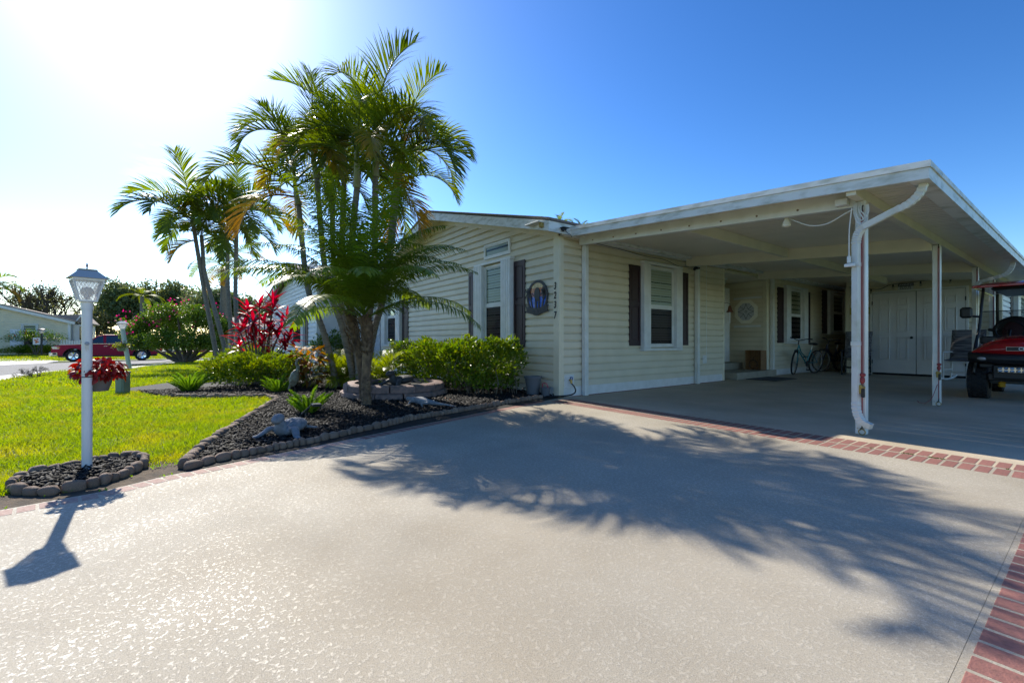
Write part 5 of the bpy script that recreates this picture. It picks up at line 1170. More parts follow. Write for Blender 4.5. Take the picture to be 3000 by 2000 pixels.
sculpt('iguana_statue', 'grey stone iguana statue lying on the mulch near the hedge', il, statue_m, mk_ig, .007)
# heron
hr = G(862, 1166); hl_ = (hr.x, hr.y, .01)
hn = thing('heron_statue', 'slender grey-green metal heron statue standing in the mulch', 'statue', hl_)
def HT(p): c, s = math.cos(R(75)), math.sin(R(75)); k = .93; return (hl_[0]+k*(p[0]*c-p[1]*s), hl_[1]+k*(p[0]*s+p[1]*c), hl_[2]+k*p[2])
mb = MB(HT); mb.ell((.0, 0, .33), (.075, .06, .15), 16, 12, (0, .22, 0)); mb.tube(smooth_path([(.03, 0, .42), (.06, 0, .50), (.035, 0, .57), (.05, 0, .63), (.07, 0, .655)]), [.035-.0009*k for k in range(25)], 10); mb.ell((.085, 0, .66), (.035, .016, .018), 10, 8)
mb.tube([(.11, 0, .658), (.19, 0, .64)], [.010, .002], 6); mb.tube([(-.05, 0, .24), (-.09, 0, .12)], [.045, .012], 8, flat=.5)
mb.build('body', verd_m, hn, 'all')
mb = MB(HT)
for s in (-1, 1):
    for k in range(6): mb.ell((-.01-.012*k, s*(.055-.004*k), .38-.04*k), (.02, .008, .06), 8, 6, (0, .25, 0))
mb.build('wing_feathers', verd_m, hn, True)
for s in (-1, 1): sub(hn, 'leg', blackmet, lambda b: b.tube([(-.0, s*.02, .22), (.012, s*.022, .12), (.0, s*.022, .0), (.04, s*.03, .0)], .005, 6), HT)
# garden spotlight
sp = G(893, 1228); sl2 = thing('garden_light', 'small black landscape light beside the bright foxtail fern', 'light', (sp.x, sp.y, .01))
sub(sl2, 'stake', black_m, lambda b: b.tube([(sp.x, sp.y, 0), (sp.x+.0, sp.y+.02, .09), (sp.x+.01, sp.y+.05, .13)], .009, 8))
sub(sl2, 'hood', black_m, lambda b: [b.add([(sp.x-.02, sp.y-.03, .06), (sp.x+.05, sp.y-.05, .06), (sp.x+.06, sp.y+.06, .16), (sp.x-.01, sp.y+.08, .16), (sp.x-.02, sp.y-.03, .075), (sp.x+.05, sp.y-.05, .075), (sp.x+.06, sp.y+.06, .175), (sp.x-.01, sp.y+.08, .175)], [(0, 3, 2, 1), (4, 5, 6, 7), (0, 1, 5, 4), (1, 2, 6, 5), (2, 3, 7, 6), (3, 0, 4, 7)]), b.cbox(sp.x-.01, sp.x+.12, sp.y+.06, sp.y+.16, .15, .18, .006)])

# ---------------------------------------------------------------- palms
def frond_mesh(name, L, pitch, bendv, nl, ll, lw, m, seed, vee=.45, droop=.9, sweep=55, start=.16, rw=.018, wind=0., ragged=0.):
    """pinnate frond: base at the origin, growing toward +x; pitch baked in"""
    r = random.Random(seed); mb = MB(); N = 22; pts = []; p = Vector((0, 0, 0)); lean = r.uniform(-.12, .12)
    dirs = []
    for i in range(N+1):
        t = i/N; a = pitch-bendv*t**1.35; d = Vector((math.cos(a), lean*t, math.sin(a))).normalized(); pts.append(p.copy()); dirs.append(d); p = p+d*(L/N)
    mb.tube(pts, [rw*(1-.88*i/N) for i in range(N+1)], 5)
    for k in range(nl):
        t = start+(1-start)*(k/(nl-1))**.95; i = min(int(t*N), N-1); f = t*N-i; q = pts[i].lerp(pts[i+1], f); d = dirs[i]
        side = Vector((-d.y, d.x, 0)); side = side.normalized() if side.length > .05 else Vector((0, 1, 0)); up = side.cross(d)*-1
        if up.z < 0: up = -up
        prof = min(1, (t-start)/.14+.35)*(1-.62*max(0, (t-.55)/.45)**1.6)
        for s in (-1, 1):
            if ragged and r.random() < ragged: continue
            sw = R(sweep-26*t+r.gauss(0, 5)); l = ll*prof*r.uniform(.85, 1.1)
            dd = (side*s*math.sin(sw)+d*math.cos(sw)+up*vee*r.uniform(.6, 1.3)*(1-t*.4)).normalized()
            a = q.copy(); w = lw*r.uniform(.85, 1.15); vs = []; M_ = 4; nrm = dd.cross(d).normalized(); cr = nrm.cross(dd).normalized()
            for j in range(M_+1):
                tt = j/M_; ww = w*(.55+.9*tt) if tt < .35 else w*.87*(1-((tt-.35)/.65)**1.7)+.0008
                vs += [a-cr*ww*.5, a+cr*ww*.5]
                dd = (dd+Vector((0, 0, -1))*droop*.22*(tt+.25)*r.uniform(.8, 1.2)+Vector((wind*.05, 0, 0))).normalized(); a = a+dd*(l/M_)
            mb.add(vs, [(j*2, j*2+1, j*2+3, j*2+2) for j in range(M_)])
    me = bpy.data.meshes.new(name); me.from_pydata([tuple(v) for v in mb.v], [], mb.f); me.materials.append(m); return me
def trunk(parent, pts, r0, r1, m, rings=.07, n=12, name='trunk', amp=.05):
    P = smooth_path(pts, 14); tot = sum((P[i+1]-P[i]).length for i in range(len(P)-1)); mb = MB(); rad = []
    M_ = max(24, int(tot/rings*2)); Q = []
    acc = [0]
    for i in range(len(P)-1): acc.append(acc[-1]+(P[i+1]-P[i]).length)
    for k in range(M_+1):
        d = tot*k/M_; i = min(range(len(acc)), key=lambda j: abs(acc[j]-d)); i = min(i, len(P)-2) if acc[min(i, len(P)-2)] <= d else max(0, i-1)
        f = (d-acc[i])/max(1e-6, acc[i+1]-acc[i]); Q.append(P[i].lerp(P[i+1], max(0, min(1, f))))
        t = k/M_; rad.append((r0*(1-t)+r1*t+(.25*r0*max(0, 1-t*9)))*(1+(amp if k % 2 else -amp)))
    mb.tube(Q, rad, n); return mb.build(name, m, parent, 'all')
# big multi-stemmed clump behind the planter -------------------------------------------------
AD = {}
for nm, pit, bn in (('up', 72, 85), ('high', 58, 120), ('mid', 36, 120), ('low', 10, 100), ('hang', -18, 70)):
    AD[nm] = [frond_mesh('frond_'+nm, 1.5, R(pit+dv), R(bn), 56, .50, .0215, frond_g, 11*len(nm)+k, vee=.75 if nm in ('up', 'high') else .5, droop=.75+.25*k, ragged=.03, sweep=50) for k, dv in enumerate((0, 8))]
def crown(tree, head, n, size, mats, lo=0., spear=True, org=None, only=None, kinds=None, seed=0, fr=AD, jit=.35):
    r = random.Random(seed); plan = kinds or ['up', 'high', 'high', 'mid', 'mid', 'mid', 'mid', 'low', 'hang']
    for i in range(n):
        kd = plan[int(i*len(plan)/n)]; az = i*2.39996+r.uniform(-jit, jit)+seed
        hz_ = .30*size*(1-{'up': .0, 'high': .25, 'mid': .5, 'low': .75, 'hang': 1.}[kd])
        mm_ = mats(kd, r)
        inst('frond', r.choice(fr[kd]), tree, relM(tree, (head[0], head[1], head[2]-.22*size+hz_), az, size*r.uniform(.88, 1.12), rx=r.gauss(0, .1)), mm_)
def mats_main(kd, r):
    q = r.random()
    if kd in ('up', 'high'): return frond_l if q < .55 else frond_g
    if kd == 'mid': return frond_l if q < .35 else (frond_y if q > .80 else frond_g)
    return frond_y if q > .60 else (frond_b if q > .52 and kd == 'hang' else frond_g)
cb = Vector((-8.5, 2.72, 0)); CD = float(np.dot(np.array(cb), V3))
clump = thing('palm_clump', 'tall multi-stemmed palm clump with arching fronds behind the planter', 'palm', cb)
heads = [  # head px, base px, depth offset of the crown, size, fronds
    ((1105, 430), 1056, -1.7, .98, 12), ((1005, 425), 1050, -.2, 1.0, 11), ((1180, 440), 1064, -1.2, 1.02, 11), ((915, 450), 1042, -.6, 1.05, 10), ((1045, 465), 1054, -1.9, .8, 7), ((862, 540), 990, -.1, 1.05, 10), ((1165, 535), 1060, -.9, .92, 8), ((965, 500), 1046, .4, .95, 8)]
for k, ((hx, hy), bx, dd, sz, n) in enumerate(heads):
    h = PD(hx, hy, CD+dd); b0 = PD(bx, 1000, CD+dd*.12); b0.z = -.01
    mid = b0.lerp(h, .5)+Vector((0, 0, 0))+(Vector(R3)*(.10 if hx > bx else -.16))
    sh = h-Vector((0, 0, .55*sz)); sh = b0.lerp(h, .9)
    trunk(clump, [b0, b0.lerp(mid, .55)+Vector(R3)*(-.03 if hx > bx else .05), mid, sh], .062, .046, trunk_m, rings=.085)
    trunk(clump, [sh, sh.lerp(h, .5), h+Vector((0, 0, .12))], .056, .030, shaft_m, rings=.2, name='crownshaft', amp=.01)
    crown(clump, h, n, sz, mats_main, seed=k*1.7+.6)
# short date palm in front of the planter -----------------------------------------------------
PGY = {}
for nm, pit, bn in (('up', 82, 45), ('high', 72, 65), ('mid', 60, 78), ('low', 44, 76), ('hang', 26, 72)):
    PGY[nm] = [frond_mesh('pygmy_frond_'+nm, 1.72, R(pit+dv), R(bn), 50, .31, .023, pygmy_m, 200+7*len(nm)+k, vee=.12, droop=2.0, sweep=74, start=.10, rw=.011) for k, dv in enumerate((0, 9))]
pb = G(1074, 1192)
py_t = thing('date_palm', 'short feathery date palm with shaggy brown trunk before the stone planter', 'palm', (pb.x, pb.y, 0))
PD1 = float(np.dot(np.array(pb), V3))
h1 = PD(1066, 925, PD1); h1t = PD(1072, 830, PD1)
trunk(py_t, [(pb.x, pb.y, -.01), PD(1072, 1120, PD1), PD(1074, 1060, PD1), PD(1074, 1000, PD1)], .062, .058, boot_m, rings=.03, name='lower_trunk', amp=.04, n=14)
trunk(py_t, [PD(1074, 1030, PD1), PD(1075, 960, PD1), h1], .068, .09, boot_m, rings=.05, name='shaggy_trunk', amp=.05, n=14)
b2 = base(1062, PD1+.5); h2 = PD(1022, 905, PD1+.45)
trunk(py_t, [b2, PD(1058, 1080, PD1+.5), PD(1040, 980, PD1+.5), h2], .042, .075, boot_m, rings=.05, name='second_trunk', n=12)
bm_ = MB().add([(0, -.014, 0), (0, .014, 0), (.05, .011, .055), (.05, -.011, .055), (.075, 0, .10), (-.012, -.012, .012), (-.012, .012, .012)], [(0, 1, 2, 3), (3, 2, 4), (5, 6, 1, 0)]).mesh('leaf_boot', boot_m)
for hh, b_, n in ((h1, PD(1074, 1035, PD1), 80), (h2, PD(1040, 1040, PD1+.5), 50)):
    for i in range(n):
        t = (i+.5)/n; p = b_.lerp(hh, t*1.1); a = i*2.39996; rd = .055+.035*t
        inst('leaf_boot', bm_, py_t, relM(py_t, (p.x+rd*math.cos(a), p.y+rd*math.sin(a), p.z-.03), a, random.uniform(.75, 1.25), ry=random.uniform(-.35, .35), rx=random.gauss(0, .2)))
for i in range(110):   # spines on the bare lower trunk
    pass
mb = MB()
for i in range(150):
    z = random.uniform(.05, .42); a = random.uniform(0, 6.28); mb.tube([(pb.x+.057*math.cos(a), pb.y+.057*math.sin(a), z), (pb.x+.08*math.cos(a), pb.y+.08*math.sin(a), z+.012)], [.006, .002], 4)
mb.build('trunk_knobs', boot_m, py_t)
plan_p = ['up']*3+['high']*5+['mid']*9+['low']*12+['hang']*5
crown(py_t, (h1.x, h1.y, h1.z+.16), 33, 1.0, lambda k, r: pygmy_m, kinds=plan_p, seed=.4, fr=PGY)
crown(py_t, (h2.x, h2.y, h2.z+.20), 19, .98, lambda k, r: pygmy_m, kinds=plan_p, seed=2.4, fr=PGY)
# dry fallen leaves on the mulch
for i, (x_, y_) in enumerate(((1300, 1165), (1313, 1170), (1145, 1215), (1010, 1180), (768, 1200), (1400, 1176))):
    q = G(x_, y_, .03); me = leaf_mesh('dry_leaf', .06, .03, mat('dry_leaf', (.30, .10, .03), .7), 4, .4)
    o = inst('fallen_leaf', me, None, Matrix.Translation(q) @ Euler((.3, -.2, i*1.3)).to_matrix().to_4x4())
    tag(o, ['dry orange leaf lying beside the iguana statue tail', 'curled brown leaf at the right end of the planter', 'small dry leaf on the mulch right of the shaggy trunk', 'dry leaf on the mulch left of the shaggy trunk', 'dry leaf on the stones beside the lawn', 'dry leaf in front of the right hedge'][i], 'leaf', 'dry leaves on the mulch')

# ---------------------------------------------------------------- hedges and bushes
def hedge(name, label, quad, h0, h1, N, L, m, m2, frac2, base_gap=.12, lump=.10, cat='hedge'):
    """quad: 4 ground corners (front-left, front-right, back-right, back-left)"""
    q = [np.array(p[:2], float) for p in quad]; c = sum(q)/4; z0 = gz(c[0])
    t = thing(name, label, cat, (c[0], c[1], z0))
    n = N*3; u = rng.random(n); v = rng.random(n); w = rng.random(n)**.75
    edge = np.minimum(np.minimum(u, 1-u)*6, np.minimum(v, 1-v)*3); keep = (rng.random(n) < .28) | (edge < .35) | (w > .80)
    u, v, w = u[keep][:N], v[keep][:N], w[keep][:N]; n = len(u)
    P = (1-u)[:, None]*(1-v)[:, None]*q[0]+u[:, None]*(1-v)[:, None]*q[1]+u[:, None]*v[:, None]*q[2]+(1-u)[:, None]*v[:, None]*q[3]
    lm = np.sin(P[:, 0]*5.3+1.1)*np.sin(P[:, 1]*4.7+.5)+.6*np.sin(P[:, 0]*11+P[:, 1]*9)
    hgt = h0+(h1-h0)*u+lump*lm*.6; z = z0+base_gap+(hgt-base_gap)*w
    cdir = P-c; cdir /= np.linalg.norm(cdir, axis=1, keepdims=True)+1e-6
    P = P+cdir*(lump*np.sin(z*9+P[:, 0]*6)*.6*(edge[keep][:N] < 1)[:, None] if False else lump*np.sin(z*9+P[:, 0]*6)[:, None]*.5)
    d = rdir(n)*.8+np.concatenate([cdir*.8, (.35+w*.6)[:, None]], 1)
    pts = np.concatenate([P, z[:, None]], 1); s2 = rng.random(n) < frac2*(.3+1.4*w)
    s = rng.uniform(.7, 1.25, n)
    leaves('foliage', pts[~s2], d[~s2], L*s[~s2], L*.42*s[~s2], m, t, 'stuff'); leaves('young_foliage', pts[s2], d[s2], L*s[s2]*.9, L*.4*s[s2], m2, t, 'stuff')
    mb = MB(); r = random.Random(5)
    for i in range(int(28*np.linalg.norm(q[1]-q[0]))):
        uu, vv_ = r.random(), r.uniform(.1, .9); b = q[0]*(1-uu)*(1-vv_)+q[1]*uu*(1-vv_)+q[2]*uu*vv_+q[3]*(1-uu)*vv_
        p = Vector((b[0], b[1], z0)); P_ = [p]
        for k in range(3): P_.append(P_[-1]+Vector((r.gauss(0, .07), r.gauss(0, .07), (h0*.28))))
        mb.tube(P_, [.009, .007, .005, .003], 5)
    mb.build('stems', twig_m, t); return t
hedge('hedge', 'glossy green clipped hedge below the right gable window', [(-8.9, 3.35), (-5.85, 3.75), (-5.78, 4.55), (-9.2, 4.6)], .78, .84, 12500, .085, hedge_m, hedge_y, .25, lump=.22)
hl0, hl1 = G(590, 1146), G(862, 1146)
hedge('hedge', 'yellow-green hedge beside the lawn in front of the red plant', [(hl0.x, hl0.y), (hl1.x, hl1.y), (hl1.x-1.2, hl1.y+.5), (hl0.x-1.5, hl0.y+.7)], .56, .60, 10000, .07, hedge_m, hedge_y, .5, lump=.16)
def bush(name, label, c, r, N, L, m, m2=None, frac2=0., cat='bush', stem=True, wd=.42):
    t = thing(name, label, cat, (c[0], c[1], gz(c[0])))
    d = rdir(N); d /= np.linalg.norm(d, axis=1, keepdims=True); d[:, 2] = np.abs(d[:, 2])*1.0-.25*(rng.random(N) < .5)
    rad = rng.random(N)**.35*(1+.16*np.sin(d[:, 0]*6+1)*np.sin(d[:, 1]*5+d[:, 2]*7)); p = np.array([c[0], c[1], gz(c[0])+c[2]])+d*rad[:, None]*np.array(r)
    p[:, 2] = np.maximum(p[:, 2], gz(c[0])+.02)
    k = rng.random(N) < frac2
    leaves('foliage', p[~k], d[~k]+rdir(N)[~k]*.7, L*rng.uniform(.7, 1.2, (~k).sum()), L*wd, m, t, 'stuff')
    if k.any(): leaves('flowers', p[k]+d[k]*.04, d[k]+rdir(N)[k]*.5, L*.9, L*.6, m2, t, 'stuff')
    if stem:
        mb = MB()
        for i in range(9):
            a = i*.7; mb.tube([(c[0]+.03*math.cos(a), c[1]+.03*math.sin(a), gz(c[0])-.02), (c[0]+.15*r[0]*math.cos(a), c[1]+.15*r[1]*math.sin(a), gz(c[0])+c[2]*.55), (c[0]+.6*r[0]*math.cos(a), c[1]+.6*r[1]*math.sin(a), gz(c[0])+c[2]+r[2]*.4)], [.02*max(r[0], .3), .013*max(r[0], .3), .004], 5)
        mb.build('stems', twig_m, t)
    return t
b_ = base(735, 10.6); bush('shrub', 'loose green shrub behind the yellow-green hedge under the red plant', (b_.x, b_.y, .45), (.8, .6, .45), 2600, .07, hedge_m, hedge_y, .3)
b_ = base(975, 15.); bush('shrub', 'round dark green shrub in front of the white house wall', (b_.x, b_.y, .75), (.75, .7, .6), 2600, .09, hedge_m)
b_ = base(690, 11.5); bush('shrub', 'small silvery green shrub at the far left end of the hedge', (b_.x, b_.y, .4), (.6, .5, .35), 1800, .07, boug_m)
# red cordyline
ti = base(765, 10.0); tt_ = thing('cordyline', 'bright red cordyline with long upright leaves behind the hedge', 'plant', ti)
TIL = [leaf_mesh('cordyline_leaf', .36, .085, cord_m, 6, .30, .25), leaf_mesh('cordyline_leaf', .32, .08, cord_m, 6, .55, .25), leaf_mesh('cordyline_leaf', .38, .07, cord_m, 6, .12, .3)]
mb = MB(); TD = 10.0
for (tx, tyy, dd) in ((715, 950, 0), (760, 890, .1), (800, 905, -.1), (840, 935, .1), (745, 985, -.2), (815, 985, -.25), (700, 1010, 0), (775, 940, .3), (850, 985, 0), (785, 1050, -.2), (725, 905, .2), (825, 960, .3), (740, 940, -.3), (790, 960, -.3), (770, 1000, -.3), (835, 1015, -.2), (705, 975, -.1), (800, 880, .1)):
    h = PD(tx, tyy, TD+dd); b0 = ti+Vector((random.uniform(-.12, .12), random.uniform(-.12, .12), 0))
    mb.tube(smooth_path([b0, b0.lerp(h, .5)+Vector((0, 0, .05)), h]), .014, 6)
    for i in range(13):
        a = i*2.4+random.uniform(-.3, .3); ry = -R(random.uniform(-15, 65)) if i > 2 else -R(random.uniform(55, 80))
        inst('leaf', random.choice(TIL), tt_, relM(tt_, h-Vector((0, 0, .012*i)), a, random.uniform(.75, 1.12), ry=ry, rx=random.gauss(0, .25)))
mb.build('canes', twig_m, tt_)
# croton
cr_b = base(905, 8.35); ck = thing('croton', 'orange and bronze leaved croton behind the heron statue', 'plant', cr_b)
CKL = [leaf_mesh('croton_leaf', .17, .075, croton_m, 5, .3, .15), leaf_mesh('croton_leaf', .14, .06, croton_m, 5, .55, .2)]
cy_m = mat('croton_leaf_yellow', (.42, .22, .015), .6, spec=.25, col2=(.36, .09, .012), scale=7, trans=.4, rnd=.3)
for i in range(150):
    z = random.uniform(.18, .80); rad = .30*math.sqrt(random.random())*(1-.35*abs(z-.5)); a = random.uniform(0, 6.28)
    inst('leaf', random.choice(CKL), ck, relM(ck, (cr_b.x+rad*math.cos(a), cr_b.y+rad*math.sin(a), z), a+random.gauss(0, .5), random.uniform(.7, 1.15), ry=random.uniform(-.9, .6), rx=random.gauss(0, .4)), cy_m if z > .5 and random.random() < .5 else None)
mb = MB()
for k in range(7): a = k*.9; mb.tube([(cr_b.x, cr_b.y, 0), (cr_b.x+.08*math.cos(a), cr_b.y+.08*math.sin(a), .35), (cr_b.x+.2*math.cos(a), cr_b.y+.2*math.sin(a), .7)], [.014, .01, .005], 6)
mb.build('stems', twig_m, ck)
# low areca clumps
ARC = {'up': [frond_mesh('areca_up', 1.0, R(80), R(55), 30, .28, .016, areca_m, 31, vee=.4, droop=.9, start=.25, rw=.008)], 'high': [frond_mesh('areca_high', 1.0, R(68), R(95), 30, .28, .016, areca_m, 32, vee=.4, droop=1., start=.25, rw=.008)], 'mid': [frond_mesh('areca_mid', .9, R(52), R(110), 30, .26, .016, areca_m, 33, vee=.35, droop=1.1, start=.22, rw=.008)]}
def areca(c, n, s, label, mat_=None):
    t = thing('areca_palm', label, 'palm', c); r = random.Random(n)
    for i in range(n):
        a = i*2.4; kd = ('up', 'high', 'mid')[i % 3]; o = r.uniform(0, .16)*s
        inst('frond', ARC[kd][0], t, relM(t, (c[0]+o*math.cos(a*1.3), c[1]+o*math.sin(a*1.3), c[2]), a, s*r.uniform(.75, 1.1)), mat_)
    sub(t, 'stems', rachis_m, lambda b: [b.tube([(c[0]+.1*s*math.cos(k), c[1]+.1*s*math.sin(k), c[2]-.01), (c[0]+.14*s*math.cos(k), c[1]+.14*s*math.sin(k), c[2]+.3*s)], .012*s, 6) for k in range(12)])
    return t
areca(base(1000, 8.7), 56, .84, 'bushy yellow-green areca palm clump left of the shaggy palm trunk')
areca(base(1115, 8.5), 30, .88, 'yellow-stemmed areca palm clump between the trunk and right hedge', frond_l)
# foxtail ferns
def plume(L, seed):
    r = np.random.default_rng(seed); n = 700; t = r.random(n)**.9; a = r.uniform(0, 6.28, n); rad = .045*np.sin(np.pi*np.clip(t*.93+.05, 0, 1))**.6
    ax = np.stack([t*L*.30*t, 0*t, t*L], 1); o = np.stack([np.cos(a), np.sin(a), 0*a+.9], 1); d = o*np.stack([rad, rad, rad], 1)
    s = np.cross(d, r.normal(size=(n, 3))); s /= np.linalg.norm(s, axis=1, keepdims=True); s *= .0032
    v = np.stack([ax-s, ax+s, ax+d], 1).reshape(-1, 3); f = np.arange(n*3).reshape(-1, 3); me = bpy.data.meshes.new('plume'); me.from_pydata(v.tolist(), [], f.tolist()); me.materials.append(fern_m); return me
PLM = [plume(.42, k) for k in range(3)]
def fern(c, n, s, label):
    t = thing('foxtail_fern', label, 'fern', c)
    for i in range(n):
        a = i*2.4; inst('plume', PLM[i % 3], t, relM(t, (c[0]+.07*s*math.cos(a)*math.sqrt(i/n), c[1]+.07*s*math.sin(a)*math.sqrt(i/n), c[2]), a, s*random.uniform(.6, 1.1), ry=.12+.5*math.sqrt(i/n)))
    sub(t, 'root_crown', twig_m, lambda b: b.ell((c[0], c[1], c[2]), (.05*s, .05*s, .03*s), 8, 6)); return t
fern(G(903, 1214), 22, .82, 'bright green foxtail fern in the mulch behind the grey turtle')
fern(G(555, 1150), 26, 1.0, 'foxtail fern at the left end of the hedge beside the lawn')
fern(G(815, 1152), 16, .9, 'dim foxtail fern in shade at the foot of the left hedge')
# ================================================================ BEYOND THE GARDEN
# palms by the pavement
FARP = {}
for nm, pit, bn in (('up', 78, 55), ('high', 60, 95), ('mid', 36, 105), ('low', 10, 95), ('hang', -20, 65)):
    FARP[nm] = [frond_mesh('far_frond_'+nm, 1.9, R(pit+5*k), R(bn), 38, .70, .046, frond_g, 300+9*len(nm)+k, vee=.55, droop=.95, sweep=52) for k in range(2)]
PDp = 21.
def mats_far(kd, r):
    q = r.random(); return frond_l if (kd in ('up', 'high') and q < .5) else (frond_y if q > .88 else frond_g)
for (lab, trs) in (('leaning slim palm with two trunks behind the bougainvillea', [((640, 1040), (598, 850), (563, 640), 1.45), ((672, 1040), (600, 800), (590, 690), 1.0)]),
                   ('slim upright palm beside the leaning palm', [((684, 1040), (668, 850), (665, 665), 1.25)]),
                   ('slim upright palm with crown touching the big palm clump', [((700, 1040), (690, 860), (694, 620), 1.35)])):
    b0 = base(trs[0][0][0], PDp); t = thing('slim_palm', lab, 'palm', b0, group='slim palms by the pavement')
    for (bp_, mp_, hp_, s) in trs:
        b = base(bp_[0], PDp); h = PD(*hp_, PDp+random.uniform(-.3, .3)); trunk(t, [b, b.lerp(PD(*mp_, PDp), .5), PD(*mp_, PDp), PD(*mp_, PDp).lerp(h, .6), h], .105, .08, trunk_m, rings=.2, n=10)
        crown(t, h, 15 if s > 1 else 10, s, mats_far, seed=hp_[0]*.1, fr=FARP)
FXT = {}
for nm, pit, bn in (('high', 50, 85), ('mid', 25, 95), ('low', 0, 75)):
    FXT[nm] = [frond_mesh('foxtail_frond_'+nm, 2.3, R(pit), R(bn), 60, .42, .032, frond_l, 500+len(nm), vee=.2, droop=.5, sweep=75)]
def mats_fx(kd, r): return frond_l if r.random() < .6 else frond_y
D_ = 27.; b = base(655, D_); t = thing('foxtail_palm', 'thick grey-trunked foxtail palm behind the slim palms', 'palm', b); h = PD(657, 775, D_)
trunk(t, [b, b.lerp(h, .4), h], .28, .17, trunk_m, rings=.25, n=12)
crown(t, h, 11, 1.2, mats_fx, kinds=['high', 'high', 'mid', 'mid', 'low', 'low'], seed=.9, fr=FXT)
D_ = 46.; b = base(416, D_); t = thing('foxtail_palm', 'small yellow-green foxtail palm rising behind the bougainvillea', 'palm', b); h = PD(416, 868, D_)
trunk(t, [b, b.lerp(h, .5), h], .22, .16, trunk_m, rings=.3, n=10)
crown(t, h, 10, .92, lambda k, r: areca_m, kinds=['high', 'mid', 'mid', 'low'], seed=.3, fr=FXT)
# palm at the far left edge
D_ = 42.; b = base(-55, D_); t = thing('slim_palm', 'palm at the left edge beside the far cream house', 'palm', b, group='slim palms by the pavement'); h = PD(-30, 840, D_)
trunk(t, [b, b.lerp(h, .5), h], .2, .13, trunk_m, rings=.3, n=10); crown(t, h, 14, 1.15, mats_far, seed=.2, fr=FARP)
# two palms showing over the roof
for i, (x_, y_, s) in enumerate(((1640, 652, .9), (1702, 664, .8))):
    D_ = 30.; b = base(x_, D_); h = PD(x_, y_+14, D_); t = thing('slim_palm', ['palm crown showing over the house roof ridge', 'palm crown showing just left of the carport roof corner'][i], 'palm', b, group='palms behind the house')
    trunk(t, [b, b.lerp(h, .5), h], .2, .14, trunk_m, rings=.3, n=10); crown(t, h, 12, s*.62, mats_far, seed=i+.4, fr=FARP)
# bougainvillea tree
D_ = 25.; bb_ = base(545, D_); bt = thing('bougainvillea_tree', 'spreading green bougainvillea tree with magenta flowers on the lawn', 'tree', bb_)
s_ = D_/F
def at(x, y, d=0): return np.array(PD(x, y, D_+d))
mb = MB(); tips = []
for k, (x_, y_) in enumerate(((420, 960), (470, 930), (520, 925), (580, 930), (630, 950), (660, 985), (390, 985), (560, 980), (500, 975), (610, 985))):
    e = Vector(at(x_, y_, random.uniform(-1.2, 1.2))); m_ = bb_.lerp(e, .45)+Vector((0, 0, -.15)); mb.tube(smooth_path([bb_+Vector((random.uniform(-.15, .15), random.uniform(-.15, .15), -.05)), m_, e]), [.15-.010*i for i in range(13)], 7)
mb.build('trunk', bark_m, bt, 'all')
N = 22000; u = rdir(N); u /= np.linalg.norm(u, axis=1, keepdims=True); cx_ = rng.integers(0, 12, N)
cc = np.array([at(*p) for p in ((395, 975, 0), (440, 940, .6), (485, 922, -.5), (525, 925, .8), (575, 925, -.6), (620, 945, .4), (655, 960, -.2), (420, 1005, -.8), (480, 995, -1.2), (560, 1000, -1.3), (620, 1000, -.9), (520, 955, 1.4))]); rs = rng.random(N)**.45
R_ = np.array([.85, .85, .62])*np.array([.9, .8, 1, .95, 1.0, .95, .7, .75, .95, 1., .8, 1.1])[cx_][:, None]
P = cc[cx_]+u*rs[:, None]*R_*1.05
P = P[P[:, 2] > .45]; n = len(P)
leaves('foliage', P, rdir(n, .3), .13*rng.uniform(.7, 1.3, n), .075, boug_m, bt, 'stuff')
fc = [(350, 935), (372, 922), (398, 925), (440, 905), (470, 915), (500, 885), (525, 882), (545, 880), (515, 925), (575, 905), (455, 945), (465, 955), (385, 945), (560, 945), (345, 945), (525, 905), (430, 935), (660, 930), (668, 980), (690, 930), (700, 965), (600, 905), (380, 968), (640, 905)]
P = np.concatenate([np.array(at(x_, y_, random.uniform(-1.5, -.6)))+rng.normal(0, .15, (6, 3)) for x_, y_ in fc]); leaves('flowers', P, rdir(len(P)), .11, .09, pink_m, bt, 'stuff')
P = np.concatenate([np.linspace(at(x0, y0), at(x1, y1), 90)+rng.normal(0, .07, (90, 3)) for x0, y0, x1, y1 in ((440, 930, 425, 890), (480, 920, 505, 884), (500, 920, 545, 880), (420, 950, 345, 938), (560, 930, 580, 900))]); leaves('shoots', P, rdir(len(P), .5), .13, .07, boug_m, bt, 'stuff')
# leaning lamp post with hanging basket
lb2 = G(380, 1083); D2 = float(np.dot(np.array(lb2), V3))
l2 = thing('lamp_post', 'leaning pale lamp post with hanging basket beside the bougainvillea', 'lamp post', lb2)
top2 = PD(357, 955, D2); pm = mat('pale_green_post', (.50, .55, .45), .5); k2 = D2/F
sub(l2, 'pole', pm, lambda b: b.tube([lb2, lb2.lerp(top2, .93)], 5.5*k2, 12), smooth=True)
c2 = lb2.lerp(top2, .93); T2 = lambda p: (c2.x+p[0], c2.y+p[1], c2.z+p[2]); lu = k2
lf = sub(l2, 'lantern_frame', white_m, lambda b: [frus(b, 6*lu, 0, 6.5*lu, 2*lu)]+[b.tube([(sx*6*lu, sy*6*lu, 2*lu), (sx*11*lu, sy*11*lu, 17*lu)], .9*lu, 4) for sx in (-1, 1) for sy in (-1, 1)], T2)
sub(lf, 'pane', lamp_glass, lambda b: frus(b, 5.7*lu, 2*lu, 10.6*lu, 17*lu, True), T2)
sub(l2, 'lantern_roof', white_m, lambda b: frus(b, 13*lu, 17.3*lu, 5*lu, 23*lu), T2)
hbk = PD(355, 1018, D2-.15); hb2 = thing('hanging_basket', 'green hanging basket of small flowers on the leaning lamp post', 'basket', hbk)
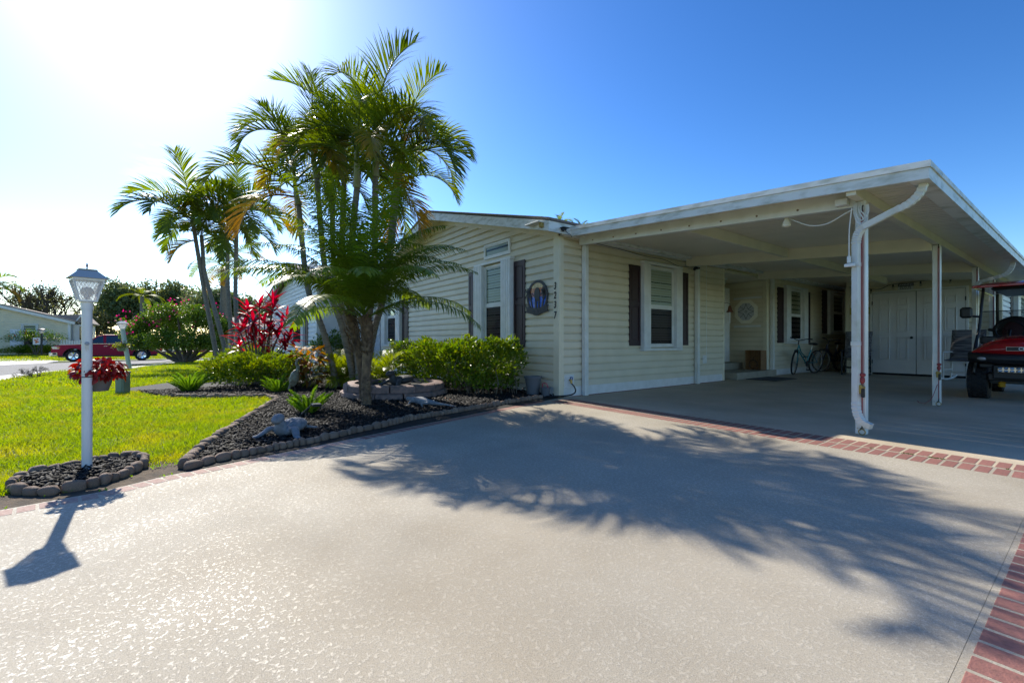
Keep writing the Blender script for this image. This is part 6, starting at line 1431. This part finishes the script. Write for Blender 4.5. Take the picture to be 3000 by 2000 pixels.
sub(hb2, 'pot', util_m, lambda b: b.lathe([(0, -10*k2), (7*k2, -10*k2), (10*k2, 0), (11*k2, 0), (11*k2, 1*k2), (0, 1*k2)], hbk, 16, cap=False), smooth=True)
sub(hb2, 'bracket', blackmet, lambda b: b.tube([hbk+Vector((0, 0, 2*k2)), PD(368, 1018, D2)], .012, 6))
n = 260; P = np.array(hbk)+rng.normal(0, 1, (n, 3))*np.array([9, 9, 4])*k2+np.array([0, 0, 5*k2]); leaves('foliage', P, rdir(n, .3), .07, .045, areca_m, hb2, 'stuff'); leaves('flowers', P[:50]+.02, rdir(50), .05, .05, mat('pale_pink_flower', (.55, .25, .35), .5), hb2, 'stuff')
# dead little bush by the pavement
db = G(97, 1107); dt = thing('dead_bush', 'small bare leafless bush by the pavement edge', 'bush', db); mb = MB(); r = random.Random(3)
kd_ = float(np.dot(np.array(db), V3))/F
def twig(p, d, l, w, depth):
    q = p+d*l; mb.tube([p, p.lerp(q, .5)+Vector((r.gauss(0, .02), r.gauss(0, .02), r.gauss(0, .02))), q], [w, w*.8, w*.55], 5, cap=False)
    if depth:
        for _ in range(3):
            e = (d+Vector((r.gauss(0, .55), r.gauss(0, .55), r.gauss(.05, .35)))).normalized(); twig(q, e, l*.72, w*.6, depth-1)
for k in range(5): twig(db-Vector((0, 0, .03)), Vector((math.cos(k*1.3)*.9, math.sin(k*1.3)*.9, .55)).normalized(), .16, .016, 4)
mb.build('branches', bark_m, dt)
# ---------------------------------------------------------------- red pickup truck
tk = thing('pickup_truck', 'dark red crew-cab pickup truck parked across the road', 'pickup truck', (-43., -4.15, gz(-43)), R(-90), local=True)   # local: +x forward
WB = 1.82; wr = .41
def arch(cx, n=9, r=.52): return [(cx+r*math.cos(math.pi*k/n), .42+r*math.sin(math.pi*k/n)*.98) for k in range(n+1)]
low = [(-2.9, .55), (-2.9, 1.12), (-2.88, 1.18), (-.78, 1.20), (-.78, 1.22), (1.15, 1.22), (1.4, 1.20), (2.35, 1.16), (2.72, 1.10), (2.86, .95), (2.9, .55), (2.75, .48)]+arch(WB)+arch(-WB+.05)
bd_ = sub(tk, 'body', truck_red, lambda b: b.prism(low, -.99, .99, axis=1))
bv = bd_.modifiers.new('bevel', 'BEVEL'); bv.width = .035; bv.segments = 2; bv.limit_method = 'ANGLE'; bv.angle_limit = R(50)
cab = [(-.80, 1.18), (1.30, 1.18), (.62, 1.78), (.25, 1.88), (-.45, 1.88), (-.72, 1.80)]
mb = MB(); n = len(cab); wv = lambda z: .97-.20*max(0, z-1.2)
mb.add([(x, -wv(z), z) for x, z in cab]+[(x, wv(z), z) for x, z in cab], [tuple(range(n)), tuple(range(2*n-1, n-1, -1))]+[(i, i+n, (i+1) % n+n, (i+1) % n) for i in range(n)])
cb_ = mb.build('cab', truck_red, tk); bv = cb_.modifiers.new('bevel', 'BEVEL'); bv.width = .05; bv.segments = 2; bv.limit_method = 'ANGLE'
carglass = mat('car_glass', (.012, .016, .020), .06, spec=.8)
for s in (-1, 1):
    for poly in ([(1.08, 1.27), (.58, 1.72), (.32, 1.78), (.30, 1.27)], [(.16, 1.27), (.16, 1.79), (-.42, 1.79), (-.62, 1.70), (-.64, 1.27)]):
        mb = MB(); mb.add([(x, s*(wv(z)+.006), z) for x, z in poly]+[(x, s*(wv(z)-.01), z) for x, z in poly], [(0, 1, 2, 3)[::s], (7, 6, 5, 4)[::s]] if len(poly) == 4 else [tuple(range(5)), tuple(range(9, 4, -1))]); mb.build('side_window', carglass, tk)
    sub(tk, 'door_handle', chrome_m, lambda b: [b.cbox(x-.1, x+.1, min(s*.99, s*1.02), max(s*.99, s*1.02), 1.05, 1.08, .008) for x in (.18, -.62)])
    sub(tk, 'window_trim', chrome_m, lambda b: b.cbox(-.7, 1.15, min(s*.975, s*.995), max(s*.975, s*.995), 1.222, 1.245, .004))
    sub(tk, 'wing_mirror', truck_red, lambda b: [b.cbox(.95, 1.08, min(s*1.02, s*1.2), max(s*1.02, s*1.2), 1.2, 1.42, .03)])
    for cx in (WB, -WB+.05): sub(tk, 'wheel_arch', black_m, lambda b: b.tube([(cx+.50*math.cos(math.pi*k/12), s*.985, .42+.50*math.sin(math.pi*k/12)) for k in range(13)], .045, 6, flat=.6))
    sub(tk, 'headlight', mat('truck_headlight', (.55, .56, .58), .1, metal=.5), lambda b: b.cbox(2.48, 2.85, min(s*.62, s*1.0), max(s*.62, s*1.0), .86, 1.06, .03))
    sub(tk, 'indicator', mat('amber_lens', (.6, .16, .01), .2), lambda b: b.cbox(2.46, 2.60, min(s*.9, s*1.005), max(s*.9, s*1.005), .93, 1.03, .01))
    sub(tk, 'side_step', black_m, lambda b: b.cbox(-1.1, 1.15, min(s*.8, s*.98), max(s*.8, s*.98), .36, .44, .02))
sub(tk, 'windscreen', carglass, lambda b: b.add([(1.265, -.85, 1.235), (1.265, .85, 1.235), (.66, .76, 1.77), (.66, -.76, 1.77)], [(0, 1, 2, 3)]))
sub(tk, 'front_bumper', chrome_m, lambda b: b.cbox(2.55, 3.0, -1.0, 1.0, .42, .68, .05))
sub(tk, 'fog_lamp', black_m, lambda b: [b.cbox(2.62, 2.82, min(s*.9, s*1.01), max(s*.9, s*1.01), .50, .62, .01) for s in (-1, 1)])
sub(tk, 'grille', chrome_m, lambda b: [b.cbox(2.82, 2.93, -.6, .6, .70+.09*k, .75+.09*k, .01) for k in range(4)])
sub(tk, 'rear_bumper', blackmet, lambda b: b.cbox(-3.1, -2.88, -.95, .95, .48, .68, .03))
sub(tk, 'tail_light', mat('tail_lens', (.45, .01, .01), .2), lambda b: [b.cbox(-2.92, -2.8, min(s*.88, s*1.0), max(s*.88, s*1.0), .75, 1.12, .01) for s in (-1, 1)])
sub(tk, 'bed_cover', mat('bed_grey', (.5, .5, .52), .3), lambda b: b.cbox(-2.86, -.82, -.9, .9, 1.19, 1.225, .01))
sub(tk, 'underbody', black_m, lambda b: b.box(-2.6, 2.6, -.75, .75, .32, .6))
for cx in (WB, -WB+.05):
    for s in (-1, 1):
        w = sub(tk, 'wheel', rubber_m, lambda b: b.lathe([(.27, -.13), (.38, -.135), (wr, -.09), (wr, .09), (.38, .135), (.27, .13), (.27, -.13)], (cx, s*.86, wr), 32, 'y', cap=False), smooth=True)
        sub(w, 'rim', chrome_m, lambda b: [b.lathe([(.275, s*.12), (.26, s*.135), (.24, s*.09), (.0, s*.06)], (cx, s*.86, wr), 28, 'y', cap=False)]+[b.tube([(cx, s*(.86+.12), wr), (cx+.25*math.cos(a+o), s*(.86+.12), wr+.25*math.sin(a+o))], .018, 5) for a in [k*math.pi/3 for k in range(6)] for o in (-.12, .12)], smooth=True)
# trailer with orange cooler
tr = thing('utility_trailer', 'small red utility trailer with plywood side behind the pickup', 'trailer', (-43.2, .2, gz(-43)), R(-90), local=True)
red2 = mat('trailer_red', (.18, .02, .02), .5)
sub(tr, 'frame', red2, lambda b: [b.cbox(-2.6, .2, -.8, .8, .55, .62, .01), b.tube([(.2, -.6, .58), (1.5, 0, .55)], .04, 6), b.tube([(.2, .6, .58), (1.5, 0, .55)], .04, 6)])
for k in range(5): sub(tr, 'rail_post', red2, lambda b: [b.cbox(-2.5+k*.65, -2.44+k*.65, s*.8-.03, s*.8+.03, .2 if k in (1, 2) else .6, 1.1, .008) for s in (-1, 1)])
sub(tr, 'rail', red2, lambda b: [b.cbox(-2.55, .2, s*.8-.02, s*.8+.02, 1.05, 1.1, .008) for s in (-1, 1)])
sub(tr, 'side_board', mat('plywood', (.33, .22, .11), .8), lambda b: b.cbox(-1.8, -.5, .775, .80, .66, 1.0, .004))
w = sub(tr, 'wheel', rubber_m, lambda b: [b.lathe([(.16, -.1), (.30, -.1), (.32, 0), (.30, .1), (.16, .1), (.16, -.1)], (-2.2, s*.95, .32), 24, 'y', cap=False) for s in (-1, 1)], smooth=True)
sub(tr, 'mudguard', black_m, lambda b: b.tube([(-2.2+.42*math.cos(a), .95, .35+.42*math.sin(a)) for a in [k*math.pi/10 for k in range(11)]], .13, 6, flat=.2))
sub(tr, 'jockey_wheel', blackmet, lambda b: [b.lathe([(0, -.03), (.11, -.03), (.11, .03), (0, .03)], (1.1, 0, .12), 16, 'y'), b.tube([(1.1, 0, .12), (1.1, 0, .8)], .03, 6)])
oc_ = MB(); ox = (-43.2, 1.2, gz(-43)+.62); oc_.lathe([(0, 0), (.26, 0), (.30, .1), (.30, .55), (.26, .62), (0, .64)], ox, 16); oc_.solo('orange_cooler', mat('orange_plastic', (.65, .12, .015), .5), 'orange drum standing on the red trailer', 'cooler', ox, smooth=True)
# ---------------------------------------------------------------- houses
def simple_planks(parent, T, u0, u1, z0, z1, m, pitch, clip=None): siding(parent, T, u0, u1, z0, z1, m, pitch, clip)
# far cream house across the road, gable facing us
HX = -56.; g0 = -.3
fh = thing('far_house', 'cream house with brown roof across the road at the left', 'house', (HX, -10, g0))
yr = -12.4; ya, yb_ = -16.6, -8.15; ez, rz_ = 2.62, 3.85
FT = east(HX, 0)
wall(fh, 'wall', FT, [(ya, g0), (yb_, g0), (yb_, ez), (yr, rz_), (ya, ez)], 9., siding_t)
def fclip(z):
    if z <= ez: return (ya, yb_)
    k = (z-ez)/(rz_-ez); return (ya+(yr-ya)*k, yb_+(yr-yb_)*k)
siding(fh, FT, ya, yb_, g0+.3, rz_-.05, siding_t, .2, fclip)
for (u0, u1) in ((ya-.3, yr), (yr, yb_+.35)):
    za = (rz_+.15) if u0 == yr else (ez+.05); zb = (rz_+.15) if u1 == yr else (ez+.05)
    sub(fh, 'rake_fascia', white_m, lambda b: b.prism([(u0, za), (u1, zb), (u1, zb-.25), (u0, za-.25)], -.42, -.36, axis=1), FT)
    sub(fh, 'roof', shingle_t, lambda b: b.prism([(u0, za+.02), (u1, zb+.02), (u1, zb+.12), (u0, za+.12)], -.45, 9.5, axis=1), FT)
sub(fh, 'corner_trim', white_m, lambda b: b.cbox(yb_-.16, yb_+.02, -.03, .1, g0, ez, .01), FT)
wy0, wy1 = PX(67, 1000, HX).y, PX(108, 1000, HX).y
w = window(fh, FT, wy0-.1, wy1+.1, .35, 2.42, acc=.12, blind=False, split=.72)
sub(fh, 'shutter', siding_w, lambda b: [b.cbox(wy0-.75, wy0-.12, -.03, -.014, .5, 1.95, .01), b.cbox(wy1+.12, wy1+.62, -.03, -.014, .5, 1.95, .01)], FT)
# side porch with cross gable
sub(fh, 'porch_wall', siding_w, lambda b: [b.box(HX-6.5, HX-1.2, yb_+.02, yb_+.9, g0, 2.5)])
sub(fh, 'porch_roof', shingle_t, lambda b: b.prism([(yb_-2.2, 3.3), (yb_+.55, 3.42), (yb_+1.2, 2.62), (yb_+1.15, 2.5), (yb_-2.2, 3.2)], HX-6.8, HX-1.0, axis=0))
sub(fh, 'porch_gable', white_m, lambda b: b.prism([(yb_+.05, 2.5), (yb_+.55, 3.40), (yb_+1.25, 2.5), (yb_+1.25, 2.35), (yb_+.55, 3.2), (yb_+.05, 2.35)], HX-1.0, HX-.9, axis=0))
sub(fh, 'porch_window', carglass, lambda b: b.box(HX-1.19, HX-1.15, yb_+.45, yb_+.65, .5, 2.3))
sub(fh, 'meter_box', mat('meter_grey', (.25, .26, .28), .5), lambda b: [b.cbox(HX-.3, HX-.05, yb_+.03, yb_+.2, .0, 1.1, .02), b.tube([(HX-.15, yb_+.1, 1.1), (HX-.15, yb_+.1, 2.5)], .05, 6)])
# its lamp and garden
lb3 = base(122, 36.); l3 = thing('lamp_post', 'black lamp post with small banner in front of the far cream house', 'lamp post', lb3); k3 = 36./F
def T3(p): return (lb3.x+p[0], lb3.y+p[1], lb3.z+p[2])
sub(l3, 'pole', black_m, lambda b: b.tube([(0, 0, -.05), (0, 0, 67*k3)], 2.1*k3, 10), T3)
lg = sub(l3, 'lantern_glass', lamp_glass, lambda b: b.lathe([(2.5*k3, 67*k3), (5*k3, 69*k3), (7*k3, 76*k3)], (0, 0, 0), 12, cap=False), T3, smooth=True)
sub(l3, 'lantern_roof', black_m, lambda b: b.lathe([(8.7*k3, 76*k3), (8*k3, 78.5*k3), (4*k3, 80.5*k3), (0, 81*k3)], (0, 0, 0), 14), T3, smooth=True)
fb = thing('garden_banner', 'small white banner with orange print hanging on the black lamp post', 'banner', (lb3.x, lb3.y, lb3.z+42*k3))
yy = lambda d: lb3.y+d*k3*1.45
sub(fb, 'cloth', mat('banner_white', (.75, .73, .74), .8), lambda b: b.box(lb3.x+.04, lb3.x+.06, yy(-12), yy(-2), lb3.z+34*k3, lb3.z+54*k3))
sub(fb, 'print', mat('banner_print', (.6, .16, .06), .8), lambda b: [b.ell((lb3.x+.065, yy(-7+dx), lb3.z+zz*k3), (.006, 1.6*k3*1.4, 2.2*k3), 8, 6) for dx, zz in ((-2, 47), (1.5, 49), (0, 44), (2, 42), (-.5, 40))])
# red flowering shrub, low planting
b_ = base(105, 37.); bush('shrub', 'airy green shrub with orange flowers before the far house window', (b_.x, b_.y, 1.35), (1.5, 1.9, .85), 2600, .15, boug_m, mat('orange_flower', (.7, .10, .02), .5), .012, wd=.25)
for i, (x_, lab, m_) in enumerate(((10, 'dark low shrub at the left edge under the far house wall', hedge_m), (60, 'bright leafy fern-like plant under the far house window', areca_m), (100, 'dark low shrub left of the black lamp post', hedge_m), (145, 'bright leafy plant right of the black lamp post', areca_m), (-40, 'dark low shrub beyond the left edge', hedge_m))):
    b_ = base(x_, 38.2); bush('shrub', lab, (b_.x, b_.y, .35), (.9, 1.2, .5), 1300, .2, m_, wd=.22 if m_ is areca_m else .45)
# white neighbour house
NY = 3.6; nx0, nx1 = PY(800, 1000, NY).x, PY(930, 1000, NY).x
nh = thing('neighbour_house', 'white sided house with maroon shutter beyond the palms', 'house', (nx0, NY, gz(-20)))
gn = gz(-20); NT = south(0, NY); nr = (nx0+nx1)/2+1.1; nz0, nz1 = 2.75, 3.75
wall(nh, 'wall', NT, [(nx0, gn), (nx1, gn), (nx1, nz0+.35), (nr, nz1), (nx0, nz0)], 12, siding_w)
def nclip(z):
    if z <= nz0: return (nx0, nx1)
    k = (z-nz0)/(nz1-nz0); return (nx0+(nr-nx0)*k, min(nx1, nr+(nx1-nr)*1.0))
siding(nh, NT, nx0, nx1, gn+.2, nz1-.1, siding_w, .15, nclip)
sub(nh, 'corner_trim', white_m, lambda b: b.cbox(nx1-.14, nx1+.02, -.03, .1, gn, 3.1, .01), NT)
wall(nh, 'wall', south(0, NY+1.6), [(nx1, gn), (-14.2, gn), (-14.2, 2.7), (nx1, 3.0)], 10, siding_w)
siding(nh, south(0, NY+1.6), nx1, -14.2, gn+.2, 2.7, siding_w, .15)
for a, za, c, zc in ((nx0-.3, nz0+.02, nr, nz1+.14), (nr, nz1+.14, -14.0, 2.75)):
    sub(nh, 'rake_fascia', white_m, lambda b: b.prism([(a, za), (c, zc), (c, zc-.18), (a, za-.18)], -.35, -.30, axis=1), NT)
    sub(nh, 'roof', shingle_t, lambda b: b.prism([(a, za+.01), (c, zc+.01), (c, zc+.09), (a, za+.09)], -.37, 12, axis=1), NT)
q0, q1 = PY(856, 1000, NY).x, PY(897, 1000, NY).x
zt, zb = PY(876, 895, NY).z, PY(876, 1011, NY).z
window(nh, NT, q0, q1, zb, zt, acc=.35, blind=True, mullion=1); shutter(nh, NT, q1+.03, q1+.42, zb, zt)
# house and flag across the road, seen between the trunks
XX = -50.; ya2, yb2 = PX(640, 1000, XX).y, PX(850, 1000, XX).y
oh = thing('far_house', 'low tan house with pale roof seen between the palm trunks', 'house', (XX, ya2, -.3)); OT = east(XX, 0)
wall(oh, 'wall', OT, [(ya2, -.3), (yb2, -.3), (yb2, 2.3), (ya2, 2.3)], 8, siding_t)
sub(oh, 'roof', shingle_t, lambda b: b.prism([(-.6, 2.32), (4, 3.4), (8.6, 2.32), (8.6, 2.2), (-.6, 2.2)], ya2-.4, yb2+.4, axis=0), lambda p: (XX-p[1], p[0], p[2]))
sub(oh, 'fascia', white_m, lambda b: b.cbox(ya2-.4, yb2+.4, -.66, -.61, 2.1, 2.34, .01), OT)
for k in range(3):
    u = ya2+1.2+k*3.0
    w = sub(oh, 'garage_window', carglass, lambda b: b.box(u, u+1.5, -.03, -.004, .3, 1.6), OT)
fg = PD(745, 955, 24.); fl_ = thing('flag', 'stars and stripes flag hanging near the white house', 'flag', fg)
cols = (mat('flag_blue', (.03, .035, .12), .8), mat('flag_red', (.35, .02, .03), .8), mat('flag_white', (.7, .7, .7), .8))
def FG(p): return (fg.x+p[0]*R3[0], fg.y+p[0]*R3[1]+p[1], fg.z+p[2])
sub(fl_, 'canton', cols[0], lambda b: b.cbox(-.35, .12, -.01, .01, .0, .62, .004), FG)
for k in range(7): sub(fl_, 'stripe', cols[1 if k % 2 == 0 else 2], lambda b: b.box(-.35+.075*k, -.28+.075*k, -.008, .008, -.75, -.002), FG)
sub(fl_, 'stars', cols[2], lambda b: [b.ell((-.3+.08*i+.04*(j % 2), -.012, .06+.09*j), (.016, .003, .016), 6, 4) for i in range(5) for j in range(6)], FG)
sub(fl_, 'pole', white_m, lambda b: b.tube([(-.37, 0, -2.3), (-.37, 0, .8)], .03, 8), FG)
# fence behind the truck
wf = thing('lattice_fence', 'white lattice fence behind the pickup bonnet', 'fence', (-53, -8, -.3))
for k in range(14): sub(wf, 'picket', white_m, lambda b: b.box(-53.02, -52.98, -8.3+k*.16, -8.2+k*.16, -.3, 1.0+.05*math.sin(k)))
sub(wf, 'rail', white_m, lambda b: [b.box(-53.06, -53.021, -8.4, -6.0, z, z+.08) for z in (.0, .6)])
# ---------------------------------------------------------------- trees far behind
def broad(label, x0, x1, ytop, D, N, L, m, seed, trunk_h=.35, dens=1., ybase=1000, name='oak_tree'):
    r = np.random.default_rng(seed); c = base((x0+x1)/2, D); k = D/F; w = (x1-x0)*k/2; top = .9+(1000-ytop)*k
    t = thing(name, label, 'tree', c, group='trees on the skyline'); h = top-c.z
    cl = [(r.uniform(-.8, .8)*w, r.uniform(-.5, .5)*w*.8, r.uniform(.35, .82)*h) for _ in range(16)]; cl = [(a, b, z*(1-.28*(a/w)**2)) for a, b, z in cl]
    ci = r.integers(0, len(cl), N); u = r.normal(size=(N, 3)); u /= np.linalg.norm(u, axis=1, keepdims=True); rr2 = r.random(N)**.4
    C_ = np.array(cl)[ci]; S_ = np.array([.36*w, .36*w, .20*h])
    loc = C_+u*rr2[:, None]*S_*r.uniform(.7, 1.15, (len(cl), 1))[ci]
    P = np.array(c)+loc[:, :1]*R3[None]+loc[:, 1:2]*V3[None]+loc[:, 2:3]*np.array([[0, 0, 1]])
    leaves('crown', P, rdir(N, .2), L*r.uniform(.6, 1.3, N), L*.5, m, t, 'stuff')
    mb = MB(); 
    for a, b, z in cl[:11]:
        e = c+Vector(R3)*a+Vector(V3)*b+Vector((0, 0, z)); m_ = c.lerp(e, .45)+Vector((0, 0, .08*h)); mb.tube(smooth_path([c, c+Vector((0, 0, h*.12)), m_, e]), [.028*h*(1-.045*i) for i in range(19)], 6)
    mb.build('trunk', bark_m, t); return t
broad('broad dark oak rising left of centre behind the truck', 285, 470, 812, 62, 9000, .5, oak_m, 1)
broad('tallest rounded oak behind the bougainvillea', 395, 600, 800, 64, 9000, .5, oak_m, 2)
broad('dark oak between the slim palm trunks', 560, 760, 815, 60, 8000, .5, oak_m, 3)
broad('low leafy tree behind the pickup cab', 225, 340, 905, 56, 3000, .4, olive_m, 4)
broad('pale tree peeking behind the white house', 700, 860, 850, 70, 4000, .5, oak_m, 8)
# bare branching trees
def bare(label, x, ytop, D, seed, wid):
    r = random.Random(seed); c = base(x, D); k = D/F; h = .9+(1000-ytop)*k-c.z; t = thing('bare_tree', label, 'tree', c, group='trees on the skyline'); mb = MB(); ends = []
    def br(p, d, l, w, dep):
        q = p+d*l; mb.tube([p, p.lerp(q, .5)+Vector((r.gauss(0, .06*l), r.gauss(0, .06*l), 0)), q], [w, w*.85, w*.7], 5, cap=False)
        if dep == 0: ends.append(q); return
        for _ in range(3 if dep > 1 else 4): br(q, (d*1.0+Vector((r.gauss(0, .42), r.gauss(0, .42), r.gauss(.12, .25)))).normalized(), l*r.uniform(.62, .82), w*.62, dep-1)
    for a in range(4): br(c+Vector((0, 0, -.05)), Vector((math.cos(a*1.6)*wid, math.sin(a*1.6)*wid, 1)).normalized(), h*.30, .03*h, 4)
    mb.build('branches', bark_m, t)
    e = np.array([tuple(q) for q in ends]); e = np.repeat(e, 3, 0)+rng.normal(0, .25, (len(e)*3, 3)); leaves('crown', e, rdir(len(e)), .32, .16, olive_m, t, 'stuff')
bare('bare branching tree behind the far cream house', 95, 812, 58, 11, .55)
bare('bare branching tree just left of the lamp post lantern', 165, 830, 62, 12, .6)
